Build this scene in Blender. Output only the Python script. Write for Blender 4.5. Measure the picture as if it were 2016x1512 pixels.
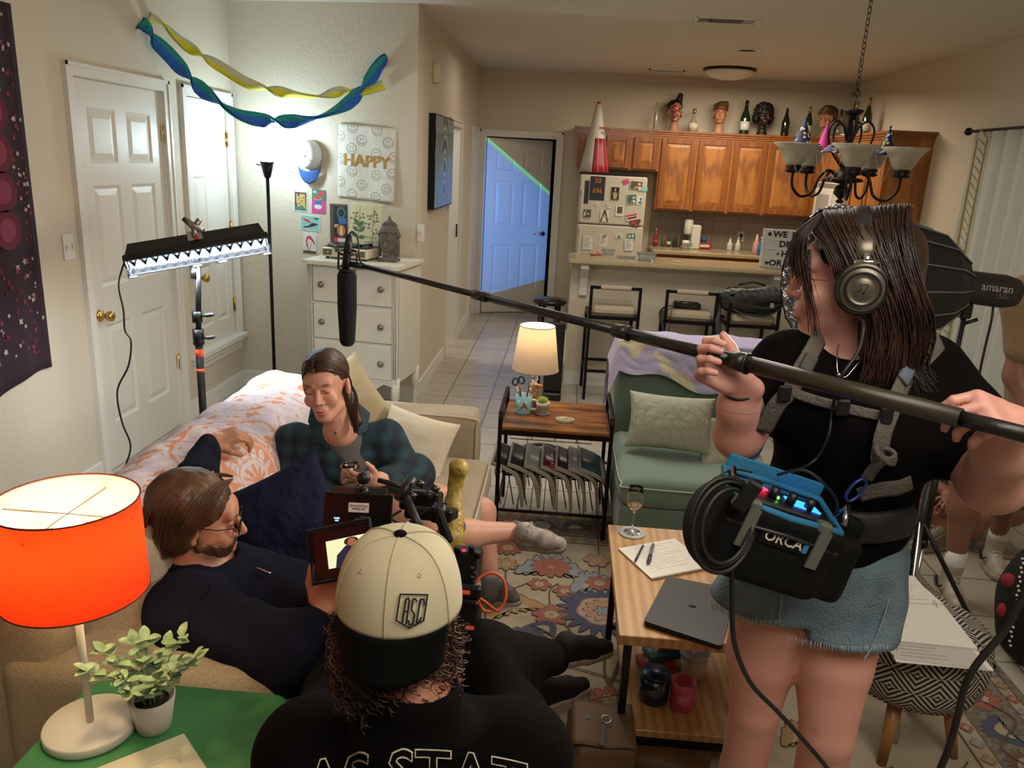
import bpy, math, random
import numpy as np
from mathutils import Vector, Matrix, Euler
random.seed(7); rng = np.random.default_rng(7)
SC = bpy.context.scene
for o in list(bpy.data.objects): bpy.data.objects.remove(o)
# ------------------------------------------------------------ camera, world, view
FPX = 1550.0; YAW, PITCH, ROLL = [math.radians(a) for a in (3.36, 15.82, 2.88)]; CAMH = 1.75
def _axes():
    cy, sy = math.cos(YAW), math.sin(YAW)
    F = np.array([-sy, cy, 0.]); R = np.array([cy, sy, 0.]); U = np.array([0, 0, 1.])
    cp, sp = math.cos(PITCH), math.sin(PITCH); F, U = F*cp-U*sp, U*cp+F*sp
    cr, sr = math.cos(ROLL), math.sin(ROLL)
    return F, R*cr+U*sr, -R*sr+U*cr
CF, CR, CU = _axes(); CC = np.array([0, 0, CAMH])
def ray(x, y): return CF+CR*(x-1008)/FPX-CU*(y-756)/FPX
def PY(x, y, Y): d = ray(x, y); return Vector(CC+d*Y/d[1])          # point of the photo at depth Y
def PZ(x, y, z): d = ray(x, y); return Vector(CC+d*(z-CAMH)/d[2])    # ... on the level z
def PX(x, y, X): d = ray(x, y); return Vector(CC+d*X/d[0])           # ... on the wall at X
cam = bpy.data.objects.new('camera', bpy.data.cameras.new('camera')); SC.collection.objects.link(cam)
cam.matrix_world = Matrix([[CR[0], CU[0], -CF[0], 0], [CR[1], CU[1], -CF[1], 0], [CR[2], CU[2], -CF[2], CAMH], [0, 0, 0, 1]])
cam.data.sensor_width = 36; cam.data.lens = 36*FPX/2016; cam.data.clip_start = .05
SC.camera = cam
W = bpy.data.worlds.new('world'); SC.world = W; W.use_nodes = True
W.node_tree.nodes['Background'].inputs[0].default_value = (.95, .9, .85, 1)
W.node_tree.nodes['Background'].inputs[1].default_value = .35
SC.view_settings.view_transform = 'Standard'; SC.view_settings.look = 'None'
SC.view_settings.exposure = 0.38; SC.view_settings.gamma = 1; SC.view_settings.use_curve_mapping = False
def light(kind, name, loc, power, col=(1, 1, 1), size=.1, target=None, size_y=None, spot=None, blend=.3):
    l = bpy.data.lights.new(name, kind); l.energy = power; l.color = col
    if kind == 'AREA':
        l.size = size
        if size_y: l.shape = 'RECTANGLE'; l.size_y = size_y
    else: l.shadow_soft_size = size
    if spot: l.spot_size = math.radians(spot); l.spot_blend = blend
    o = bpy.data.objects.new(name, l); SC.collection.objects.link(o); o.location = loc
    if target is not None: o.rotation_euler = (Vector(target)-Vector(loc)).to_track_quat('-Z', 'Y').to_euler()
    return o
WARM = (1, .80, .58); COOL = (.66, .87, 1)
light('AREA', 'living_room_fill', (.8, .6, 2.62), 42, (1, .90, .78), 1.6, (.6, 1.6, 0))  # unseen fill lamps, living room to hall, added to brighten the rooms
light('AREA', 'dining_fill', (.3, 4.3, 2.62), 30, (1, .90, .78), 1.4, (.3, 4.2, 0))
light('AREA', 'kitchen_fill', (1.5, 7.7, 2.5), 36, (1, .86, .66), .9, (1.5, 7.9, 0))
light('AREA', 'hall_fill', (-.5, 7.2, 2.6), 2.2, (1, .9, .8), .5, (-.5, 7.2, 0))
light('AREA', 'side_room_glow', (-2.1, 7.3, 2.3), 14, (1, .95, .88), .5, (-.9, 7.2, 0))
# blue projector beam on the hall door, cut by slanting shutters
_s = light('SPOT', 'blue_projector_beam', (-.6, 7.2, 1.2), 115, (1, 1, 1), .005, (-.6, 9, 1.2), spot=60, blend=0); _s.data.use_nodes = True; _nt = _s.data.node_tree
def _n(op, a, b=None, c=None):
    n = _nt.nodes.new('ShaderNodeMath'); n.operation = op
    for i, v in enumerate((a, b, c)):
        if v is None: continue
        if isinstance(v, (int, float)): n.inputs[i].default_value = v
        else: _nt.links.new(v, n.inputs[i])
    return n.outputs[0]
_t = _nt.nodes.new('ShaderNodeTexCoord'); _x = _nt.nodes.new('ShaderNodeSeparateXYZ'); _nt.links.new(_t.outputs['Normal'], _x.inputs[0])
_u = _n('DIVIDE', _x.outputs[0], _n('ABSOLUTE', _x.outputs[2])); _v = _n('DIVIDE', _x.outputs[1], _n('ABSOLUTE', _x.outputs[2]))
_d = _n('SUBTRACT', _n('MULTIPLY_ADD', _u, -.88, .245), _v); _e = _n('SUBTRACT', _v, _n('MULTIPLY_ADD', _u, .45, -.43)); _in = _n('MULTIPLY', _n('MULTIPLY', _n('GREATER_THAN', _d, 0), _n('GREATER_THAN', _e, 0)), _n('LESS_THAN', _n('ABSOLUTE', _u), .19)); _g = _n('LESS_THAN', _d, .022)
_c = _nt.nodes.new('ShaderNodeMix'); _c.data_type = 'RGBA'; _nt.links.new(_g, _c.inputs[0]); _c.inputs[6].default_value = (.0, .27, 1, 1); _c.inputs[7].default_value = (.02, .8, .42, 1)
_em = _nt.nodes['Emission']; _nt.links.new(_c.outputs[2], _em.inputs[0]); _nt.links.new(_in, _em.inputs[1])
# ------------------------------------------------------------ materials
MATS = {}
def srgb(h):
    if isinstance(h, str):
        h = h.lstrip('#'); c = [int(h[i:i+2], 16)/255 for i in (0, 2, 4)]
    else: c = h
    return tuple(x/12.92 if x <= .04045 else ((x+.055)/1.055)**2.4 for x in c)
def N(nt, t, **k):
    n = nt.nodes.new(t)
    for a, b in k.items():
        if a.startswith('i_'): n.inputs[a[2:].replace('_', ' ')].default_value = b
        else: setattr(n, a, b)
    return n
def mat(name, col='#888888', rough=.6, metal=0, bump=None, emit=None, trans=0, sheen=0, coat=0, var=None, vcol=None, alpha=1, sss=0, spec=None, stretch=None):
    """bump=(scale,strength[,dist]); var=(colour2, scale[, detail]) noise mix; vcol: vertex colour attribute name"""
    if name in MATS: return MATS[name]
    m = bpy.data.materials.new(name); m.use_nodes = True; nt = m.node_tree
    b = nt.nodes['Principled BSDF']; I = b.inputs
    c = (*srgb(col), 1); I['Base Color'].default_value = c
    I['Roughness'].default_value = rough; I['Metallic'].default_value = metal
    if trans: I['Transmission Weight'].default_value = trans; I['IOR'].default_value = 1.45
    if sheen: I['Sheen Weight'].default_value = sheen; I['Sheen Roughness'].default_value = .5
    if coat: I['Coat Weight'].default_value = coat; I['Coat Roughness'].default_value = .1
    if sss: I['Subsurface Weight'].default_value = sss; I['Subsurface Radius'].default_value = (.012, .005, .003); I['Subsurface Scale'].default_value = 1
    if alpha < 1: I['Alpha'].default_value = alpha
    if spec is not None: I['Specular IOR Level'].default_value = spec
    if emit: I['Emission Color'].default_value = (*srgb(emit[0]), 1); I['Emission Strength'].default_value = emit[1]
    tc = N(nt, 'ShaderNodeTexCoord'); co = tc.outputs['Object']
    if stretch:
        mp = N(nt, 'ShaderNodeMapping'); mp.inputs['Scale'].default_value = stretch
        nt.links.new(co, mp.inputs[0]); co = mp.outputs[0]
    out = None
    if vcol:
        a = N(nt, 'ShaderNodeVertexColor', layer_name=vcol); out = a.outputs[0]; nt.links.new(out, I['Base Color'])
    if var:
        n = N(nt, 'ShaderNodeTexNoise'); n.inputs['Scale'].default_value = var[1]; n.inputs['Detail'].default_value = var[2] if len(var) > 2 else 4
        nt.links.new(co, n.inputs[0])
        r = N(nt, 'ShaderNodeValToRGB'); r.color_ramp.elements[0].position = .35; r.color_ramp.elements[1].position = .65
        nt.links.new(n.outputs[0], r.inputs[0])
        mx = N(nt, 'ShaderNodeMix', data_type='RGBA'); mx.inputs[6].default_value = c; mx.inputs[7].default_value = (*srgb(var[0]), 1)
        if out: nt.links.new(out, mx.inputs[6])
        nt.links.new(r.outputs[0], mx.inputs[0]); nt.links.new(mx.outputs[2], I['Base Color'])
    if bump:
        n = N(nt, 'ShaderNodeTexNoise'); n.inputs['Scale'].default_value = bump[0]; n.inputs['Detail'].default_value = 3
        nt.links.new(co, n.inputs[0])
        bp = N(nt, 'ShaderNodeBump'); bp.inputs['Strength'].default_value = bump[1]; bp.inputs['Distance'].default_value = bump[2] if len(bump) > 2 else .01
        nt.links.new(n.outputs[0], bp.inputs['Height']); nt.links.new(bp.outputs[0], I['Normal'])
    MATS[name] = m; return m
def brick(name, c1, c2, cm, w, h, mortar, rough, offset=0, rotz=0, bump=.3, noise=None, vec=None, loc=(0, 0, 0)):
    m = mat(name, c1, rough); nt = m.node_tree; b = nt.nodes['Principled BSDF']
    tc = N(nt, 'ShaderNodeTexCoord'); mp = N(nt, 'ShaderNodeMapping')
    if vec == 'XZ': mp.inputs['Rotation'].default_value = (math.pi/2, 0, 0)
    mp.inputs['Location'].default_value = loc
    if rotz: mp.inputs['Rotation'].default_value = (0, 0, rotz)
    nt.links.new(tc.outputs['Object'], mp.inputs[0])
    br = N(nt, 'ShaderNodeTexBrick', offset=offset, squash=1)
    for k, v in (('Color1', (*srgb(c1), 1)), ('Color2', (*srgb(c2), 1)), ('Mortar', (*srgb(cm), 1)), ('Scale', 1), ('Mortar Size', mortar), ('Brick Width', w), ('Row Height', h)): br.inputs[k].default_value = v
    nt.links.new(mp.outputs[0], br.inputs[0])
    col = br.outputs[0]
    if noise:
        n = N(nt, 'ShaderNodeTexNoise'); n.inputs['Scale'].default_value = noise[1]; n.inputs['Detail'].default_value = 6; nt.links.new(tc.outputs['Object'], n.inputs[0])
        mx = N(nt, 'ShaderNodeMix', data_type='RGBA', blend_type='MULTIPLY'); mx.inputs[0].default_value = noise[2]
        r = N(nt, 'ShaderNodeValToRGB'); r.color_ramp.elements[0].color = (*srgb(noise[0]), 1); r.color_ramp.elements[0].position = .35; r.color_ramp.elements[1].position = .6
        nt.links.new(n.outputs[0], r.inputs[0]); nt.links.new(r.outputs[0], mx.inputs[7]); nt.links.new(col, mx.inputs[6]); col = mx.outputs[2]
    nt.links.new(col, b.inputs['Base Color'])
    bp = N(nt, 'ShaderNodeBump'); bp.inputs['Strength'].default_value = bump; bp.inputs['Distance'].default_value = .003; bp.invert = True
    nt.links.new(br.outputs['Fac'], bp.inputs['Height']); nt.links.new(bp.outputs[0], b.inputs['Normal'])
    return m
def wood(name, c1, c2, scale=3, stretch=(1, 1, .12), rough=.45, dist=6, coat=.1, bands='RINGS', bdir='X'):
    m = mat(name, c1, rough, coat=coat); nt = m.node_tree; b = nt.nodes['Principled BSDF']
    tc = N(nt, 'ShaderNodeTexCoord'); mp = N(nt, 'ShaderNodeMapping'); mp.inputs['Scale'].default_value = stretch
    nt.links.new(tc.outputs['Object'], mp.inputs[0])
    w = N(nt, 'ShaderNodeTexWave', wave_type=bands)
    if bands == 'BANDS': w.bands_direction = bdir
    w.inputs['Scale'].default_value = scale; w.inputs['Distortion'].default_value = dist; w.inputs['Detail'].default_value = 3; w.inputs['Detail Scale'].default_value = 1.5
    nt.links.new(mp.outputs[0], w.inputs[0])
    n = N(nt, 'ShaderNodeTexNoise'); n.inputs['Scale'].default_value = scale*9; n.inputs['Detail'].default_value = 5; nt.links.new(mp.outputs[0], n.inputs[0])
    ad = N(nt, 'ShaderNodeMath', operation='MULTIPLY_ADD'); ad.inputs[1].default_value = .45
    nt.links.new(n.outputs[0], ad.inputs[0]); ml = N(nt, 'ShaderNodeMath', operation='MULTIPLY'); ml.inputs[1].default_value = .6
    nt.links.new(w.outputs[1], ml.inputs[0]); nt.links.new(ml.outputs[0], ad.inputs[2])
    r = N(nt, 'ShaderNodeValToRGB'); e = r.color_ramp.elements; e[0].position = .15; e[0].color = (*srgb(c2), 1); e[1].position = .75; e[1].color = (*srgb(c1), 1)
    nt.links.new(ad.outputs[0], r.inputs[0]); nt.links.new(r.outputs[0], b.inputs['Base Color'])
    return m
# ------------------------------------------------------------ mesh builder
def wmat(o):
    m = Matrix(); 
    while o: m = o.matrix_basis @ m; o = o.parent
    return m
def link(o): SC.collection.objects.link(o); return o
def tag(o, label=None, cat=None, group=None, kind=None):
    if label: o['label'] = label
    if cat: o['category'] = cat
    if group: o['group'] = group
    if kind: o['kind'] = kind
    return o
def thing(name, label, cat, loc=(0, 0, 0), rotz=0, group=None):
    o = link(bpy.data.objects.new(name, None)); o.empty_display_size = .05
    o.location = loc; o.rotation_euler = (0, 0, rotz); return tag(o, label, cat, group)
def addmesh(name, V, F, mats, parent=None, mi=None, smooth=False, vc=None, space='world', label=None):
    V = np.asarray(V, float).reshape(-1, 3)
    me = bpy.data.meshes.new(name); ob = bpy.data.objects.new(name, me)
    if parent is not None:
        ob.parent = parent
        if space == 'world':
            M = np.array(wmat(parent).inverted()); V = V@M[:3, :3].T+M[:3, 3]
    else:
        c = (V.min(0)+V.max(0))/2; c[2] = V[:, 2].min(); V = V-c; ob.location = c
    me.from_pydata(V.tolist(), [], [list(map(int, f)) for f in F])
    for m in (mats if isinstance(mats, (list, tuple)) else [mats]): me.materials.append(m)
    if mi is not None: me.polygons.foreach_set('material_index', np.asarray(mi, 'i'))
    if smooth is True: me.polygons.foreach_set('use_smooth', [True]*len(me.polygons))
    elif smooth is not False: me.polygons.foreach_set('use_smooth', list(smooth))
    if vc is not None:
        a = me.color_attributes.new('col', 'FLOAT_COLOR', 'POINT'); a.data.foreach_set('color', np.c_[vc, np.ones(len(vc))].ravel())
    me.update(); link(ob)
    if label: ob['label'] = label
    return ob
def rot(rx=0, ry=0, rz=0): return Euler((rx, ry, rz)).to_matrix()
def aim(d, up=(0, 0, 1)):
    """matrix whose Z axis is d"""
    z = Vector(d).normalized(); x = Vector(up).cross(z)
    if x.length < 1e-5: x = Vector((1, 0, 0))
    x.normalize(); y = z.cross(x); return Matrix((x, y, z)).transposed()
class MB:
    def __init__(s): s.V = []; s.F = []; s.M = []; s.S = []; s.mi = 0; s.T = None
    def at(s, loc=(0, 0, 0), R=None):
        s.T = (Vector(loc), R if R is not None else Matrix.Identity(3)); return s
    def add(s, V, F, sm=False):
        b = len(s.V)
        if s.T is not None: V = [s.T[1]@Vector(v)+s.T[0] for v in V]
        s.V += [tuple(v) for v in V]; s.F += [[i+b for i in f] for f in F]; s.M += [s.mi]*len(F); s.S += [sm]*len(F); return s
    def m(s, i): s.mi = i; return s
    def box(s, c, d, R=None, bev=0, sm=False):
        c = Vector(c); x, y, z = [k/2 for k in d]
        if bev:
            bev = min(bev, x*.98, y*.98, z*.98); P = []; F = []
            for sz in (-1, 1):
                for sx, sy in ((-1, -1), (1, -1), (1, 1), (-1, 1)):
                    P.append((sx*(x-bev), sy*(y-bev), sz*z)); P.append((sx*x, sy*(y-bev), sz*(z-bev))); P.append((sx*(x-bev), sy*y, sz*(z-bev)))
            id = lambda k, q, t: (k*4+q)*3+t
            for k, fl in ((0, 1), (1, 0)):
                q = [id(k, i, 0) for i in range(4)]; F.append(q[::-1] if fl else q)
            for q, (a, b, t) in enumerate(((0, 1, 2), (1, 2, 1), (2, 3, 2), (3, 0, 1))):
                F.append([id(0, a, t), id(0, b, t), id(1, b, t), id(1, a, t)])
                F.append([id(0, a, 0), id(0, b, 0), id(0, b, t), id(0, a, t)]); F.append([id(1, a, t), id(1, b, t), id(1, b, 0), id(1, a, 0)])
            for q in range(4):
                a, b = (2, 1) if q in (0, 2) else (1, 2)
                F.append([id(0, q, a), id(0, q, b), id(1, q, b), id(1, q, a)])
                F.append([id(0, q, 0), id(0, q, b), id(0, q, a)]); F.append([id(1, q, 0), id(1, q, a), id(1, q, b)])
        else:
            P = [(a, b, e) for e in (-z, z) for a, b in ((-x, -y), (x, -y), (x, y), (-x, y))]
            F = [[3, 2, 1, 0], [4, 5, 6, 7], [0, 1, 5, 4], [1, 2, 6, 5], [2, 3, 7, 6], [3, 0, 4, 7]]
        if R is not None: P = [R@Vector(p) for p in P]
        return s.add([Vector(p)+c for p in P], F, sm)
    def bb(s, a, b, bev=0):
        a, b = Vector(a), Vector(b); return s.box((a+b)/2, [abs(k) for k in (b-a)], bev=bev)
    def lathe(s, prof, c=(0, 0, 0), R=None, n=20, sx=1, sy=1, sm=True, caps=True, arc=None):
        """prof: [(r,z)...] around local z"""
        P = []; F = []; k = len(prof)
        for r, z in prof:
            for i in range(n):
                a = 2*math.pi*i/n; P.append((r*math.cos(a)*sx, r*math.sin(a)*sy, z))
        for j in range(k-1):
            for i in range(n): F.append([j*n+i, j*n+(i+1) % n, (j+1)*n+(i+1) % n, (j+1)*n+i])
        if caps and prof[0][0] > 1e-6: F.append(list(range(n))[::-1])
        if caps and prof[-1][0] > 1e-6: F.append([(k-1)*n+i for i in range(n)])
        if R is not None: P = [R@Vector(p) for p in P]
        return s.add([Vector(p)+Vector(c) for p in P], F, sm)
    def cyl(s, p, q, r, r2=None, n=16, sm=True):
        p, q = Vector(p), Vector(q); L = (q-p).length
        b = len(s.F); s.lathe([(r, 0), (r if r2 is None else r2, L)], p, aim(q-p), n, sm=sm)
        s.S[-1] = s.S[-2] = False; return s
    def sph(s, c, r, R=None, n=16, k=10):
        r = (r, r, r) if isinstance(r, (int, float)) else r
        pr = [(math.sin(math.pi*j/k), -math.cos(math.pi*j/k)) for j in range(k+1)]; P = []; F = []
        for a, z in pr:
            for i in range(n): t = 2*math.pi*i/n; P.append((a*math.cos(t)*r[0], a*math.sin(t)*r[1], z*r[2]))
        for j in range(k):
            for i in range(n): F.append([j*n+i, j*n+(i+1) % n, (j+1)*n+(i+1) % n, (j+1)*n+i])
        if R is not None: P = [R@Vector(p) for p in P]
        return s.add([Vector(p)+Vector(c) for p in P], F, True)
    def tube(s, pts, r, n=8, closed=False, flat=1, sm=True, up=(0, 0, 1)):
        pts = [Vector(p) for p in pts]; k = len(pts); rs = r if hasattr(r, '__len__') else [r]*k
        P = []; F = []; X = None
        for i, p in enumerate(pts):
            if closed: d = pts[(i+1) % k]-pts[i-1]
            else: d = pts[min(i+1, k-1)]-pts[max(i-1, 0)]
            d = d.normalized() if d.length > 1e-9 else Vector((0, 0, 1))
            if X is None:
                X = Vector(up).cross(d)
                if X.length < .1: X = Vector((1, 0, 0)).cross(d)
            X = (X-d*X.dot(d)); X = X.normalized() if X.length > 1e-6 else Vector((1, 0, 0)); Y = d.cross(X)
            for j in range(n): a = 2*math.pi*j/n; P.append(p+X*math.cos(a)*rs[i]+Y*math.sin(a)*rs[i]*flat)
        for i in range(k if closed else k-1):
            for j in range(n): F.append([i*n+j, i*n+(j+1) % n, ((i+1) % k)*n+(j+1) % n, ((i+1) % k)*n+j])
        if not closed: F.append(list(range(n))[::-1]); F.append([(k-1)*n+j for j in range(n)])
        return s.add(P, F, sm)
    def torus(s, c, R, r, rt=None, n=24, k=8, sx=1):
        return s.tube([Vector(c)+(rt if rt is not None else Matrix.Identity(3))@Vector((R*sx*math.cos(2*math.pi*i/n), R*math.sin(2*math.pi*i/n), 0)) for i in range(n)], r, k, True)
    def prism(s, poly, h, c=(0, 0, 0), R=None):
        """poly in local xy, extruded 0..h along local z"""
        n = len(poly); P = [(x, y, z) for z in (0, h) for x, y in poly]
        a = sum(poly[i][0]*poly[(i+1) % n][1]-poly[(i+1) % n][0]*poly[i][1] for i in range(n))
        F = [list(range(n))[::-1], list(range(n, 2*n))]+[[i, (i+1) % n, (i+1) % n+n, i+n] for i in range(n)]
        if a < 0: F = [f[::-1] for f in F]
        if R is not None: P = [R@Vector(p) for p in P]
        return s.add([Vector(p)+Vector(c) for p in P], F)
    def quad(s, a, b, c, d): return s.add([a, b, c, d], [[0, 1, 2, 3]])
    def grid(s, f, nu, nv, sm=True, th=0, closeu=False):
        P = [[Vector(f(u/nu, v/nv)) for u in range(nu+(0 if closeu else 1))] for v in range(nv+1)]; w = len(P[0]); V = [p for r in P for p in r]
        F = [[j*w+i, j*w+(i+1) % w, (j+1)*w+(i+1) % w, (j+1)*w+i] for j in range(nv) for i in range(nu)]
        if th:
            nn = [Vector((0, 0, 0)) for _ in V]
            for q in F:
                n_ = (V[q[1]]-V[q[0]]).cross(V[q[3]]-V[q[0]])
                for i in q: nn[i] += n_
            k = len(V); V2 = [v-(n_.normalized()*th if n_.length > 0 else n_) for v, n_ in zip(V, nn)]
            B = [[i+k for i in q[::-1]] for q in F]; S = []
            for i in range(nu):
                S.append([i+1 if i+1 < w else 0, i, i+k, (i+1 if i+1 < w else 0)+k]); t = nv*w; a, b = t+i, t+(i+1) % w; S.append([a, b, b+k, a+k])
            if not closeu:
                for j in range(nv): a, b = j*w, (j+1)*w; S.append([a, b, b+k, a+k]); a, b = j*w+nu, (j+1)*w+nu; S.append([b, a, a+k, b+k])
            V = V+V2; F = F+B+S
        return s.add(V, F, sm)
    def build(s, name, mats, parent=None, space='world', label=None, bevel=0):
        o = addmesh(name, s.V, s.F, mats, parent, s.M, s.S, space=space, label=label)
        if bevel:
            b = o.modifiers.new('b', 'BEVEL'); b.width = bevel; b.segments = 2; b.limit_method = 'ANGLE'; b.angle_limit = math.radians(40)
        return o
def catmull(P, n=8, closed=False):
    P = [Vector(p) for p in P]; k = len(P); out = []
    for i in range(k if closed else k-1):
        if closed: a, b, c, d = P[i-1], P[i], P[(i+1) % k], P[(i+2) % k]
        else: a, b, c, d = P[max(i-1, 0)], P[i], P[i+1], P[min(i+2, k-1)]
        for j in range(n):
            t = j/n; out.append(.5*((2*b)+(c-a)*t+(2*a-5*b+4*c-d)*t*t+(-a+3*b-3*c+d)*t**3))
    if not closed: out.append(P[-1])
    return out
def text(name, s, size, loc, R, m, parent=None, ext=.001, sx=1, bold=.012):
    cu = bpy.data.curves.new('t', 'FONT'); cu.body = s; cu.size = size; cu.extrude = ext; cu.offset = size*bold; cu.align_x = 'CENTER'; cu.align_y = 'CENTER'; cu.resolution_u = 2
    to = link(bpy.data.objects.new('t', cu)); bpy.context.view_layer.update()
    me = bpy.data.meshes.new_from_object(to.evaluated_get(bpy.context.evaluated_depsgraph_get()))
    V = [Vector((v.co.x*sx, v.co.y, v.co.z)) for v in me.vertices]; F = [list(p.vertices) for p in me.polygons]
    bpy.data.objects.remove(to); bpy.data.curves.remove(cu); bpy.data.meshes.remove(me)
    return addmesh(name, [R@v+Vector(loc) for v in V], F, m, parent)
def textgeo(s, size, sx=1):
    cu = bpy.data.curves.new('t', 'FONT'); cu.body = s; cu.size = size; cu.align_x = 'CENTER'; cu.align_y = 'CENTER'; cu.resolution_u = 2
    to = link(bpy.data.objects.new('t', cu)); bpy.context.view_layer.update()
    me = bpy.data.meshes.new_from_object(to.evaluated_get(bpy.context.evaluated_depsgraph_get()))
    V = [(v.co.x*sx, v.co.y, 0) for v in me.vertices]; F = [list(p.vertices) for p in me.polygons]
    bpy.data.objects.remove(to); bpy.data.curves.remove(cu); bpy.data.meshes.remove(me); return V, F
def subdiv(V, F):
    V = [tuple(v) for v in V]; E = {}; out = []
    def mid(a, b):
        k = (min(a, b), max(a, b))
        if k not in E: E[k] = len(V); V.append(tuple((x+y)/2 for x, y in zip(V[a], V[b])))
        return E[k]
    for f in F:
        for i in range(1, len(f)-1): a, b, c = f[0], f[i], f[i+1]; x, y, z = mid(a, b), mid(b, c), mid(c, a); out += [[a, x, z], [x, b, y], [z, y, c], [x, y, z]]
    return np.array(V), out
def kids(o): return [c for c in bpy.data.objects if c.parent == o]
def copy_tree(o, parent=None):
    c = link(o.copy())
    if parent is not None: c.parent = parent
    for k in kids(o): copy_tree(k, c)
    return c
def place(o, loc, rz=0, label=None):
    o.location = loc; o.rotation_euler = (0, 0, rz)
    if label: o['label'] = label
    return o
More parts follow.
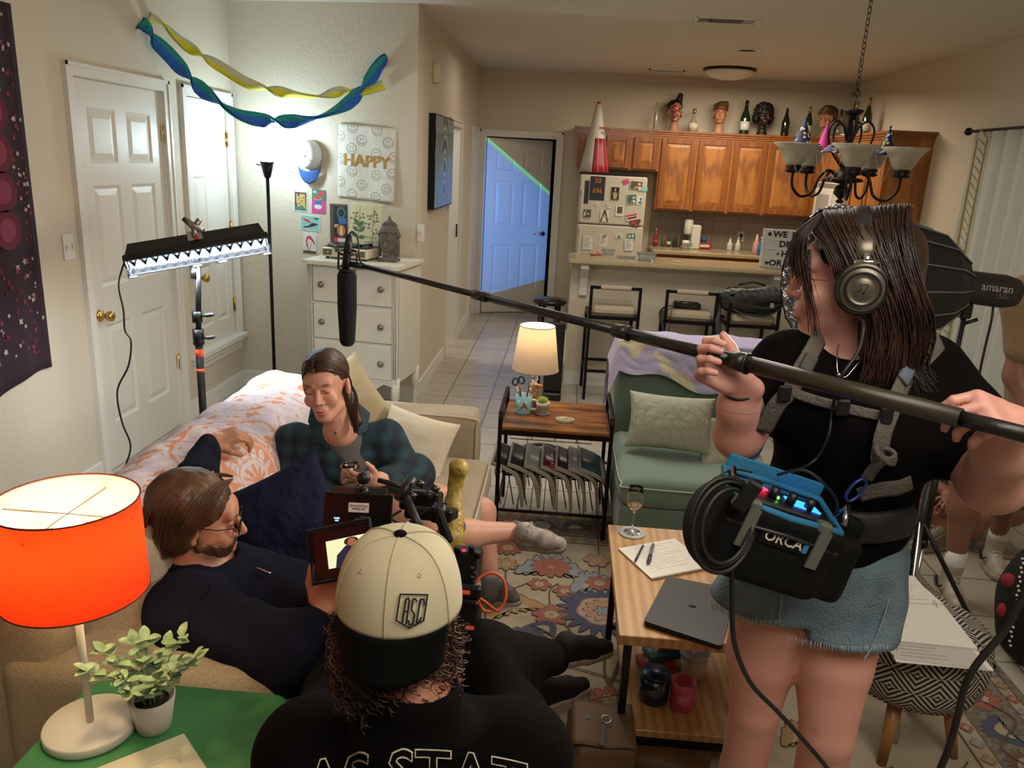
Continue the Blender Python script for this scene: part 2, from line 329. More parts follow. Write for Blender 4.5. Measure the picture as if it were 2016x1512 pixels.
# ------------------------------------------------------------ distance-field bodies
class SDF:
    """round cones, ellipsoids and boxes blended into one skin"""
    def __init__(s, k=.02): s.P = []; s.k = k; s.xf = (np.eye(3), np.zeros(3), 1.0)
    def frame(s, loc=(0, 0, 0), R=None, sc=1.0): s.xf = (np.array(R) if R is not None else np.eye(3), np.array(loc, float), sc); return s
    def _p(s, p): R, t, c = s.xf; return R@(np.array(p, float)*c)+t
    def cap(s, a, b, ra, rb=None, k=None, op=1):
        c = s.xf[2]; rb = ra if rb is None else rb; a, b = s._p(a), s._p(b)
        s.P.append(('c', a, b, ra*c, rb*c, (s.k if k is None else k)*c, op)); return s
    def path(s, pts, rs, k=None, op=1):
        for i in range(len(pts)-1): s.cap(pts[i], pts[i+1], rs[i], rs[i+1], k, op)
        return s
    def ell(s, c, r, R=None, k=None, op=1):
        M = s.xf[0]@(np.array(R) if R is not None else np.eye(3)); r = (r, r, r) if isinstance(r, (int, float)) else r
        s.P.append(('e', s._p(c), np.array(r, float)*s.xf[2], M, None, (s.k if k is None else k)*s.xf[2], op)); return s
    def box(s, c, r, rd=.01, R=None, k=None, op=1):
        M = s.xf[0]@(np.array(R) if R is not None else np.eye(3))
        s.P.append(('b', s._p(c), np.array(r, float)*s.xf[2], M, rd*s.xf[2], (s.k if k is None else k)*s.xf[2], op)); return s
    def bounds(s):
        lo, hi = [], []
        for p in s.P:
            if p[6] < 0: continue
            if p[0] == 'c': lo += [p[1]-p[3], p[2]-p[4]]; hi += [p[1]+p[3], p[2]+p[4]]
            else: e = np.abs(p[3])@p[2]; lo.append(p[1]-e); hi.append(p[1]+e)
        return np.min(lo, 0), np.max(hi, 0)
    def field(s, lo, h, n):
        D = np.full(n, 1.0, np.float32)*.2
        for t, a, b, c, d, k, op in s.P:
            if t == 'c': mn = np.minimum(a-c, b-d); mx = np.maximum(a+c, b+d)
            else: e = np.abs(c)@b; mn, mx = a-e, a+e
            pad = k+3.2*h; i0 = np.maximum(np.floor((mn-pad-lo)/h).astype(int), 0); i1 = np.minimum(np.ceil((mx+pad-lo)/h).astype(int)+1, n)
            if (i1 <= i0).any(): continue
            g = [lo[q]+h*np.arange(i0[q], i1[q]) for q in range(3)]
            X, Y, Z = np.meshgrid(*g, indexing='ij'); Q = np.stack([X, Y, Z], -1)
            if t == 'c':
                ab = b-a; L2 = max(ab@ab, 1e-12); u = np.clip((Q-a)@ab/L2, 0, 1)
                v = np.linalg.norm(Q-a-u[..., None]*ab, axis=-1)-(c+(d-c)*u)
            elif t == 'e':
                q = (Q-a)@c; k0 = np.linalg.norm(q/b, axis=-1); k1 = np.linalg.norm(q/b**2, axis=-1); v = np.where(k1 > 1e-9, k0*(k0-1)/np.maximum(k1, 1e-9), -b.min())
            else:
                q = np.abs((Q-a)@c)-(b-d); v = np.linalg.norm(np.maximum(q, 0), axis=-1)+np.minimum(q.max(-1), 0)-d
            sl = tuple(slice(i0[q], i1[q]) for q in range(3)); A = D[sl]
            if op > 0:
                hh = np.maximum(k-np.abs(A-v), 0)/max(k, 1e-6); D[sl] = np.minimum(A, v)-hh*hh*k*.25
            else:
                v = -v; hh = np.maximum(k-np.abs(A-v), 0)/max(k, 1e-6); D[sl] = np.maximum(A, v)+hh*hh*k*.25
        return D
    def mesh(s, h, lo=None, hi=None, disp=None, cut=None):
        """surface nets; cut=(lo,hi) box whose cells are left out"""
        if lo is None: lo, hi = s.bounds(); lo = lo-3*h; hi = hi+3*h
        lo = np.array(lo, float); hi = np.array(hi, float); n = np.ceil((hi-lo)/h).astype(int)+1
        D = s.field(lo, h, n)
        if disp is not None:
            g = np.stack(np.meshgrid(*[lo[q]+h*np.arange(n[q]) for q in range(3)], indexing='ij'), -1); D = D+disp(g).astype(np.float32)
        I = D < 0; c = I[:-1, :-1, :-1].astype(np.int8)
        cnt = np.zeros(np.array(D.shape)-1, np.int8)
        for dx in (0, 1):
            for dy in (0, 1):
                for dz in (0, 1): cnt += I[dx:D.shape[0]-1+dx, dy:D.shape[1]-1+dy, dz:D.shape[2]-1+dz]
        act = (cnt > 0) & (cnt < 8); C = np.argwhere(act); idx = -np.ones(act.shape, int); idx[act] = np.arange(len(C))
        S = np.zeros((len(C), 3)); w = np.zeros(len(C)); off = np.array([[x, y, z] for x in (0, 1) for y in (0, 1) for z in (0, 1)])
        val = np.stack([D[tuple((C+o).T)] for o in off], 1)
        for i in range(8):
            for j in range(i+1, 8):
                if np.abs(off[i]-off[j]).sum() != 1: continue
                a, b = val[:, i], val[:, j]; x = (a < 0) != (b < 0); t = np.where(x, a/np.where(a-b == 0, 1, a-b), 0)
                S += np.where(x[:, None], off[i]+t[:, None]*(off[j]-off[i]), 0); w += x
        V = lo+h*(C+S/np.maximum(w, 1)[:, None]); F = []
        for ax in range(3):
            e = [0, 0, 0]; e[ax] = 1; b1, b2 = (ax+1) % 3, (ax+2) % 3
            sh = D.shape; A = I[:sh[0]-e[0], :sh[1]-e[1], :sh[2]-e[2]]; B = I[e[0]:, e[1]:, e[2]:]; cr = np.argwhere(A != B)
            cr = cr[(cr[:, b1] > 0) & (cr[:, b2] > 0) & (cr[:, b1] < sh[b1]-1) & (cr[:, b2] < sh[b2]-1)]
            def cell(da, db): q = cr.copy(); q[:, b1] -= da; q[:, b2] -= db; return idx[tuple(q.T)]
            Q = np.stack([cell(1, 1), cell(0, 1), cell(0, 0), cell(1, 0)], 1); fl = ~A[tuple(cr.T)]; Q[fl] = Q[fl][:, ::-1]; F.append(Q)
        F = np.concatenate(F); F = F[(F >= 0).all(1)]
        if cut is not None:
            cc = V[F].mean(1); F = F[~((cc > cut[0]) & (cc < cut[1])).all(1)]
        return V, F
def body_mesh(name, sdf, h, mats, parent=None, fine=(), vcf=None, disp=None, label=None, smooth=True, mif=None):
    """coarse skin with fine boxes ((lo,hi,h)...) joined into ONE mesh"""
    lo, hi = sdf.bounds(); lo = lo-3*h; hi = hi+3*h; V, F = sdf.mesh(h, lo, hi, disp)
    VV, FF = [], []; n = 0
    for a, b, q in fine:
        a, b = np.array(a), np.array(b); cc = V[F].mean(1); F = F[~((cc > a+h*.9) & (cc < b-h*.9)).all(1)]
    us = np.unique(F); rm = -np.ones(len(V), int); rm[us] = np.arange(len(us)); VV.append(V[us]); FF.append(rm[F]); n = len(us)
    for a, b, q in fine:
        v, f = sdf.mesh(q, a, b, disp); VV.append(v); FF.append(f+n); n += len(v)
    V = np.concatenate(VV); F = np.concatenate(FF)
    vc = vcf(V) if vcf else None; mi = mif(V[F].mean(1)) if mif else None
    return addmesh(name, V, F, mats, parent, mi, smooth, vc, label=label)
def colorizer(base, spots):
    """base sRGB, spots: (centre, radii, R, colour, hard[, power]) blended over it"""
    def f(V):
        c = np.tile(np.array(srgb(base)), (len(V), 1))
        for s in spots:
            ce, r, R, col, hard = s[:5]; q = (V-np.array(ce))@(np.array(R) if R is not None else np.eye(3)); d = np.linalg.norm(q/np.array(r), axis=1)
            w = np.clip((1-d)*hard, 0, 1)[:, None]*(s[5] if len(s) > 5 else 1); c = c*(1-w)+np.array(srgb(col))*w
        return c
    return f
def wnoise(p, sc, seed=0):
    """cheap smooth pseudo noise"""
    r = np.random.default_rng(seed); o = 0
    for i in range(6):
        d = r.normal(size=3); d /= np.linalg.norm(d); o = o+np.sin((p@d)*sc*(.6+.25*i)+r.uniform(0, 6.28))
    return o/6
def strands(mb, guides, n, r, jit=.01, clump=.0, seg=10, sides=4, taper=True, seed=1):
    """many thin locks between guide polylines"""
    g = [catmull(G, 4) for G in guides]; rr = random.Random(seed)
    def samp(G, t): x = t*(len(G)-1); i = min(int(x), len(G)-2); return G[i].lerp(G[i+1], x-i)
    for k in range(n):
        u = rr.random()*(len(g)-1); i = min(int(u), len(g)-2); w = u-i; ph = rr.random()*6.28; am = jit*rr.uniform(.3, 1); fr = rr.uniform(4, 8)
        o = Vector((rr.uniform(-1, 1), rr.uniform(-1, 1), rr.uniform(-1, 1)))*jit; L = rr.uniform(.85, 1.0)
        pts = []; rs = []
        for j in range(seg+1):
            t = j/seg*L; p = samp(g[i], t).lerp(samp(g[i+1], t), w)+o*(.3+t)+Vector((math.sin(ph+fr*t), math.cos(ph*1.7+fr*t), math.sin(ph*2.3+fr*t)))*am*t*.6
            pts.append(p); rs.append(r*(1 if not taper else (1-.75*max(0, t-.4)/.6))*(.5+.5*min(1, j/2)))
        mb.tube(pts, rs, sides)
    return mb
# ------------------------------------------------------------ room shell
XL, XR, XC, YF, ZC = -2.40, 2.93, -1.05, 9.15, 2.70
WALL = mat('wall_paint', '#c9bfab', .75, bump=(38, .55, .006))
CEIL = mat('ceiling_texture', '#d2cbbd', .85, bump=(90, .8, .006))
TRIM = mat('white_trim_paint', '#d8d5cc', .38)
DOORW = mat('white_door_paint', '#d3cfc4', .42, bump=(14, .12, .004), stretch=(6, 6, 1))
BRASS = mat('brass', '#c9a45a', .22, 1); DARKGAP = mat('dark_gap', '#0c0b0a', .9)
TILE = brick('floor_tile', '#b5ada0', '#ada597', '#7d766a', .33, .33, .006, .28, noise=('#c9c4ba', 5, .35), bump=.5, loc=(.115, .06, 0))
def struct(name, mb, mats, **k): o = mb.build(name, mats, **k); o['kind'] = 'structure'; return o
struct('floor', MB().bb((-3.2, -2.3, -.06), (3.1, 11.2, 0)), TILE)
struct('ceiling', MB().bb((-3.2, -2.3, ZC), (3.1, 11.2, ZC+.08)), CEIL)
T = .12
struct('wall_left', MB().bb((XL-T, -2.2, 0), (XL, 3.84, ZC)).bb((XL-T, 3.84, 2.035), (XL, 4.69, ZC)).bb((XL-T, 4.69, 0), (XL, 4.975, ZC)).bb((XL-T, 4.975, 0), (XL, 5.59, .40)).bb((XL-T, 4.975, 2.04), (XL, 5.59, ZC)).bb((XL-T, 5.59, 0), (XL, 5.9, ZC)), WALL)
# the wall behind the dresser runs slightly askew
BW0, BW1 = Vector((XL, 5.68, 0)), Vector((XC, 5.51, 0)); BD = (BW1-BW0).normalized(); BN = Vector((BD.y, -BD.x, 0)); BA = math.atan2(BD.y, BD.x)
def BP(x, y, off=.0):
    """photo pixel on the back wall, off = distance in front of it"""
    d = Vector(ray(x, y)); o = Vector(CC); t = ((BW0+BN*off)-o).dot(BN)/d.dot(BN); return o+d*t
BR = Matrix((BD, Vector((0, 0, 1)), BN)).transposed()      # local x right, y up, z out of the wall
mb = MB().at(BW0, rot(0, 0, BA)); L = (BW1-BW0).length; mb.bb((-.12, 0, 0), (L, .12, ZC)); struct('wall_back', mb, WALL)
mb = MB(); mb.bb((XC-T, 5.56, 0), (XC, 6.96, ZC)).bb((XC-T, 6.96, 2.03), (XC, 7.68, ZC)).bb((XC-T, 7.68, 0), (XC, YF, ZC)); struct('wall_corridor', mb, WALL)
mb = MB(); mb.bb((XC-T, YF, 0), (-.965, YF+T, ZC)).bb((-.965, YF, 2.0), (-.17, YF+T, ZC)).bb((-.17, YF, 0), (XR+T, YF+T, ZC)); struct('wall_far', mb, WALL)
struct('wall_right', MB().bb((XR, -2.2, 0), (XR+T, 4.2, ZC)).bb((XR, 4.2, 0), (XR+T, 5.8, .3)).bb((XR, 4.2, 2.05), (XR+T, 5.8, ZC)).bb((XR, 5.8, 0), (XR+T, YF, ZC)), WALL)
struct('wall_near', MB().bb((XL-T, -2.32, 0), (XR+T, -2.2, ZC)), WALL)
# rooms beyond the two openings
struct('wall_side_room', MB().bb((-3.2, 6.2, 0), (-3.1, 8.4, ZC)).bb((-3.1, 6.2, 0), (XC-T, 6.3, ZC)).bb((-3.1, 8.3, 0), (XC-T, 8.4, ZC)), WALL)
struct('wall_bedroom', MB().bb((-1.4, 10.9, 0), (.4, 11, ZC)).bb((-1.5, 9.27, 0), (-1.4, 11, ZC)).bb((.4, 9.27, 0), (.5, 11, ZC)), mat('dark_bedroom_wall', '#3a4250', .8))
def six_panel(mb, w, h, t=.036):
    """local x along the width, y thickness (front at -t/2), z up"""
    st, mr = .11*w/.8, .10*w/.8; pw = (w-2*st-mr)/2
    rows = [(.25, .80), (1.0, 1.52), (1.63, h-.13)] if h > 1.9 else [(.14, .56), (.70, 1.14), (1.24, h-.11)]
    mb.bb((0, -t/2+.010, 0), (w, t/2, h))
    f0, f1 = -t/2, -t/2+.011
    mb.bb((0, f0, 0), (st, f1, h)).bb((w-st, f0, 0), (w, f1, h)).bb((st+pw, f0, 0), (st+pw+mr, f1, h))
    zs = [0]+[z for r in rows for z in r]+[h]
    for i in range(0, len(zs), 2):
        mb.bb((st, f0, zs[i]), (st+pw, f1, zs[i+1])); mb.bb((st+pw+mr, f0, zs[i]), (w-st, f1, zs[i+1]))
    for x0 in (st, st+pw+mr):
        for a, b in rows:   # raised field with sloping edge
            for q, (i0, y0, i1, y1) in enumerate([(.0, f0, .018, f0+.009), (.018, f0+.009, .05, f0+.002)]):
                A = [(x0+i0, a+i0), (x0+pw-i0, a+i0), (x0+pw-i0, b-i0), (x0+i0, b-i0)]; B = [(x0+i1, a+i1), (x0+pw-i1, a+i1), (x0+pw-i1, b-i1), (x0+i1, b-i1)]
                for k in range(4): n = (k+1) % 4; mb.add([(A[k][0], y0, A[k][1]), (A[n][0], y0, A[n][1]), (B[n][0], y1, B[n][1]), (B[k][0], y1, B[k][1])], [[0, 1, 2, 3]])
            i = .05; mb.add([(x0+i, f0+.002, a+i), (x0+pw-i, f0+.002, a+i), (x0+pw-i, f0+.002, b-i), (x0+i, f0+.002, b-i)], [[0, 1, 2, 3]])
    return mb
def casing(mb, y0, y1, z1, z0=0, w=.06, d=.018):
    """frame in local xz around an opening y0..y1 (as x), standing out to -y"""
    for a, b in ((0, w), ):
        mb.bb((y0-w, -d, z0), (y0, 0, z1+w)).bb((y1, -d, z0), (y1+w, 0, z1+w)).bb((y0, -d, z1), (y1, 0, z1+w))
        mb.bb((y0-w, -d-.007, z0), (y0-w+.018, -d, z1+w)).bb((y1+w-.018, -d-.007, z0), (y1+w, -d, z1+w)).bb((y0-w, -d-.007, z1+w-.018), (y1+w, -d, z1+w))
    return mb
def door(n, w, h, loc, rz, hinges=(), knob=None, label=None, m=DOORW):
    d = thing('door_%d' % n, None, None, loc, rz); d['kind'] = 'structure'
    six_panel(MB(), w, h).build('door_panel', m, d, space='local')
    for hx, hz in hinges:
        b = MB().cyl((hx, -.028, hz-.045), (hx, -.028, hz+.045), .007, n=10).bb((hx-.012, -.022, hz-.045), (hx+.006, -.019, hz+.045))
        for q in (-.0475, .0475): b.sph((hx, -.028, hz+q), .008, n=8, k=6)
        b.build('hinge', BRASS, d, space='local')
    if knob:
        kx, kz, km = knob; b = MB().lathe([(0, 0), (.033, 0), (.033, .006), (.026, .011), (.013, .015), (.011, .035), (.024, .043), (.029, .056), (.026, .070), (.012, .077), (0, .078)], (kx, -.018, kz), rot(math.pi/2), 24)
        b.build('door_knob', km, d, space='local')
    return d
RW = math.pi/2
door(1, .85, 2.03, (XL-.03, 3.84, .004), RW, [(.852, .42), (.852, 1.06), (.852, 1.80)], (.07, .86, BRASS))
door(2, .60, 1.62, (XL-.03, 4.985, .415), RW, [(.604, .22), (.604, .77), (.604, 1.38)], (.06, .49, BRASS))
def wtrim(n, mb): return struct('trim_%d' % n, mb, TRIM)
M4 = rot(0, 0, RW)
mb = MB().at((XL, 0, 0), M4); casing(mb, 3.83, 4.70, 2.04); mb.bb((3.83, 0, 0), (3.845, .1, 2.04)).bb((4.685, 0, 0), (4.70, .1, 2.04)); wtrim(1, mb)
mb = MB().at((XL, 0, 0), M4); casing(mb, 4.975, 5.595, 2.04, .40)
mb.bb((4.86, -.06, .385), (5.66, .08, .415)).bb((4.88, -.035, .345), (5.66, 0, .385)).bb((4.90, -.018, .30), (5.66, 0, .345)); wtrim(2, mb)
mb = MB().at((XC, 0, 0), M4); casing(mb, 6.96, 7.68, 2.02); mb.bb((6.94, 0, 0), (6.965, .12, 2.03)).bb((7.66, 0, 0), (7.68, .12, 2.03)); wtrim(3, mb)
mb = MB().at((XC, 0, 0), M4); casing(mb, 8.62, 9.02, 2.02); mb.bb((8.62, -.006, 0), (9.02, 0, 2.02)); wtrim(4, mb)
mb = MB().at((0, YF, 0)); casing(mb, -.965, -.17, 2.0, w=.07); mb.bb((-.975, 0, 0), (-.962, .12, 2.0)).bb((-.18, 0, 0), (-.168, .12, 2.0)); wtrim(5, mb)
struct('trim_6', MB().bb((-1.06, 7.60, 1.02), (-1.045, 7.615, 1.14)), mat('strike_plate', '#50453a', .4, .8))
HD = door(3, .78, 1.98, (-.955, YF+.03, .008), math.radians(22), (), None)
b = MB().lathe([(0, 0), (.03, 0), (.03, .008), (.012, .012), (.011, .04), (0, .04)], (.715, -.018, .93), rot(RW), 20).tube([(.715, -.055, .93), (.68, -.06, .935), (.60, -.056, .93)], [.009, .010, .008], 8)
b.build('door_handle', mat('satin_nickel', '#b9b6ae', .25, 1), HD, space='local')
def baseb(name, mb): return struct(name, mb, TRIM)
baseb('baseboard_left', MB().bb((XL, -2.2, 0), (XL+.014, 3.77, .10)).bb((XL, 4.76, 0), (XL+.014, 5.7, .10)).bb((XL, 4.76, .10), (XL+.008, 5.7, .115)))
mb = MB().at(BW0, rot(0, 0, BA)); mb.bb((0, -.014, 0), (L, 0, .10)).bb((0, -.008, .10), (L, 0, .115)); baseb('baseboard_back', mb)
baseb('baseboard_corridor', MB().bb((XC, 5.5, 0), (XC+.014, 6.88, .10)).bb((XC, 7.76, 0), (XC+.014, 8.55, .10)))
baseb('baseboard_far', MB().bb((-.09, YF-.014, 0), (.06, YF, .10)))
baseb('baseboard_right', MB().bb((XR-.014, -2.2, 0), (XR, 6.9, .10)))
# window behind the curtain
wn = thing('window_1', None, None, (XR+.06, 5.0, .3)); wn['kind'] = 'structure'
fr = MB()
for a, b in (((XR+.03, 4.2, .3), (XR+.09, 4.26, 2.05)), ((XR+.03, 5.74, .3), (XR+.09, 5.8, 2.05)), ((XR+.03, 4.2, .3), (XR+.09, 5.8, .36)), ((XR+.03, 4.2, 1.99), (XR+.09, 5.8, 2.05)), ((XR+.04, 4.97, .3), (XR+.08, 5.03, 2.05))): fr.bb(a, b)
fr.build('window_frame', TRIM, wn); MB().bb((XR+.055, 4.26, .36), (XR+.061, 5.74, 1.99)).build('pane', mat('window_glass', '#ffffff', .02, trans=1), wn)
# ceiling fittings
def vent(x, y, w, d, label):
    v = thing('ceiling_vent', label, 'vent', (x, y, ZC-.012)); MB().bb((x-w/2, y-d/2, ZC-.012), (x+w/2, y-d/2+.018, ZC)).bb((x-w/2, y+d/2-.018, ZC-.012), (x+w/2, y+d/2, ZC)).bb((x-w/2, y-d/2, ZC-.012), (x-w/2+.018, y+d/2, ZC)).bb((x+w/2-.018, y-d/2, ZC-.012), (x+w/2, y+d/2, ZC)).build('frame', TRIM, v)
    b = MB(); n = 7
    for i in range(n):
        yy = y-d/2+.02+(d-.04)*(i+.5)/n; b.box((x, yy, ZC-.007), (w*.5, .012, .002), rot(.6))
    for i in range(9):
        for sx in (-1, 1): b.box((x+sx*w*(.28+.02*i), y, ZC-.007), (.006, d-.05, .002), rot(0, .5*sx))
    b.build('louvre', mat('vent_grey', '#9c968a', .6), v); MB().bb((x-w/2+.01, y-d/2+.01, ZC-.002), (x+w/2-.01, y+d/2-.01, ZC-.0005)).build('backing', DARKGAP, v)
vent(.945, 5.66, .40, .20, 'white louvred air vent in the ceiling nearest the camera')
vent(.89, 8.56, .36, .14, 'smaller slotted air vent in the kitchen ceiling left of dome light')
d = thing('dome_light', 'round frosted white dome light flush on the kitchen ceiling', 'ceiling light', (1.46, 8.24, ZC))
MB().lathe([(.25, 0), (.25, -.02), (.235, -.024)], (1.46, 8.24, ZC), n=40).build('rim', mat('dark_bronze', '#2a211a', .4, .6), d)
MB().lathe([(.238, -.018), (.225, -.045), (.18, -.075), (.10, -.095), (0, -.102)], (1.46, 8.24, ZC), n=40).build('glass_shade', mat('frosted_dome', '#dcd9d0', .3), d)
tag(MB().lathe([(.115, 0), (.115, -.006), (.085, -.010), (.08, 0)], (1.355, 6.97, ZC), n=32).build('recessed_light', TRIM), 'round recessed white ceiling can light between vent and dome light', 'ceiling light')
# rug with woven floral pattern
RUGM = [mat('rug_field', '#a89c86', .95, bump=(260, .7, .004), var=('#9b8f79', 9)), mat('rug_navy', '#454a5c', .95), mat('rug_rust', '#93584a', .95), mat('rug_blue', '#80878a', .95), mat('rug_brown', '#5c4a3c', .95), mat('rug_gold', '#9a7c52', .95), mat('rug_pink', '#a4806c', .95), mat('rug_border', '#7d7566', .95, var=('#5d564c', 60))]
rg = MB(); RX0, RX1, RY0, RY1 = -.95, 1.73, .2, 3.76; rg.bb((RX0, RY0, 0), (RX1, RY1, .010)); LV = [.0106]
def up():
    LV[0] += .000005; return LV[0]
def blobp(cx, cy, pts, mi, s=1, a=0):
    z = up(); rg.m(mi); ca, sa = math.cos(a), math.sin(a); V = [(cx, cy, z)]+[(cx+s*(x*ca-y*sa), cy+s*(x*sa+y*ca), z) for x, y in pts]; n = len(pts)
    rg.add(V, [[0, i+1, (i+1) % n+1] for i in range(n)])
def petal(n, r0, r1, ph=0, p=1.0, k=8):
    N_ = n*k; return [((r0+(r1-r0)*abs(math.cos(n*(2*math.pi*i/N_)/2+ph))**p)*math.cos(2*math.pi*i/N_), (r0+(r1-r0)*abs(math.cos(n*(2*math.pi*i/N_)/2+ph))**p)*math.sin(2*math.pi*i/N_)) for i in range(N_)]
def flower(x, y, s, c, n=8, c2=0, c3=5):
    blobp(x, y, petal(n, .7, 1.06, 0, .7), 4, s); blobp(x, y, petal(n, .64, .99, 0, .7), c, s); blobp(x, y, petal(n, .34, .5), 4, s); blobp(x, y, petal(n, .3, .45), c2, s); blobp(x, y, petal(12, .14, .16), c3, s)
def medal(x, y, s, a, c=1, ci=6):
    blobp(x, y, petal(22, .78, 1.12, .3, 1.3), c, s, a); blobp(x, y, petal(6, .58, .64, 0), 2, s, a); blobp(x, y, petal(6, .54, .60, 0), 0, s, a); blobp(x, y, petal(10, .34, .5), 4, s); blobp(x, y, petal(10, .31, .46), ci, s); blobp(x, y, petal(6, .14, .24), 4, s); blobp(x, y, petal(6, .10, .2), 3, s)
def leafp(x, y, s, a, c, n=7):
    top = []; bot = []
    for i in range(n*4+1):
        t = i/(n*4); w = math.sin(math.pi*t)**.7*(.26+.12*abs(math.sin(n*math.pi*t))); bend = .25*math.sin(math.pi*t)
        top.append((t-.5, bend+w)); bot.append((t-.5, bend-w*.7))
    P = top+bot[::-1]; blobp(x, y, [(px*1.04, (py_-.12)*1.1) for px, py_ in P], 4, s, a); blobp(x, y, [(px, py_-.12) for px, py_ in P], c, s, a); blobp(x, y, [(px*.5, (py_-.12)*.45) for px, py_ in P], 0 if c != 0 else 3, s, a)
def vine(pts, c=4, w=.006):
    P = catmull([(*p, 0) for p in pts], 8); z = up(); V = []; rg.m(c)
    for i, p in enumerate(P):
        d = (P[min(i+1, len(P)-1)]-P[max(i-1, 0)]).normalized(); n = Vector((-d.y, d.x, 0))*w/2; V += [(p.x+n.x, p.y+n.y, z), (p.x-n.x, p.y-n.y, z)]
    rg.add(V, [[2*i, 2*i+1, 2*i+3, 2*i+2] for i in range(len(P)-1)])
def stripe(x0, y0, x1, y1, c): z = up(); rg.m(c); rg.add([(x0, y0, z), (x1, y0, z), (x1, y1, z), (x0, y1, z)], [[0, 1, 2, 3]])
B = .34
for o_, c_ in ((0, 7), (.03, 4), (.036, 0), (.075, 4), (.08, 7), (B-.075, 4), (B-.07, 0), (B-.01, 4), (B, 0)):
    stripe(RX0+o_, RY0+o_, RX1-o_, RY1-o_, c_)
r2 = random.Random(3)
def field(px, py): p = PZ(px, py, .01); return p.x, p.y
def border_row(p0, p1, step, fn):
    L_ = math.dist(p0, p1); n = int(L_/step)
    for i in range(n+1): t = (i+.5)/(n+1); fn(p0[0]+(p1[0]-p0[0])*t, p0[1]+(p1[1]-p0[1])*t, i)
def bo(x, y, i):
    if i % 3 == 0: flower(x, y, .07, 2, 8, 0)
    elif i % 3 == 1: medal(x, y, .075, 0, 4, 3)
    else: leafp(x, y, .16, i*1.3, 1)
bm = .17
border_row((RX0+bm, RY1-bm), (RX1-bm, RY1-bm), .17, bo); border_row((RX1-bm, RY0+bm), (RX1-bm, RY1-bm), .17, bo)
def bs(x, y, i): flower(x, y, .022, (2, 5, 3)[i % 3], 4, 0)
for q in (.055, B-.04):
    border_row((RX0+q, RY1-q), (RX1-q, RY1-q), .075, bs); border_row((RX1-q, RY0+q), (RX1-q, RY1-q), .075, bs)
vine([(RX0+.1, RY1-bm)]+[(RX0+.1+i*.16, RY1-bm+(.06 if i % 2 else -.06)) for i in range(1, 16)]); vine([(RX1-bm+(.06 if i % 2 else -.06), RY0+.1+i*.16) for i in range(21)])
vine([field(*p) for p in [(930, 1180), (1010, 1160), (1060, 1140)]]); vine([field(*p) for p in [(1085, 1210), (1082, 1165), (1100, 1150)]]); vine([field(*p) for p in [(1085, 1205), (1120, 1240), (1140, 1270), (1190, 1280)]]); vine([field(*p) for p in [(1175, 1000), (1178, 1080), (1180, 1140), (1184, 1200)]]); vine([field(*p) for p in [(995, 1160), (996, 1115)]]); vine([field(*p) for p in [(1225, 1290), (1200, 1350), (1160, 1410), (1150, 1470)]], 4, .012); vine([field(*p) for p in [(1290, 1430), (1200, 1350), (1190, 1300)]], 4, .012); vine([field(*p) for p in [(1030, 1390), (1090, 1420), (1110, 1500)]], 4, .01)
flower(*field(1085, 1212), .075, 2); flower(*field(1112, 1166), .05, 2, 6); flower(*field(1062, 1152), .05, 2, 6); flower(*field(997, 1112), .055, 5, 8); medal(*field(1186, 1205), .17, .2); leafp(*field(1085, 1125), .32, 0, 3, 9); flower(*field(1085, 1118), .09, 2, 12, 2); leafp(*field(1172, 1155), .24, .3, 3, 7); flower(*field(1180, 1150), .06, 2); leafp(*field(1000, 1075), .26, .1, 3, 9); flower(*field(1000, 1080), .07, 2, 12); flower(*field(1175, 1105), .06, 6, 6); leafp(*field(1030, 1265), .22, -.4, 1); leafp(*field(1010, 1200), .26, .5, 5); leafp(*field(1070, 1240), .12, -.6, 1); flower(*field(1125, 1285), .05, 5, 6); flower(*field(1200, 1380), .07, 2); leafp(*field(1190, 1430), .2, .8, 3)
for k in range(46):   # the part of the field under the tables and to the right
    x = r2.uniform(RX0+B+.08, RX1-B-.08); y = r2.uniform(RY0+B, RY1-B-.1)
    if x < .33 and 2.2 < y: continue
    q = k % 4
    if q == 0: flower(x, y, r2.uniform(.05, .08), r2.choice((2, 3, 5, 1)), r2.choice((6, 8)))
    elif q == 1: leafp(x, y, r2.uniform(.14, .24), r2.uniform(0, 6.3), r2.choice((1, 3, 5, 6)))
    elif q == 2: vine([(x, y), (x+r2.uniform(-.1, .1), y+.1), (x+r2.uniform(-.2, .2), y+.2), (x+r2.uniform(-.2, .2), y+.3)])
    elif k % 8 == 3: medal(x, y, r2.uniform(.1, .14), 0, r2.choice((1, 3)))
rg.m(0); tag(rg.build('area_rug', RUGM), 'large beige oriental rug with faded floral vines under the tables', 'rug')
# ------------------------------------------------------------ things along the left and back walls
BLK = mat('black_metal', '#121212', .38, .5); BLKP = mat('black_plastic', '#111112', .45); PAPER = mat('white_paper', '#d9d6cc', .8)
CHROME = mat('chrome', '#c8c8c8', .18, 1); ORANGE = mat('orange_tape', '#d8502a', .6)
def plate(name, m, c, w, h, R, label, cat, toggles=1):
    t = thing(name, label, cat, c); MB().at(c, R).box((0, 0, .003), (w, h, .006), bev=.002).build('cover_plate', m, t)
    for i in range(toggles): MB().at(c, R).box(((i-(toggles-1)/2)*.045, 0, .009), (.008, .022, .012), rot(.3)).build('toggle', m, t)
    return t
RLw = Matrix(((0, 0, 1), (1, 0, 0), (0, 1, 0)))      # a wall facing +x : local x -> +y, local y -> z, z -> +x
p = PX(134, 486, XL); plate('light_switch', TRIM, p, .085, .125, RLw, 'white double light switch on the wall beside the large white door', 'light switch', 2)
p = PX(829, 455, XC); plate('light_switch', TRIM, PX(905, 410, XC), .075, .115, RLw, 'small white light switch on the hallway wall beyond the blue picture', 'light switch', 1)
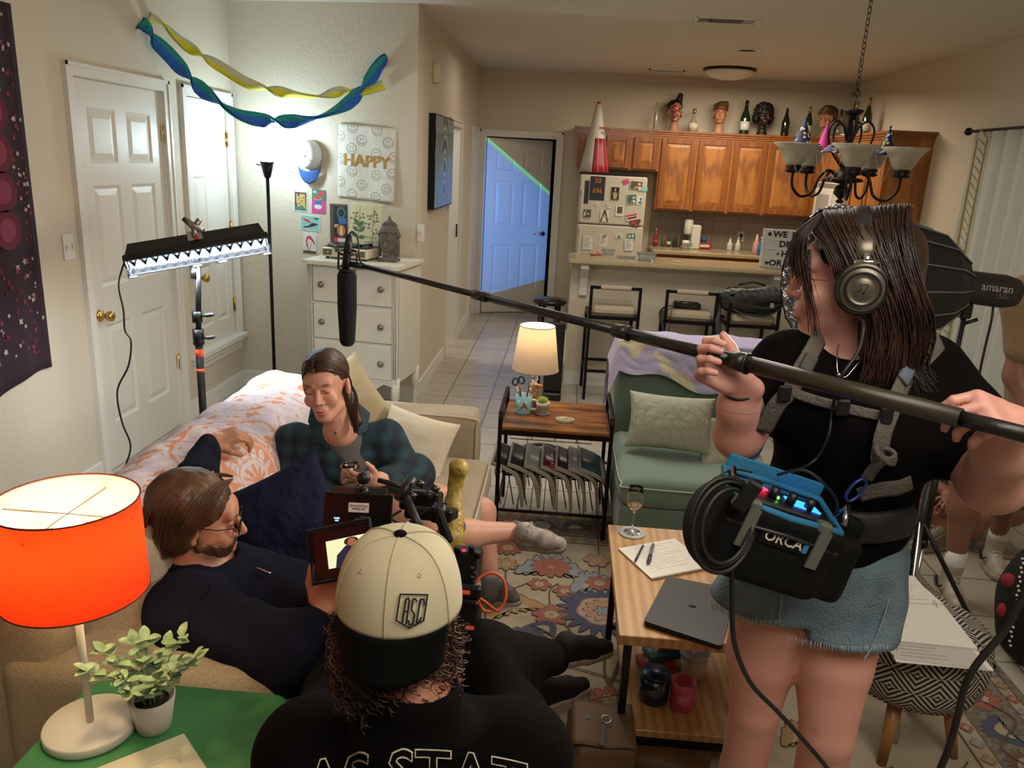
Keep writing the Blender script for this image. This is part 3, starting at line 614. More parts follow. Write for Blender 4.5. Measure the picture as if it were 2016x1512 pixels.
plate('light_switch', TRIM, BP(829, 458)+BN*.002, .05, .115, BR, 'narrow white light switch at the wall corner above grey head statue', 'light switch', 1)
c = PX(854, 145, XC); tag(MB().box(c+Vector((.02, 0, 0)), (.04, .12, .13), bev=.006).build('door_chime', mat('cream_plastic', '#cfc59a', .5)), 'small cream box mounted high on the hallway wall', 'wall box')
# tapestry on the left wall
TAPM = [mat('tapestry_ground', '#2b1722', .9, bump=(120, .3)), mat('tapestry_maroon', '#5a1830', .9), mat('tapestry_white', '#a79a98', .9), mat('tapestry_rose', '#7c3148', .9)]
tp = MB(); TY0, TY1, TZ0, TZ1 = 2.4, 3.44, .70, 2.28
def tf(u, v): return (XL+.02+.008*math.sin(u*25), TY0+(TY1-TY0)*u, TZ1+(TZ0-TZ1)*v-.09*(1-u)*v+.02*math.sin(u*9)*v)
tp.grid(tf, 40, 30, th=-.002)
rt = random.Random(5)
def tdisc(y, z, r, mi, n=8, pet=0):
    tp.m(mi); u = (y-TY0)/(TY1-TY0); x = XL+.0225+.008*math.sin(u*25)+.0003*mi+.0008; V = [(x, y, z)]
    k = n*2 if pet else n
    for i in range(k):
        a = 2*math.pi*i/k; q = r*(1 if not pet or i % 2 else .5); V.append((x, y+q*math.cos(a), z+q*math.sin(a)))
    tp.add(V, [[0, i+1, (i+1) % k+1] for i in range(k)])
for k in range(9):
    yy = 3.24; zz = 2.0-.16*k
    if 1.2 < zz < 1.85: tdisc(yy, zz, .085, 1, 20); tdisc(yy, zz, .05, 3, 16); tdisc(yy, zz, .02, 2, 8)
for k in range(420):
    y = rt.uniform(2.9, 3.42); z = rt.uniform(.80, 2.24)
    if abs(y-3.24) < .09 and 1.2 < z < 1.9: continue
    tdisc(y, z, rt.uniform(.006, .018), rt.choice((1, 2, 2, 3, 3)), rt.choice((4, 5)), 1)
tag(tp.build('tapestry', TAPM), 'dark maroon patterned cloth tapestry hanging on the left wall', 'tapestry')
# torch lamp in the corner
tx, ty = PY(532, 500, 5.30).x, 5.30
t = thing('torch_lamp', 'thin black torch floor lamp standing in the corner by the narrow door', 'floor lamp', (tx, ty, 0))
MB().lathe([(.13, 0), (.13, .012), (.05, .025), (.012, .035)], (tx, ty, 0), n=28).build('base', BLK, t); MB().cyl((tx, ty, .03), (tx, ty, 1.57), .0115).build('pole', BLK, t)
MB().lathe([(.018, 1.56), (.024, 1.575), (.046, 1.665), (.042, 1.665), (.02, 1.58), (0, 1.575)], (tx, ty, 0), n=24).build('lamp_bowl', BLK, t); MB().tube([(tx-.045, ty, 1.64), (tx-.075, ty, 1.645)], .004, 6).build('switch', BLK, t)
MB().sph((tx, ty, 1.655), (.03, .03, .03)).build('bulb', mat('torch_bulb', '#ffffff', emit=('#d8f0ff', 60)), t)
light('POINT', 'torch_glow', (tx, ty+.05, 1.76), 13, COOL, .05)
# LED bar on a stand
sx_, sy_ = PY(388, 620, 3.3).x, 3.30
a, b = PY(246, 508, 3.18), PY(524, 462, 3.42); ax = (b-a).normalized(); mid = (a+b)/2; LB = (b-a).length
fwd = Vector((.62, -.55, -.62)); fwd = (fwd-ax*fwd.dot(ax)).normalized(); upv = ax.cross(fwd)*1; 
if upv.z < 0: upv = -upv
BM = Matrix((ax, upv, fwd)).transposed()
t = thing('light_stand', 'black light stand with clamp knobs behind the sofa back', 'stand', (sx_, sy_, 0))
ptop = mid-Vector((0, 0, .05)); 
MB().cyl((sx_, sy_, .02), (sx_, sy_, .95), .0165).build('lower_tube', BLK, t); MB().cyl((sx_, sy_, .92), (ptop.x, ptop.y, ptop.z), .012).build('upper_tube', BLK, t)
for z, r, h in ((.90, .024, .07), (1.0, .022, .05), (ptop.z-.09, .018, .05)): MB().cyl((sx_, sy_, z), (sx_, sy_, z+h), r).build('collar', BLK, t)
for z in (.93, 1.03): MB().tube([(sx_+.02, sy_, z), (sx_+.05, sy_-.01, z+.005)], .006, 8).box((sx_+.06, sy_-.012, z+.008), (.045, .014, .018), rot(0, -.2, 0), bev=.006).build('knob', BLKP, t)
MB().cyl((sx_, sy_, .845), (sx_, sy_, .85+.03), .0172).build('orange_band', ORANGE, t); MB().cyl((sx_, sy_, .775), (sx_, sy_, .79), .0172).build('orange_band', ORANGE, t)
for k in range(3):
    a_ = k*2.094+.5; q = Vector((math.cos(a_), math.sin(a_), 0)); c0 = Vector((sx_, sy_, 0)); MB().tube([c0+Vector((0, 0, .42))+q*.02, c0+q*.36+Vector((0, 0, .02))], .009, 8).tube([c0+Vector((0, 0, .15))+q*.02, c0+q*.2+Vector((0, 0, .23))], .006, 6).build('leg', BLK, t)
t = thing('led_bar_light', 'long black LED bar light with lit honeycomb front on a stand', 'video light', mid)
w2, h2, dp = LB/2, .048, .055
mb = MB().at(mid, BM)
mb.add([(-w2+.02, -.02, -dp), (w2-.02, -.02, -dp), (w2-.02, .022, -dp), (-w2+.02, .022, -dp), (-w2, -h2, dp), (w2, -h2, dp), (w2, h2, dp), (-w2, h2, dp)], [[3, 2, 1, 0], [0, 1, 5, 4], [1, 2, 6, 5], [2, 3, 7, 6], [3, 0, 4, 7]])
mb.build('light_box', BLKP, t)
MB().at(mid, BM).box((0, 0, dp-.028), (LB-.02, .085, .004)).build('diffuser', mat('led_diffuser', '#cfe4ff', emit=('#cfe6ff', 2.4)), t)
mb = MB().at(mid, BM); n = 13
for i in range(n):
    x0 = -w2+.01+i*(LB-.02)/n; x1 = x0+(LB-.02)/n
    for ya, yb in ((-h2, h2), (h2, -h2)): 
        d = Vector((x1-x0, yb-ya, 0)); mb.box(((x0+x1)/2, 0, dp-.012), (d.length, .003, .022), rot(0, 0, math.atan2(yb-ya, x1-x0)))
for yy in (-h2, h2): mb.box((0, yy, dp-.01), (LB, .007, .03))
for xx in (-w2, w2): mb.box((xx, 0, dp-.01), (.007, 2*h2, .03))
mb.build('honeycomb_grid', BLKP, t)
for x in (-w2*.96, -.02, w2*.3, w2*.96): MB().at(mid, BM).box((x, -h2-.008, dp-.005), (.04, .014, .03), bev=.005).build('velcro_tab', BLKP, t)
cc = mid+upv*.035-fwd*.02
mb = MB().box(cc, (.06, .012, .05), BM@rot(.5)).tube([cc, cc+Vector((0, 0, .04))], .014, 10).tube([cc+Vector((-.045, 0, .075)), cc+Vector((-.01, 0, .05)), cc+Vector((.04, 0, .03))], [.012, .016, .010], 8).tube([cc+Vector((0, 0, .04)), cc+Vector((.02, .01, .075))], .012, 8); mb.build('spring_clamp', mat('brushed_steel', '#a9a7a2', .3, 1), t, label='metal clamp with small red tag')
MB().box(cc-upv*.0-fwd*.0+Vector((.01, -.012, -.0)), (.02, .004, .014), BM).build('tag', mat('red_tag', '#c23a26', .6), t)
lo = light('AREA', 'led_bar_glow', mid+fwd*.07, 15, (.86, .94, 1), LB, mid+fwd, .08)
lo.rotation_euler = Matrix((ax, ax.cross(fwd)*-1, -fwd)).transposed().to_euler()
CORD = mat('black_rubber_cord', '#141312', .55)
pts = [PY(x, y, Y) for x, y, Y in [(246, 512, 3.16), (234, 560, 3.1), (243, 610, 3.1), (246, 650, 3.12), (258, 672, 3.12), (253, 720, 3.12), (231, 770, 3.1), (240, 830, 3.1), (257, 876, 3.1), (248, 915, 3.08), (236, 950, 3.04)]]
tag(MB().tube(catmull(pts, 6), .0042, 6).build('power_cord', CORD), 'wavy black cord dangling from the left end of LED bar light', 'cord')
tag(MB().tube(catmull([PZ(x, y, .006) for x, y in [(262, 960), (266, 940), (290, 925), (325, 921), (338, 928), (325, 945), (290, 962)]], 6), .008, 8).build('floor_cable', CORD), 'thick dark cable looped on tiles beside the large white door', 'cable')
tag(MB().tube(catmull([PZ(x, y, .006) for x, y in [(416, 836), (440, 825), (462, 822), (436, 826), (434, 820), (470, 815), (448, 806), (450, 803), (478, 802), (495, 796)]], 6), .005, 6).build('floor_cable', CORD), 'thin black cable tangled on the floor behind the sofa', 'cable')
# dresser
dw, dd, dh = .68, .45, 1.06; DRa = math.radians(-9); DO = Vector((-1.72, 5.12, 0)); DT = rot(0, 0, DRa)
WP = mat('white_furniture_paint', '#d6d2c4', .42, bump=(20, .08)); t = thing('dresser', 'white painted chest of drawers against the back wall', 'dresser', DO, DRa)
def DL(x, y, z): return DO+DT@Vector((x, y, z))
mb = MB(); mb.bb((.02, .02, .27), (dw-.02, dd, dh-.025)); mb.bb((.02, 0, .27), (.055, .03, dh-.025)).bb((dw-.055, 0, .27), (dw-.02, .03, dh-.025))
for i in range(3):
    for x in (.030, .0445): mb.cyl((x, 0, .30), (x, 0, dh-.03), .004, n=8); mb.cyl((dw-x, 0, .30), (dw-x, 0, dh-.03), .004, n=8)
for z in (.27, .52, .77): mb.bb((.055, .008, z), (dw-.055, .03, z+.012))
pol = [(.055, 0), (.055, -.06), (.12, -.045), (.18, -.09), (.26, -.07), (.34, -.085), (.42, -.07), (.5, -.09), (.56, -.045), (.625, -.06), (.625, 0)]
mb.prism([(x, z) for x, z in pol], .02, (0, .03, .30), rot(math.pi/2)); mb.build('carcass', WP, t, 'local')
MB().prism([(0, 0), (0, -.025), (.04, -.04), (dw-.04, -.04), (dw, -.025), (dw, 0), (dw, dd+.01), (0, dd+.01)], .025, (0, 0, dh-.025)).build('top', WP, t, 'local')
KN = mat('pewter_knob', '#8b8478', .3, .9)
for i, z in enumerate((.785, .535, .285)):
    d = MB().box((dw/2, .012, z+.118), (dw-.118, .022, .232), bev=.006).build('drawer', WP, t, 'local')
    for x in (.13, dw-.13): 
        kb = MB().lathe([(.0, 0), (.008, 0), (.007, .012), (.018, .016), (.022, .024), (.016, .032), (0, .036)], (x, 0, z+.118), rot(math.pi/2), 16)
        for j in range(8): kb.sph((x+.014*math.cos(j*.785), -.030, z+.118+.014*math.sin(j*.785)), .0045, n=6, k=4)
        kb.build('knob', KN, d, 'local')
for x in (.04, dw-.04):
    for y in (.03, dd-.04): MB().lathe([(.014, 0), (.02, .03), (.013, .06), (.024, .10), (.012, .13), (.028, .16), (.03, .30)], (x, y, 0), n=14).build('leg', WP, t, 'local')
# record player
rp = DL(.25, .22, dh); t = thing('record_player', 'cream suitcase record player with botanical print lid on dresser', 'record player', rp, DRa-.05)
CRM = mat('cream_vinyl', '#cfc6ae', .5, bump=(200, .2)); TAUPE = mat('speaker_cloth', '#6b6048', .9)
MB().box((0, 0, .045), (.34, .24, .065), bev=.01).box((-.12, -.12, .045), (.01, .01, .01)).build('case', CRM, t, 'local')
MB().box((0, 0, .079), (.315, .215, .004)).build('deck', BLKP, t, 'local')
MB().lathe([(0, 0), (.115, 0), (.118, .006), (.112, .012), (0, .013)], (-.05, -.01, .081), n=32).build('platter', mat('dark_record', '#22272b', .25), t, 'local')
MB().tube([(.10, .07, .095), (.11, .0, .10), (.08, -.06, .095)], .005, 6).cyl((.10, .07, .08), (.10, .07, .10), .015).build('tonearm', BLKP, t, 'local')
for x in (-.125, .115): MB().box((x, -.121, .045), (.065, .004, .036)).build('speaker_grille', TAUPE, t, 'local')
for x in (-.05, .05): MB().box((x, -.123, .06), (.03, .008, .022)).build('latch', mat('dark_brass', '#5d5135', .4, .8), t, 'local')
for x in (-.14, .14):
    for y in (-.09, .09): MB().cyl((x, y, 0), (x, y, .014), .012).build('foot', BLKP, t, 'local')
BOT = [mat('botanical_paper', '#cfc9a4', .8), mat('leaf_green', '#4f7050', .8), mat('stem_brown', '#5b5438', .8), mat('bud_tan', '#8a7a50', .8)]
LR = rot(math.pi/2-.12); lid = MB().at((.03, .125, .07), LR); lid.box((0, .145, 0), (.235, .29, .022), bev=.004)
def flat(mb, pts, z): mb.add([(x, y, z) for x, y in pts], [list(range(len(pts)))])
def leafpoly(x, y, l, w, a, n=6):
    P = [(l*i/n, w*math.sin(math.pi*i/n)) for i in range(n+1)]+[(l*i/n, -w*math.sin(math.pi*i/n)) for i in range(n-1, 0, -1)]; return [(x+p*math.cos(a)-q*math.sin(a), y+p*math.sin(a)+q*math.cos(a)) for p, q in P]
def line2(mb, p, q, w, z): d = Vector((q[0]-p[0], q[1]-p[1])).normalized(); n = (-d.y*w/2, d.x*w/2); flat(mb, [(p[0]+n[0], p[1]+n[1]), (p[0]-n[0], p[1]-n[1]), (q[0]-n[0], q[1]-n[1]), (q[0]+n[0], q[1]+n[1])], z)
z0 = .0115
for sx0, brs in ((-.05, [(.09, .12, 1), (.12, .14, -1), (.16, .1, 1), (.18, .09, -1)]), (.055, [(.06, .1, 1), (.10, .12, -1), (.14, .1, 1), (.17, .08, -1), (.2, .06, 1)])):
    lid.m(2); line2(lid, (sx0, .03), (sx0+.005, .27), .003, z0)
    for y, l, s in brs:
        a = math.pi/2-s*.6; lid.m(2); line2(lid, (sx0, y), (sx0+l*.6*math.cos(a), y+l*.6*math.sin(a)), .002, z0+.0001)
        for k in range(3): q = .5+.25*k; lid.m(1 if k % 2 else 3); flat(lid, leafpoly(sx0+l*.6*q*math.cos(a), y+l*.6*q*math.sin(a), .022, .007, a+1.2*(-1)**k), z0+.0002+.0001*k)
lid.m(1)
for k, (y, a) in enumerate(((.10, 2.5), (.10, .5), (.07, 2.9), (.14, 2.2), (.13, .9), (.06, .1))): flat(lid, leafpoly(-.05, y, .055, .014, a), z0+.0006+.0001*k)
lid.m(3)
for k in range(10): flat(lid, leafpoly(.0+.022*(k % 5), .03+.028*(k//5), .014, .005, .3*k), z0+.0005)
lid.build('lid', BOT, t, 'local')
# grey serene head statue with curls and pointed bun
hd = DL(.52, .20, dh); t = SDF(.012); ST = mat('grey_stone', '#5d564e', .75, bump=(150, .25))
t.frame(hd+Vector((0, 0, .0)), np.array(rot(0, 0, -.12)))
t.ell((0, 0, .155), (.062, .07, .078)).ell((0, -.012, .105), (.052, .058, .06)).cap((0, .01, .0), (0, .008, .07), .048, .042).box((0, .005, .010), (.062, .055, .012), .008)
t.cap((0, -.062, .135), (0, -.082, .107), .007, .010, .008).ell((0, -.068, .083), (.02, .009, .005), k=.005).ell((0, -.067, .076), (.017, .009, .005), k=.005).ell((0, -.058, .052), (.02, .016, .014))
for s in (-1, 1):
    t.ell((s*.026, -.058, .134), (.017, .010, .007), k=.004).cap((s*.012, -.066, .148), (s*.044, -.05, .150), .004, .003, .006).ell((s*.066, .0, .125), (.008, .016, .03)).cap((s*.066, .0, .10), (s*.064, -.004, .045), .010, .013, .01)
t.ell((0, .01, .225), (.045, .045, .035)).cap((0, .01, .25), (0, .01, .30), .022, .004)
rc = random.Random(2)
for k in range(190):
    th = k*2.39996; zz = .02+.98*k/190; r_ = math.sqrt(max(0, 1-zz*zz)); p = np.array([math.cos(th)*r_*.066, math.sin(th)*r_*.074+.004, .160+zz*.082])
    if p[1] < -.028 and p[2] < .192: continue
    t.ell(p, .0085, k=.002)
for k in range(40):
    th = k*2.39996; zz = k/40; r_ = math.sqrt(max(0, 1-zz*zz)); t.ell((math.cos(th)*r_*.046, math.sin(th)*r_*.046+.01, .228+zz*.036), .0075, k=.002)
for k in range(14):
    a_ = math.pi*(k/13); t.ell((.066*math.cos(a_), .03, .17-.0*k), .008, k=.002)
V, F = t.mesh(.0034); tag(addmesh('head_statue', V, F, ST, smooth=True), 'grey stone head statue with curled hair and pointed bun on dresser', 'statue')
# streamers
def streamer(pts, w, mats, name, label, tw=9, seg=110):
    P = catmull(pts, 30); P = [P[int(i*(len(P)-1)/seg)] for i in range(seg+1)]; mb = MB()
    for side in (0, 1):
        V = []; F = []
        for i, p in enumerate(P):
            d = (P[min(i+1, seg)]-P[max(i-1, 0)]).normalized(); a = Vector((0, 0, 1)); a = (a-d*a.dot(d)).normalized(); b_ = d.cross(a); th = tw*math.pi*i/seg*.5+.6*math.sin(i*.21)+side*.35
            v = a*math.cos(th)+b_*math.sin(th); n_ = d.cross(v)*.003*(1 if side else -1); V += [p+v*w/2+n_, p-v*w/2+n_, p+v*w/2-n_*.3, p-v*w/2-n_*.3]
        for i in range(seg):
            j = 4*i; k = j+4; F += [[j, j+1, k+1, k], [j+3, j+2, k+2, k+3], [j, k, k+2, j+2], [j+1, j+3, k+3, k+1]]
        mb.m(side); mb.add(V, F, True)
    return tag(mb.build(name, mats), label, 'streamer')
CB, CG, CY, CYW = mat('blue_crepe', '#1f5fb8', .8, bump=(60, .3)), mat('teal_crepe', '#1a8f88', .8), mat('yellow_crepe', '#d8d21e', .8), mat('pale_crepe', '#c3c7a8', .8)
def sp(lst, m=0):
    out = []
    for i, (x, y) in enumerate(lst):
        t_ = i/(len(lst)-1); off = .03+.40*math.sin(math.pi*t_)
        a_, b_ = PX(x, y, XL+.02), BP(x, y, .03); pt = BP(x, y, .03) if x > 470 else None
        Y = 3.9+(5.45-3.9)*((x-272)/(765-272))**.7 if True else 0
        if i == 0: out.append(PX(x, y, XL+.02))
        elif i == len(lst)-1: out.append(BP(x, y, .02))
        else: Y0 = PX(lst[0][0], lst[0][1], XL).y; Y1 = BP(*lst[-1]).y; s_ = (x-lst[0][0])/(lst[-1][0]-lst[0][0]); out.append(PY(x, y, 1/((1-s_)/Y0+s_/Y1)))
    return out
streamer(sp([(277, 45), (300, 75), (335, 110), (375, 155), (420, 195), (470, 225), (520, 237), (570, 239), (620, 233), (680, 207), (722, 165), (745, 130), (762, 112)]), .085, [CB, CG], 'paper_streamer', 'twisted blue and teal crepe streamer swagged across the corner', 13)
streamer(sp([(293, 35), (325, 52), (355, 80), (390, 105), (440, 135), (490, 165), (540, 178), (580, 185), (630, 190), (670, 180), (710, 180), (755, 167)]), .065, [CY, CYW], 'paper_streamer', 'twisted yellow crepe streamer hanging above the blue one', 10)
# ball cap on the wall
cp = BP(613, 318, 0); t = thing('ball_cap', 'pale cap with blue brim hanging on the back wall', 'cap', cp)
CW = mat('white_cotton', '#cfd3d4', .85, bump=(80, .2)); CN = mat('blue_cotton', '#2c4f86', .85, bump=(120, .2))
def capf(u, v):
    a = 2*math.pi*u; r = math.cos(v*math.pi/2)**.6; return BR@Vector((.085*r*math.cos(a), .035+.10*r*math.sin(a)+.01*(1-v), .005+.10*math.sin(v*math.pi/2)))+cp
MB().grid(capf, 28, 10, closeu=True, th=.002).build('crown', CW, t)
def brimf(u, v):
    a = math.pi*(1+u); r0 = (.083, .075); return BR@Vector((r0[0]*math.cos(a)*(1+.0*v), -.02+(.045+.085*v)*math.sin(a)+(.0), .03+.02*math.sin(math.pi*u)*(1-.4*v)))+cp
MB().grid(brimf, 24, 6, th=.003).build('brim', CN, t); MB().sph(cp+BR@Vector((0, .04, .105)), (.008, .008, .005)).build('button', CW, t)
mb = MB().at(cp, BR)
for x, y in ((-.035, .07), (.03, .07), (-.04, .015), (.038, .01)): mb.torus((x, y, .1), .003, .0012, n=10, k=5)
mb.tube([(0, .14, .05), (0, .10, .09), (0, .04, .106)], .0015, 5).build('eyelet', CN, t)
# banner
a, b, c, d = [BP(*p, .012) for p in ((667, 243), (781, 253), (776, 400), (665, 388))]
BANM = [mat('banner_cotton', '#d5d1c4', .9, bump=(30, .4, .01)), mat('banner_ink', '#5d5c58', .9), mat('banner_gold', '#a98238', .7, bump=(90, .5))]
bn = MB(); Bw = (b-a).length; Bh = (d-a).length; bc = (a+b+c+d)/4
def bsurf(x, y): u, v = x/Bw+.5, .5-y/Bh; return a.lerp(b, u).lerp(d.lerp(c, u), v)+BN*(.006*math.sin(5*u+3*v)+.004*math.sin(11*u-2*v)+.006*abs(math.sin(3.14*u))*(1-v))
bn.grid(lambda u, v: bsurf((u-.5)*Bw, (.5-v)*Bh), 24, 24, th=-.002)
def bflat(pts, mi, z=.0008): bn.m(mi); bn.add([bsurf(x, y)+BN*z for x, y in pts], [list(range(len(pts)))])
def ring2(x, y, r, w, mi, a0=0, a1=2*math.pi, n=26, z=.0008):
    for i in range(n):
        p0 = a0+(a1-a0)*i/n; p1 = a0+(a1-a0)*(i+1)/n
        q = [(x+r*math.cos(p0), y+r*math.sin(p0)), (x+r*math.cos(p1), y+r*math.sin(p1)), (x+(r-w)*math.cos(p1), y+(r-w)*math.sin(p1)), (x+(r-w)*math.cos(p0), y+(r-w)*math.sin(p0))]
        if max(abs(k[0]) for k in q) < Bw/2 and max(abs(k[1]) for k in q) < Bh/2: bflat(q, mi, z)
R0 = Bw*.085
for fx, fy in ((-.25, .46), (.17, .45), (-.09, .30), (.36, .30), (-.26, .18), (.16, .14), (.46, .11), (-.47, .33), (-.47, .03), (-.25, -.12), (.17, -.15), (.45, -.11), (-.46, -.28), (-.08, -.30), (.36, -.32), (-.25, -.44), (.17, -.45)):
    x, y = fx*Bw, fy*Bh
    ring2(x, y, R0, R0*.07, 1); ring2(x, y, R0*.62, R0*.08, 1, math.pi*1.08, math.pi*1.92, 12)
    for s in (-1, 1):
        if abs(x+s*R0*.25)+R0*.1 < Bw/2 and abs(y+R0*.3)+R0*.2 < Bh/2: bflat([(x+s*R0*.25+R0*.07*math.cos(k*.785), y+R0*.27+R0*.16*math.sin(k*.785)) for k in range(8)], 1)
V, F = textgeo('HAPPY', Bw*.27, .98); bn.m(2)
for off in ((0, 0), (.003, 0), (-.003, 0), (0, .002), (0, -.002), (.005, .0005), (-.005, .0005)):
    bn.add([bsurf(x+off[0], y+off[1]+.02*Bh)+BN*(.0016+abs(off[0])*.05) for x, y, _ in V], F)
bn.m(0); tag(bn.build('wall_banner', BANM), 'white cloth banner with smiley faces and gold word HAPPY', 'banner')
# cards
ART = [mat('card_white', '#ccd0c8', .8), mat('art_brown', '#5a4a38', .8), mat('art_gold', '#b79d5c', .8), mat('art_green', '#4d7462', .8), mat('art_pink', '#c24a8c', .8), mat('art_teal', '#84b9b4', .8), mat('art_red', '#c23f4c', .8), mat('art_dark', '#2a2c34', .8), mat('art_blue', '#3a68a8', .8), mat('art_orange', '#d08038', .8), mat('art_skin', '#c99a78', .8)]
def card(px, w, h, label, draw, tilt=0, back=0, name='art_card', cat='card', wall=None, parent=None):
    c = wall[0] if wall else BP(*px, .001); Rr = (wall[1] if wall else BR)@rot(0, 0, tilt); mb = MB().at(c, Rr); mb.m(back).box((0, 0, .001), (w, h, .002)); st = [.0022]
    def fl(pts, mi): st[0] += .00012; mb.m(mi); mb.add([(x*w, y*h, st[0]) for x, y in pts], [list(range(len(pts)))])
    draw(fl); return tag(mb.build(name, ART), label, cat)
def rc_(x0, y0, x1, y1): return [(x0, y0), (x1, y0), (x1, y1), (x0, y1)]
def el_(x, y, a, b, n=16, t=0): return [(x+a*math.cos(2*math.pi*i/n)*math.cos(t)-b*math.sin(2*math.pi*i/n)*math.sin(t), y+a*math.cos(2*math.pi*i/n)*math.sin(t)+b*math.sin(2*math.pi*i/n)*math.cos(t)) for i in range(n)]
def d1(f): f(rc_(-.43, -.45, .43, .38), 1); f(rc_(-.43, -.45, .43, -.25), 3); f([(-.3, .3), (.3, .3), (.38, -.35), (.1, -.2), (-.2, -.3), (-.32, 0)], 2); [f(el_(x, y, .05, .03), 1) for x, y in ((-.1, .1), (.1, 0), (0, -.1), (.2, .15), (-.15, -.15))]; f(el_(-.15, .25, .07, .06), 7)
def d2(f): f(rc_(-.5, -.5, .5, .5), 4); f(rc_(-.5, .05, .5, .5), 3); f(el_(.2, .35, .25, .1), 6); f(el_(-.1, .12, .3, .09), 9); f(el_(-.1, .15, .22, .05), 6); f([(-.35, .05), (.25, .05), (.1, -.15), (-.2, -.15)], 8); f(el_(-.05, -.22, .28, .1), 0); f(el_(-.3, .4, .14, .07), 5)
def d3(f): f(rc_(-.46, -.44, .46, .44), 5); f([(-.4, .3), (-.1, .2), (.1, 0), (-.1, .02), (-.3, .15)], 6); f([(-.35, -.25), (-.1, -.2), (.1, .02), (.3, 0), (.38, -.08), (.15, -.2), (-.1, -.3), (-.3, -.32)], 7); f(el_(.3, .3, .12, .05), 7)
def d4(f): f(rc_(-.48, -.48, .48, -.34), 1); f([(-.3, .1), (-.2, .3), (.05, .36), (.3, .15), (.45, -.08), (.3, 0), (.1, .15), (-.1, .22), (-.22, .05)], 6); f([(-.26, .1), (-.2, .1), (-.05, -.35), (-.1, -.35)], 6); f([(.1, .05), (.14, .05), (.02, -.35), (-.02, -.35)], 6); f([(-.3, .12), (-.22, .1), (-.1, -.12), (-.2, -.2)], 6)
def d5(f):
    f(rc_(-.5, -.5, .5, .5), 1); f(rc_(-.3, -.48, .46, .44), 7); f(el_(.15, .28, .25, .15), 3); f(el_(.15, .28, .17, .1), 7); f(rc_(0, 0, .46, .15), 8); f(rc_(-.25, -.1, .3, -.02), 10); f(el_(.15, -.18, .27, .18), 1); f(el_(.15, -.18, .22, .14), 9); f([(.08, -.28), (.22, -.28), (.18, -.05), (.13, -.05)], 0); f(rc_(-.28, -.48, .46, -.36), 6); f(rc_(-.05, -.47, .4, -.38), 0)
card((592, 395), .105, .155, 'art card with gold patterned figure on brown ground', d1, -.03)
card((628, 397), .105, .165, 'pink and green painted art card of a cocktail glass', d2, -.03)
card((611, 439), .155, .11, 'pale teal art card with one red and one grey fish', d3, -.03)
card((610, 479), .105, .155, 'white art card of a bending pink wading bird', d4, -.03)
card((667, 440), .13, .27, 'dark narrow photo collage poster leaning behind the record player', d5, 0, 1, 'collage_poster', 'poster')
# blue canvas on the corridor wall
c0 = PX(862, 320, XC); y0, y1 = PX(843, 320, XC).y, PX(880, 320, XC).y
t = thing('canvas_picture', 'framed canvas with blue and grey ripple bands on the hallway wall', 'picture', (XC, (y0+y1)/2, 1.35))
zt, zb = PX(843, 218, XC+.04).z, PX(843, 416, XC+.04).z
MB().bb((XC, y0, zb), (XC+.05, y1, zt)).build('frame', BLK, t)
cm = mat('agate_print', '#9fb0ba', .25, coat=.4); nt = cm.node_tree; tc = N(nt, 'ShaderNodeTexCoord'); mp = N(nt, 'ShaderNodeMapping'); mp.inputs['Scale'].default_value = (1, 2.6, 1.1)
wv = N(nt, 'ShaderNodeTexWave', wave_type='RINGS', rings_direction='SPHERICAL'); wv.inputs['Scale'].default_value = 1.7; wv.inputs['Distortion'].default_value = 2.5; cr_ = N(nt, 'ShaderNodeValToRGB')
for i, (p_, c_) in enumerate(((0, '#24313f'), (.3, '#2f5f8f'), (.5, '#8fa3ad'), (.75, '#c9cfce'), (1, '#4f6272'))):
    e = cr_.color_ramp.elements[i] if i < 2 else cr_.color_ramp.elements.new(p_); e.position = p_; e.color = (*srgb(c_), 1)
nt.links.new(tc.outputs['Object'], mp.inputs[0]); nt.links.new(mp.outputs[0], wv.inputs[0]); nt.links.new(wv.outputs[1], cr_.inputs[0]); nt.links.new(cr_.outputs[0], nt.nodes['Principled BSDF'].inputs['Base Color'])
MB().bb((XC+.05, y0+.01, zb+.01), (XC+.052, y1-.01, zt-.01)).build('print', cm, t)
# ------------------------------------------------------------ kitchen
OAK = wood('oak_cabinet', '#a5692f', '#7c4a20', 9, (1, 1, .2), .45, 6, .05)
OAKV = wood('oak_frame', '#a2622b', '#75410f', 16, (1, 1, .06), .4, 3, .25)
OAKD = mat('oak_shadow_gap', '#2c1608', .8)
def cab_door(p0, u, w, h, parent, nrm, name='door', th=.02):
    """raised panel door; p0 lower corner, u direction of width, nrm outward"""
    R = Matrix((u, Vector((0, 0, 1)), nrm)).transposed(); mb = MB().at(p0, R); f = .055
    mb.box((w/2, h/2, th/2-.002), (w, h, th-.004), bev=.003)
    for c_, d_ in (((f/2, h/2), (f, h)), ((w-f/2, h/2), (f, h)), ((w/2, f/2), (w-2*f, f)), ((w/2, h-f/2), (w-2*f, f))): mb.box((c_[0], c_[1], th+.002), (d_[0], d_[1], .012), bev=.003)
    mb.m(1); i0, i1 = f+.006, f+.035; A = [(i0, i0), (w-i0, i0), (w-i0, h-i0), (i0, h-i0)]; B = [(i1, i1), (w-i1, i1), (w-i1, h-i1), (i1, h-i1)]
    for k in range(4): n = (k+1) % 4; mb.add([(*A[k], th-.003), (*A[n], th-.003), (*B[n], th+.005), (*B[k], th+.005)], [[0, 1, 2, 3]])
    mb.add([(*q, th+.005) for q in B], [[0, 1, 2, 3]]); return mb.build(name, [OAKV, OAK], parent)
KY = YF-.33; X1 = Vector((1, 0, 0)); NF = Vector((0, -1, 0))
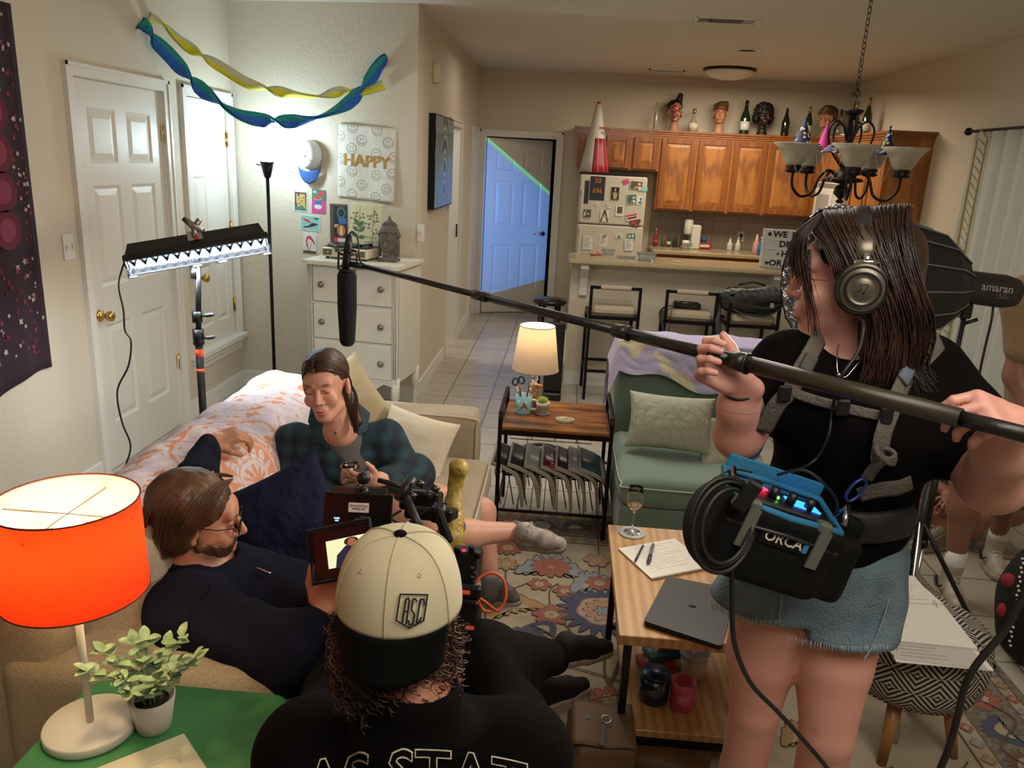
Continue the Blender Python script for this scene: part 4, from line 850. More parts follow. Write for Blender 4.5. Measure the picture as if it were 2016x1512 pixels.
def cab(x0, x1, z0, z1, doors, label, group='oak wall cabinets', y=KY, depth=.33):
    t = thing('wall_cabinet', label, 'cabinet', ((x0+x1)/2, y+depth/2, z0), group=group)
    MB().bb((x0, y, z0), (x1, y+depth-.002, z1)).build('cabinet_box', OAKV, t); n = len(doors); w = (x1-x0)/n
    for i in range(n): cab_door(Vector((x0+w*i+.016, y-.001, z0+.016)), X1, w-.032, z1-z0-.032, t, NF)
    return t
cab(.055, .93, 1.715, 2.075, [1, 1, 1], 'short oak cabinet over the refrigerator behind the traffic cone')
cab(.93, 1.32, 1.315, 2.075, [1], 'oak wall cabinet with arched grain next to the refrigerator gap')
cab(1.32, 2.06, 1.315, 2.075, [1, 1], 'oak double wall cabinet in the middle of the far kitchen wall')
cab(2.06, 2.60, 1.315, 2.075, [1], 'oak corner wall cabinet beside the white microwave')
crown = MB()
for (z, d) in ((2.075, .012), (2.095, .028), (2.115, .045)): crown.bb((.055-d, KY-d, z), (2.62, KY+.02, z+.021))
for (z, d) in ((2.075, .012), (2.095, .028), (2.115, .045)): crown.bb((2.60-d, 6.92-d, z), (XR, KY+.02, z+.021))
crown.bb((.055, KY, 2.134), (2.62, YF-.002, 2.137)).bb((2.60, 6.92, 2.134), (XR-.002, YF-.002, 2.137))
tag(crown.build('crown_moulding', OAKV), 'oak crown moulding running along the top of all kitchen cabinets', 'moulding')
# right run
MY = Vector((0, -1, 0)); NL = Vector((-1, 0, 0))
def cabr(y0, y1, z0, n, label):
    t = thing('wall_cabinet', label, 'cabinet', (2.765, (y0+y1)/2, z0), group='oak wall cabinets')
    MB().bb((2.60, y0, z0), (XR-.002, y1, 2.075)).build('cabinet_box', [OAK], t); w = (y1-y0)/n
    for i in range(n): cab_door(Vector((2.601, y1-w*i-.014, z0+.014)), MY, w-.028, 2.075-z0-.028, t, NL)
cabr(6.92, 7.72, 1.315, 2, 'oak wall cabinet on the right wall nearest the chandelier'); cabr(8.50, KY, 1.315, 1, 'narrow oak wall cabinet in the right rear corner'); cabr(7.72, 8.50, 1.70, 2, 'short oak cabinet above the white microwave')
WAP = mat('appliance_white', '#c9c5b8', .35); t = thing('microwave', 'white over-range microwave under the short oak cabinet', 'microwave', (2.73, 8.11, 1.29))
MB().bb((2.52, 7.73, 1.29), (XR-.002, 8.49, 1.695)).build('case', WAP, t); MB().bb((2.505, 7.95, 1.30), (2.52, 8.485, 1.63), .004).build('door', WAP, t); MB().bb((2.502, 8.02, 1.36), (2.506, 8.40, 1.58)).build('window', mat('grey_glass', '#8f9090', .15), t)
b = MB(); [b.bb((2.512, 7.78, 1.645+.009*i), (2.522, 8.46, 1.65+.009*i)) for i in range(5)]; b.build('vent_slats', mat('vent_grey2', '#8b877c', .5), t); MB().bb((2.508, 7.75, 1.31), (2.52, 7.92, 1.62)).build('control_panel', mat('panel_grey', '#b5b1a6', .4), t)
BACKS = brick('backsplash_tile', '#93897a', '#8d8374', '#6f675a', .30, .30, .004, .35, vec='XZ', bump=.4)
struct('trim_7', MB().bb((.93, YF-.012, .91), (XR, YF-.001, 1.315)).bb((XR-.012, 6.5, .91), (XR-.001, YF-.012, 1.315)), BACKS)
# lower run and counter
CT = mat('laminate_counter', '#a99878', .3, var=('#8f7f62', 160), coat=.2)
t = thing('base_cabinet', 'oak base cabinet run under the rear kitchen counter', 'cabinet', (1.9, 8.85, 0)); MB().bb((.95, 8.56, .1), (2.3, YF-.002, .87)).build('cabinet_box', OAKV, t)
for i in range(3): cab_door(Vector((.96+.45*i, 8.559, .12)), X1, .43, .56, t, NF); MB().bb((.97+.45*i, 8.535, .70), (1.38+.45*i, 8.56, .84), .004).build('drawer_front', OAK, t)
t = thing('base_cabinet', 'oak base cabinet run along the right kitchen wall', 'cabinet', (2.62, 7.7, 0)); MB().bb((2.32, 6.6, .1), (XR-.002, YF-.002, .87)).build('cabinet_box', OAKV, t)
for i in range(5): cab_door(Vector((2.319, 8.5-.38*i, .12)), MY, .36, .72, t, NL)
tag(MB().bb((.93, 8.52, .87), (XR-.013, YF-.013, .91), .006).bb((2.28, 6.56, .87), (XR-.013, 8.52, .91), .006).build('countertop', CT), 'tan laminate L-shaped countertop against the tiled backsplash', 'countertop')
# refrigerator
FX0, FX1, FY = .105, .795, 8.45; t = thing('refrigerator', 'off-white refrigerator covered with photos and magnets', 'refrigerator', ((FX0+FX1)/2, 8.8, 0)); FW = mat('fridge_enamel', '#bdb7a6', .35, bump=(300, .1))
MB().bb((FX0, FY+.06, .02), (FX1, 9.13, 1.64)).build('cabinet_body', FW, t); MB().bb((FX0, FY, 1.155), (FX1, FY+.057, 1.65), .012).build('freezer_door', FW, t); MB().bb((FX0, FY, .05), (FX1, FY+.057, 1.145), .012).build('fridge_door', FW, t)
MB().bb((FX0+.02, FY-.035, 1.17), (FX0+.045, FY-.02, 1.50), .006).bb((FX0+.022, FY-.03, 1.18), (FX0+.043, FY, 1.20)).bb((FX0+.022, FY-.03, 1.47), (FX0+.043, FY, 1.49)).build('door_handle', FW, t); MB().bb((FX0+.02, FY-.035, .75), (FX0+.045, FY-.02, 1.12), .006).bb((FX0+.022, FY-.03, .77), (FX0+.043, FY, .79)).bb((FX0+.022, FY-.03, 1.08), (FX0+.043, FY, 1.10)).build('door_handle', FW, t)
tag(MB().bb((.10, 8.47, 1.651), (.62, 8.80, 1.674), .01).build('baking_tray', BLKP), 'flat black tray lying on top of the refrigerator', 'tray')
FR_ = Matrix((X1, Vector((0, 0, 1)), NF)).transposed()
def fp(px, w, h, label, draw, tilt=0, back=0, cat='paper', name='fridge_note'):
    c = PY(px[0], px[1], FY-.0005-.0022*fp.n % .007); fp.n += 1; o = card(None, w, h, label, draw, tilt, back, name, cat, (c, FR_)); o['group'] = 'papers on the refrigerator'; return o
fp.n = 0
def nd(f): pass
def lines(f):
    for k in range(6): f(rc_(-.38, .36-.13*k, .30-.1*(k % 3), .39-.13*k), 1)
def ph(*cs):
    def g(f):
        r_ = random.Random(sum(cs)); f(rc_(-.46, -.46, .46, .46), cs[0])
        for k in range(7): x, y = r_.uniform(-.3, .3), r_.uniform(-.3, .25); f(el_(x, y, r_.uniform(.06, .16), r_.uniform(.06, .2)), cs[1+k % (len(cs)-1)])
    return g
o = fp((1176, 371), .155, .24, 'black racing bib with orange digits, upper left of the freezer door', nd, 0, 7); 
o = fp((1155, 378), .045, .23, 'narrow dark glossy bib edge on the freezer door', nd, 0, 7)
bibs = []
for s_, z_ in (('50', .045), ('696', -.055)):
    pp = PY(1176, 365, FY-.006)+Vector((0.005, 0, z_)); V, F = textgeo(s_, .075, .9); bibs.append(([FR_@Vector(v)+pp for v in V], F))
Vb = bibs[0][0]+bibs[1][0]; tag(addmesh('bib_numbers', Vb, bibs[0][1]+[[i+len(bibs[0][0]) for i in f] for f in bibs[1][1]], ART[9]), 'orange 50 over 696 printed on the black bib', 'number')
fp((1211, 381), .085, .135, 'dark poster with a yellow figure in the middle of the freezer', lambda f: (f(rc_(-.48, -.48, .48, .48), 7), f([(-.3, .1), (-.1, .0), (0, .3), (.12, 0), (.3, .1), (.2, -.4), (-.15, -.4)], 2), f(el_(0, .3, .09, .1), 10)))
fp((1253, 365), .13, .085, 'crowd photo clipped at the top right of the freezer door', ph(1, 10, 0, 4), -.05); fp((1232, 358), .065, .05, 'pink paper slip tucked at the freezer top', lines, .5, 4)
fp((1266, 372), .09, .05, 'holographic strip over the freezer door edge', nd, .05, 5); fp((1244, 392), .10, .10, 'green landscape postcard on the freezer', ph(3, 0, 1), .1); fp((1259, 395), .06, .09, 'white sticker sheet with dark stamps', ph(0, 7, 8), .05)
fp((1220, 415), .085, .11, 'instant photo in a white arched frame', lambda f: f(rc_(-.32, -.25, .32, .38), 1)); fp((1156, 420), .085, .09, 'brown toned double photo strip on the freezer left', ph(1, 0, 7)); fp((1176, 402), .05, .05, 'small tilted white card under the black bib', lines, .7)
fp((1190, 425), .09, .12, 'letter A cut out of patterned photo paper', lambda f: (f([(-.1, .5), (.1, .5), (.5, -.5), (.3, -.5), (0, .2), (-.3, -.5), (-.5, -.5)], 1), f(rc_(-.25, -.15, .25, -.02), 10)), 0, 0)
fp((1244, 427), .125, .07, 'bumper sticker with red band near the freezer bottom', lambda f: (f(rc_(-.46, .1, .46, .4), 6), f(rc_(-.4, -.3, .4, 0), 1)), .25); fp((1250, 437), .10, .09, 'maroon striped card at the lower right of the freezer', ph(1, 6), -.4, 1); fp((1198, 405), .045, .05, 'small grey note with faint writing', lines)
fp((1157, 478), .10, .14, 'menu sheet with faint lines on the fridge door', lines); fp((1188, 473), .085, .13, 'white letter under a yellow round magnet', lines, -.08); fp((1218, 465), .07, .05, 'green and white ticket on the fridge door', ph(0, 3), .3); fp((1243, 465), .09, .07, 'green skyline photo on the fridge door', lambda f: (f(rc_(-.45, -.45, .45, .45), 3), f(rc_(-.3, -.2, -.1, .2), 0), f(rc_(.05, -.2, .25, .3), 0)), .1); fp((1238, 482), .09, .12, 'blank cream leaflet at the right of the fridge door', lines, .08)
tag(MB().cyl(PY(1193, 462, FY-.004), PY(1193, 462, FY-.016), .017).build('magnet', ART[2]), 'round yellow magnet on the fridge door', 'magnet')
# traffic cone
cq = Vector((.245, 8.63, 1.6745)); t = thing('traffic_cone', 'tall red and white traffic cone standing on the refrigerator', 'traffic cone', cq)
CRD, CWH = mat('cone_red', '#9c1f33', .5), mat('cone_white', '#cbc6ba', .55)
def cone(z0, z1, a0, a1, m, nm):
    r = lambda z: .155*(1-z/.70)+.02*z/.70
    mb = MB(); n = 14; k = 5
    def f(u, v): a = a0+(a1-a0)*u; z = z0+(z1-z0)*v; return cq+Vector((r(z)*math.cos(a), r(z)*math.sin(a), z))
    mb.grid(f, n, k, th=-.003); return mb.build(nm, m, t)
cone(0, .68, 0, 2*math.pi, CWH, 'body'); r_ = lambda z: .157*(1-z/.70)+.0215*z/.70
def patch(z0, z1, a0, a1, m, nm):
    MB().grid(lambda u, v: cq+Vector((r_(z0+(z1-z0)*v)*math.cos(a0+(a1-a0)*u), r_(z0+(z1-z0)*v)*math.sin(a0+(a1-a0)*u), z0+(z1-z0)*v)), 14, 4, th=-.001).build(nm, m, t)
patch(.56, .68, 0, 6.28, CRD, 'red_tip'); patch(.0, .34, -1.75, .35, CRD, 'red_flag'); patch(.43, .455, -1.3, .2, CRD, 'red_stripe')
text('letter', 'D', .06, cq+Vector((.055, -.060, .385)), Matrix((Vector((.8, .6, 0)), Vector((0, 0, 1)), Vector((.6, -.8, 0)))).transposed(), mat('navy_ink', '#24405c'), t)
MB().cyl(cq+Vector((0, 0, .675)), cq+Vector((0, 0, .70)), .02).build('top_ring', CRD, t)
# things on top of the cabinets
TOP = 2.1375
GGL = mat('green_bottle_glass', '#0e2a14', .08, coat=.5); CGL = mat('clear_glass', '#ffffff', .02, trans=1); LBL = mat('bottle_label', '#c9c3ae', .6); FOIL = mat('black_foil', '#15140f', .4); GOLD = mat('gold_foil', '#a0894a', .35, .7); AMB = mat('dark_amber_glass', '#1c160b', .08, coat=.5); PALE = mat('pale_glass', '#9c9478', .12, coat=.5)
def bottle(x, y, z, h, r, glass, label, foil=FOIL, lab=LBL, kind='champagne', rz=0, group='bottles on top of the kitchen cabinets', name='bottle'):
    t = thing(name, label, 'bottle', (x, y, z), rz, group)
    if kind == 'champagne': pr = [(0, .004), (r*.9, 0), (r, .01), (r, h*.46), (r*.86, h*.56), (r*.42, h*.75), (r*.34, h*.84), (r*.33, h*.97), (0, h*.97)]
    elif kind == 'round': pr = [(0, .004), (r*.9, 0), (r, .02), (r*1.0, h*.35), (r*.55, h*.5), (r*.25, h*.58), (r*.22, h*.97), (0, h*.97)]
    else: pr = [(0, .004), (r*.9, 0), (r, .01), (r*.95, h*.55), (r*.5, h*.68), (r*.35, h*.97), (0, h*.97)]
    MB().lathe(pr, (x, y, z), n=20).build('glass', glass, t)
    if foil: MB().lathe([(r*.40, h*.78), (r*.36, h*.88), (r*.37, h), (0, h)], (x, y, z), n=14).build('foil_neck', foil, t)
    if lab: MB().grid(lambda u, v: (x+(r+.0012)*math.cos(-math.pi*.92+math.pi*.84*u), y+(r+.0012)*math.sin(-math.pi*.92+math.pi*.84*u), z+h*(.12+.26*v)), 12, 2, th=-.0004).build('paper_label', lab, t)
    return t
def kx(px, py, Y=8.93): return PY(px, py, Y).x
bottle(kx(1289, 258), 8.93, TOP, .29, .022, PALE, 'slim pale glass bottle nearest the traffic cone', None, None, 'slim')
bottle(kx(1363, 262), 8.93, TOP, .235, .052, PALE, 'round flask shaped bottle with a cream label between two heads', GOLD, LBL, 'round')
bottle(kx(1463, 268), 8.93, TOP, .34, .050, GGL, 'large green sparkling wine bottle with white oval label', FOIL, mat('silver_label', '#d3d1c8', .4))
bottle(kx(1543, 272), 8.93, TOP, .29, .040, AMB, 'dark unlabelled wine bottle right of the black wig head', None, None)
bottle(kx(1587, 275), 8.93, TOP, .31, .040, GGL, 'slender green bottle with a white band label', GOLD, LBL)
bottle(2.76, 8.40, TOP, .33, .042, GGL, 'left of two tall green bottles behind the chandelier', GOLD, None); bottle(2.78, 8.12, TOP, .35, .042, GGL, 'right of two tall green bottles behind the chandelier', GOLD, LBL)
bottle(kx(1650, 270, 8.75), 8.75, TOP, .29, .055, CGL, 'clear rounded decanter bottle beside the profile head', None, None, 'round')
# mannequin heads
SK = {'tan': '#b07a5c', 'dark': '#241a16', 'fair': '#b98163'}
def head_sdf(s, R, loc, sc=1.0, nose=1.0, cheek=1.0, jaw=1.0, open_eye=True):
    s.frame(loc, np.array(R), sc)
    s.ell((0, .018, .035), (.076, .094, .083)).ell((0, -.022, -.045), (.060*jaw, .066, .070)).ell((0, -.060, -.098), (.022*jaw, .022, .018), k=.025)
    s.cap((-.045, -.005, -.075), (-.012, -.06, -.100), .020*jaw, .016, .02).cap((.045, -.005, -.075), (.012, -.06, -.100), .020*jaw, .016, .02)
    s.ell((0, -.070, .035), (.052, .022, .030), k=.02)
    for q in (-1, 1):
        s.cap((q*.014, -.087, .024), (q*.044, -.076, .026), .006, .005, .012).ell((q*.036, -.066, -.034), (.024*cheek, .020, .024), k=.02)
        s.ell((q*.031, -.089, .004), (.017, .011, .011), k=.010, op=-1).ell((q*.031, -.074, .003), (.0135, .0125, .0115), k=.003)
        s.cap((q*.018, -.0855, .010), (q*.045, -.0775, .008), .0028, .0024, .004)
    s.cap((0, -.084, .018), (0, -.107*nose-.0, -.028), .0070, .0100, .010).ell((0, -.105, -.033), (.0105, .010, .0085), k=.006)
    for q in (-1, 1): s.ell((q*.0125, -.094, -.036), (.0075, .0085, .0065), k=.005)
    s.ell((0, -.086, -.068), (.026, .012, .020), k=.012); s.cap((-.021, -.0875, -.0645), (.021, -.0875, -.0645), .0036, None, .004).cap((-.012, -.0925, -.0655), (.012, -.0925, -.0655), .0040, None, .004).ell((0, -.0955, -.0655), (.010, .006, .0048), k=.004).ell((0, -.0935, -.0755), (.020, .0075, .0060), k=.004)
    s.ell((0, -.100, -.0700), (.022, .006, .0011), k=.002, op=-1)
    for q in (-1, 1):
        s.ell((q*.078, .014, -.008), (.010, .019, .031), rot(.15, 0, q*.35), k=.008).ell((q*.088, .008, -.006), (.006, .010, .017), rot(.15, 0, q*.35), k=.005, op=-1).ell((q*.078, .008, -.032), (.007, .010, .010), k=.006)
    return s
def face_spots(R, loc, sc=1., lips='#9c5348', brow='#3b281d', lash='#2a1a14', eye=None, blush='#b4604c', lidy=-.004):
    Rn = np.array(R); W_ = lambda p: Rn@(np.array(p)*sc)+np.array(loc); S = []
    for q in (-1, 1):
        S.append((W_((q*.036, -.085, -.028)), (.030*sc, .03*sc, .024*sc), Rn, blush, 1.2, .35))
        S.append((W_((q*.030, -.086, .027)), (.021*sc, .02*sc, .0055*sc), Rn@np.array(rot(0, q*-.12, 0)), brow, 2.0, .9))
        if eye: S.append((W_((q*.031, -.087, .003)), (.013*sc, .012*sc, .0062*sc), Rn, '#cfc4bb', 4)); S.append((W_((q*.031, -.088, .003)), (.0058*sc, .012*sc, .006*sc), Rn, eye, 4))
        S.append((W_((q*.032, -.087, (.009 if eye else lidy))), (.0165*sc, .014*sc, .0030*sc), Rn, lash, 3))
    S.append((W_((0, -.094, -.071)), (.024*sc, .018*sc, .0105*sc), Rn, lips, 2.0, .85)); S.append((W_((0, -.1, -.070)), (.022*sc, .02*sc, .0018*sc), Rn, '#5a2c26', 3))
    S.append((W_((0, -.108, -.034)), (.014*sc, .012*sc, .014*sc), Rn, blush, 1, .3)); return S
SKINM = mat('skin', '#c08a70', .48, vcol='col', sss=.12, bump=(90, .12, .002)); HDARK = mat('hair_dark', '#1b130d', .45, bump=(40, .8, .01), stretch=(1, 1, .15))
def hair_mat(n, c, c2): return mat(n, c, .42, var=(c2, 14), bump=(90, .5, .003))
def dummy(x, y, rz, skin, hairc, label, style, sc=.86):
    t = thing('mannequin_head', label, 'mannequin head', (x, y, TOP), group='mannequin heads on the cabinets'); R = rot(0, 0, rz); loc = (x, y, TOP+.20*sc/.86)
    s = SDF(.012); head_sdf(s, R, loc, sc); s.cap((0, .02, -.07), (0, .015, -.20), .045, .050, .02); s.cap((0, .0, -.225), (0, .0, -.19), .066, .052, .02)
    sp_ = face_spots(R, loc, sc, eye='#3a2a1a'); L_ = np.array(loc); Rn = np.array(R)
    if style == 'painted':
        r_ = random.Random(4)
        for k in range(26): p = L_+Rn@np.array((r_.uniform(-.06, .06), -.08, r_.uniform(-.1, .06)))*sc; sp_.append((p, (.014, .03, .014), None, r_.choice(('#a3242c', '#b02a30', '#1a1a1a', '#2c5a58', '#d8d0c8', '#901c28')), 3))
    def f(p): return p
    lo, hi = s.bounds(); lo[2] = TOP; V, F = s.mesh(.0036, lo-[.01, .01, 0], hi+.01); 
    addmesh('head', V, F, SKINM, t, vc=colorizer(SK[skin], sp_)(V), smooth=True)
    h = SDF(.02); h.frame(loc, Rn, sc); r_ = random.Random(9); hm = hair_mat('wig_'+hairc.strip('#'), hairc, '#0c0805' if hairc < '#3' else '#6a4427')
    if style == 'afro':
        h.ell((0, .03, .05), (.115, .115, .105)).ell((-.085, .03, -.03), (.04, .06, .07)).ell((.085, .03, -.03), (.04, .06, .07))
        V, F = h.mesh(.005, disp=lambda g: .014*wnoise(g, 190, 3)+.008*wnoise(g, 330, 5))
    elif style == 'painted':
        h.ell((0, .03, .06), (.083, .088, .075)).cap((.03, .03, .12), (.05, .04, .19), .045, .03).cap((-.06, .02, .10), (-.13, .0, .05), .02, .008).cap((-.08, 0, .06), (-.12, 0, -.03), .012, .005).cap((.07, .03, .0), (.07, .03, -.06), .018, .012)
        V, F = h.mesh(.005, disp=lambda g: .008*wnoise(g, 190, 3))
    else:
        h.ell((0, .025, .062), (.088, .10, .078)).ell((0, .06, .01), (.078, .06, .08))
        for k in range(16): a_ = -2.6+k*.2; h.cap((.06*math.cos(a_+.6), .0+.06*math.sin(a_), .11), (.075*math.cos(a_), -.02+.085*math.sin(a_), .055+.012*math.sin(k*2.1)), .02, .010)
        V, F = h.mesh(.005, disp=lambda g: .005*wnoise(g, 240, 3))
    addmesh('wig', V, F, hm, t, smooth=True); return t
dummy(kx(1327, 248), 8.93, .0, 'tan', '#15100d', 'mannequin head painted red and black with messy black updo', 'painted'); dummy(kx(1415, 250), 8.93, -.15, 'fair', '#4d3018', 'mannequin head with short brown wig, between flask and large green bottle', 'short'); dummy(kx(1500, 258), 8.93, 0, 'dark', '#0d0a09', 'dark mannequin head with a round black curly wig', 'afro'); dummy(kx(1625, 258, 8.85), 8.85, -1.3, 'fair', '#3b2010', 'mannequin head with brown wig turned left in profile', 'short')
# counter things
def cx(px, Y=8.95): return PY(px, 480, Y).x
bottle(cx(1290), 8.97, .911, .19, .026, mat('red_brown_sauce', '#7a2a18', .3), 'brown sauce bottle with red label beside the refrigerator', mat('bottle_cap_w', '#b9b2a0', .5), mat('redlab', '#a03325', .6), 'slim', group='bottles on the rear counter')
for i, (px, h_, c_, la) in enumerate(((1306, .13, '#5a4632', 'small brown spice jar left of the coffee maker'), (1317, .15, '#3c3a36', 'dark spice jar with white label left of the coffee maker'), (1328, .16, '#2d2f2a', 'dark pepper grinder just left of the coffee maker'), (1336, .14, '#4a4a42', 'grey green bottle touching the coffee maker'))):
    bottle(cx(px), 8.97+.03*(i % 2), .911, h_, .022, mat('jar_%d' % i, c_, .4), la, BLKP, LBL if i == 1 else None, 'slim', group='bottles on the rear counter')
x = cx(1357); t = thing('coffee_maker', 'white single cup coffee maker on the rear counter', 'coffee maker', (x, 8.97, .911)); MB().bb((x+.0, 8.86, .911), (x+.10, 9.08, 1.17), .01).build('tank', WAP, t); MB().lathe([(.042, 1.06), (.05, 1.08), (.05, 1.21), (.04, 1.225), (0, 1.225)], (x-.03, 8.93, 0)).build('brew_head', WAP, t); MB().bb((x-.09, 8.85, .911), (x+.03, 9.0, .93), .005).build('drip_tray', WAP, t)
x = cx(1350, 8.80); t = thing('coffee_mug', 'white mug with grey writing in front of coffee maker', 'mug', (x, 8.80, .911)); MB().lathe([(0, 0), (.036, 0), (.040, .095), (.037, .095), (.034, .006), (0, .006)], (x, 8.80, .911)).build('cup', WAP, t); MB().torus((x+.045, 8.80, .958), .026, .006, rot(math.pi/2)).build('handle', mat('teal_handle', '#7f9f90', .4), t); text('lettering', 'GOOD\nSTUFF', .022, (x, 8.759, .965), FR_, BLKP, t)
x = cx(1386); t = thing('snack_box', 'red snack box with white print lying on the counter', 'box', (x, 8.93, .911)); MB().box((x, 8.93, .945), (.15, .06, .068), rot(0, 0, .25), bev=.004).build('carton', mat('red_carton', '#a02330', .5), t); MB().box((x, 8.893, .95), (.11, .004, .03), rot(0, 0, .25)).build('printed_band', LBL, t)
tag(MB().lathe([(0, 0), (.03, 0), (.032, .04), (.028, .05), (0, .05)], (x+.0, 8.99, .985)).build('blue_lid_tub', mat('blue_lid', '#2b5f93', .4)), 'small blue lidded tub behind the red snack box', 'tub')
for px, la in ((1437, 'left of two dotted white soap bottles on the counter'), (1453, 'right of two dotted white soap bottles on the counter')):
    x = cx(px); t = thing('soap_bottle', la, 'bottle', (x, 8.95, .911), group='dotted soap bottles'); MB().lathe([(0, 0), (.030, 0), (.032, .01), (.030, .07), (.014, .10), (.010, .125), (0, .125)], (x, 8.95, .911)).build('bottle_body', WAP, t); MB().cyl((x, 8.95, 1.03), (x, 8.95, 1.06), .005).build('spout', CHROME, t)
    b = MB(); [b.sph((x+.031*math.cos(a_), 8.95+.031*math.sin(a_), .93+.018*(k % 3)), .004, n=6, k=4) for k, a_ in enumerate([-2.9+.25*q for q in range(11)])]; b.build('dots', mat('dot_brown', '#4a3a30', .5), t)
bottle(cx(1489, 8.7), 8.7, .911, .21, .036, mat('pink_bottle', '#b98a7c', .35), 'pink water bottle partly behind the letter board', mat('pink_cap', '#a87868', .4), None, 'slim', group='water bottles'); bottle(cx(1499, 8.6), 8.6, .911, .19, .034, mat('blue_bottle', '#1f5f8c', .2), 'blue water bottle partly behind the letter board', mat('blue_cap', '#a9b4b8', .4), None, 'slim', group='water bottles')
p = PY(1458, 466, YF-.013); t = thing('wall_outlet', 'white outlet with a plug on the kitchen backsplash', 'outlet', p); MB().at(p, FR_).box((0, 0, .003), (.075, .118, .006), bev=.002).build('cover_plate', WAP, t); MB().at(p, FR_).box((0, .015, .02), (.03, .03, .03), bev=.004).tube(catmull([(0, .0, .03), (-.005, -.05, .03), (-.02, -.12, .02)], 5), .004, 6).build('plug', BLKP, t)
# bar
BY = 6.30; t = None; struct('wall_bar', MB().bb((.055, BY, 0), (2.30, BY+.12, 1.005)), WALL); baseb('baseboard_bar', MB().bb((.055, BY-.014, 0), (2.3, BY, .10)))
tag(MB().bb((.03, BY-.20, 1.005), (2.32, BY+.30, 1.045), .012).build('breakfast_bar', mat('bar_laminate', '#b5a888', .25, var=('#a2946f', 90), coat=.25)), 'tan raised breakfast bar top with rounded edge', 'bar top')
for x, la in ((.16, 'white scroll bracket under the left end of the bar top'), (PY(1520, 550, BY).x, 'white scroll bracket under the bar top above the backpack')):
    tag(MB().prism([(0, 0), (-.17, 0), (-.17, -.03), (-.12, -.06), (-.06, -.12), (-.035, -.20), (-.03, -.26), (0, -.26)], .06, (x-.03, BY, 1.004), Matrix(((0, 0, 1), (1, 0, 0), (0, 1, 0)))).build('corbel', TRIM), la, 'bracket')
t = thing('base_cabinet', 'low kitchen cabinet and worktop behind the breakfast bar', 'cabinet', (1.2, 6.75, 0)); MB().bb((.06, BY+.122, 0), (2.25, 7.0, .87)).build('cabinet_box', OAKV, t); MB().bb((.05, BY+.121, .87), (2.27, 7.03, .91)).build('worktop', CT, t)
# letter board
LBx = PY(1495, 527, BY-.02).x; lbz = 1.0455; t = thing('letter_board', 'white light box sign with black letters leaning on the bar', 'sign', (LBx+.22, BY-.02, lbz), -.06)
Rl = rot(0, 0, -.06)@FR_; lo_ = Vector((LBx, BY-.01, lbz)); tl = Vector((0, 0, 1)); LH = (PY(1504, 450, BY).z-lbz)
MB().at(lo_, Rl).box((.24, LH/2, -.02), (.48, LH, .05), bev=.004).build('case', WAP, t); MB().at(lo_, Rl).box((.24, LH/2, .0055), (.46, LH-.02, .002)).build('panel', mat('lightbox_panel', '#b9bdb8', .4), t)
for k in range(1, 4): MB().at(lo_, Rl).box((.24, LH*k/4, .008), (.47, .010, .006)).build('rail', WAP, t)
INK = mat('black_ink', '#16161a', .5)
for k, (s_, x_) in enumerate((('WE', .125), ('MUST', .30), ('DREAM', .24), ('HOE!', .23), ('OR', .115), ('DIE', .29))):
    text('letters', s_, LH*.215, Rl@Vector((x_, LH*(.875-.25*(0, 0, 1, 2, 3, 3)[k]), .0085))+lo_, Rl, INK, t, sx=1.1, bold=.03)
ic = MB().at(lo_, Rl); ic.lathe([(0, 0), (.014, 0), (.014, .001), (0, .001)], (.045, LH*.875, .008), n=16); ic.build('face_icon', INK, t)
ic = MB().at(lo_, Rl); ic.prism([((.014 if i % 2 == 0 else .006)*math.sin(i*math.pi/5)+.125, (.014 if i % 2 == 0 else .006)*math.cos(i*math.pi/5)+LH*.375) for i in range(10)], .001, (0, 0, .0085)); ic.build('star_icon', INK, t)
ic = MB().at(lo_, Rl); hp = [(.016*math.sin(a_)**3+.05, .013*math.cos(a_)-.005*math.cos(2*a_)-.002*math.cos(3*a_)+LH*.125) for a_ in [i*2*math.pi/20 for i in range(20)]]; ic.prism(hp, .001, (0, 0, .0085)); ic.build('heart_icon', INK, t)
PLA = mat('clear_plastic', '#dfe6e6', .12, trans=.85)
def tub(px, py, w, d, h, label, m=PLA):
    p = PZ(px, py, 1.0455); t = thing('plastic_container', label, 'container', p, .05, 'clear plastic containers on the bar')
    MB().grid(lambda u, v: (w/2*(.8+.2*v)*(abs(math.cos(u*6.2832))**.4)*math.copysign(1, math.cos(u*6.2832)), d/2*(.8+.2*v)*(abs(math.sin(u*6.2832))**.4)*math.copysign(1, math.sin(u*6.2832)), h*v), 32, 3, closeu=True, th=.0025).box((0, 0, .0015), (w*.78, d*.78, .003)).build('tray', m, t, 'local')
    MB().tube([(w/2*(abs(math.cos(a_))**.4)*math.copysign(1, math.cos(a_)), d/2*(abs(math.sin(a_))**.4)*math.copysign(1, math.sin(a_)), h) for a_ in [i*6.2832/32 for i in range(32)]], .004, 6, True).build('rim', m, t, 'local')
tub(1197, 500, .11, .09, .035, 'round cornered clear plastic tub at the left of bar'); tub(1233, 508, .15, .07, .012, 'flat clear plastic lid lying on the bar'); tub(1272, 512, .15, .11, .055, 'largest clear divided plastic container on the bar')
tag(MB().sph(PZ(1168, 499, 1.06), (.035, .03, .016)).sph(PZ(1176, 497, 1.062), (.03, .02, .018)).sph(PZ(1182, 500, 1.056), (.02, .02, .012)).build('pink_clay', mat('pink_clay', '#c98a86', .6, bump=(40, .5))), 'small lump of pink plastic wrap at the bar end', 'wrapper')
tag(MB().sph(PZ(1330, 515, 1.05), (.028, .012, .005)).sph(PZ(1338, 516, 1.05), (.018, .010, .006)).build('crumpled_wrapper', mat('white_wrap', '#cfcdc4', .5)), 'crumpled white wrapper in the middle of the bar', 'wrapper')
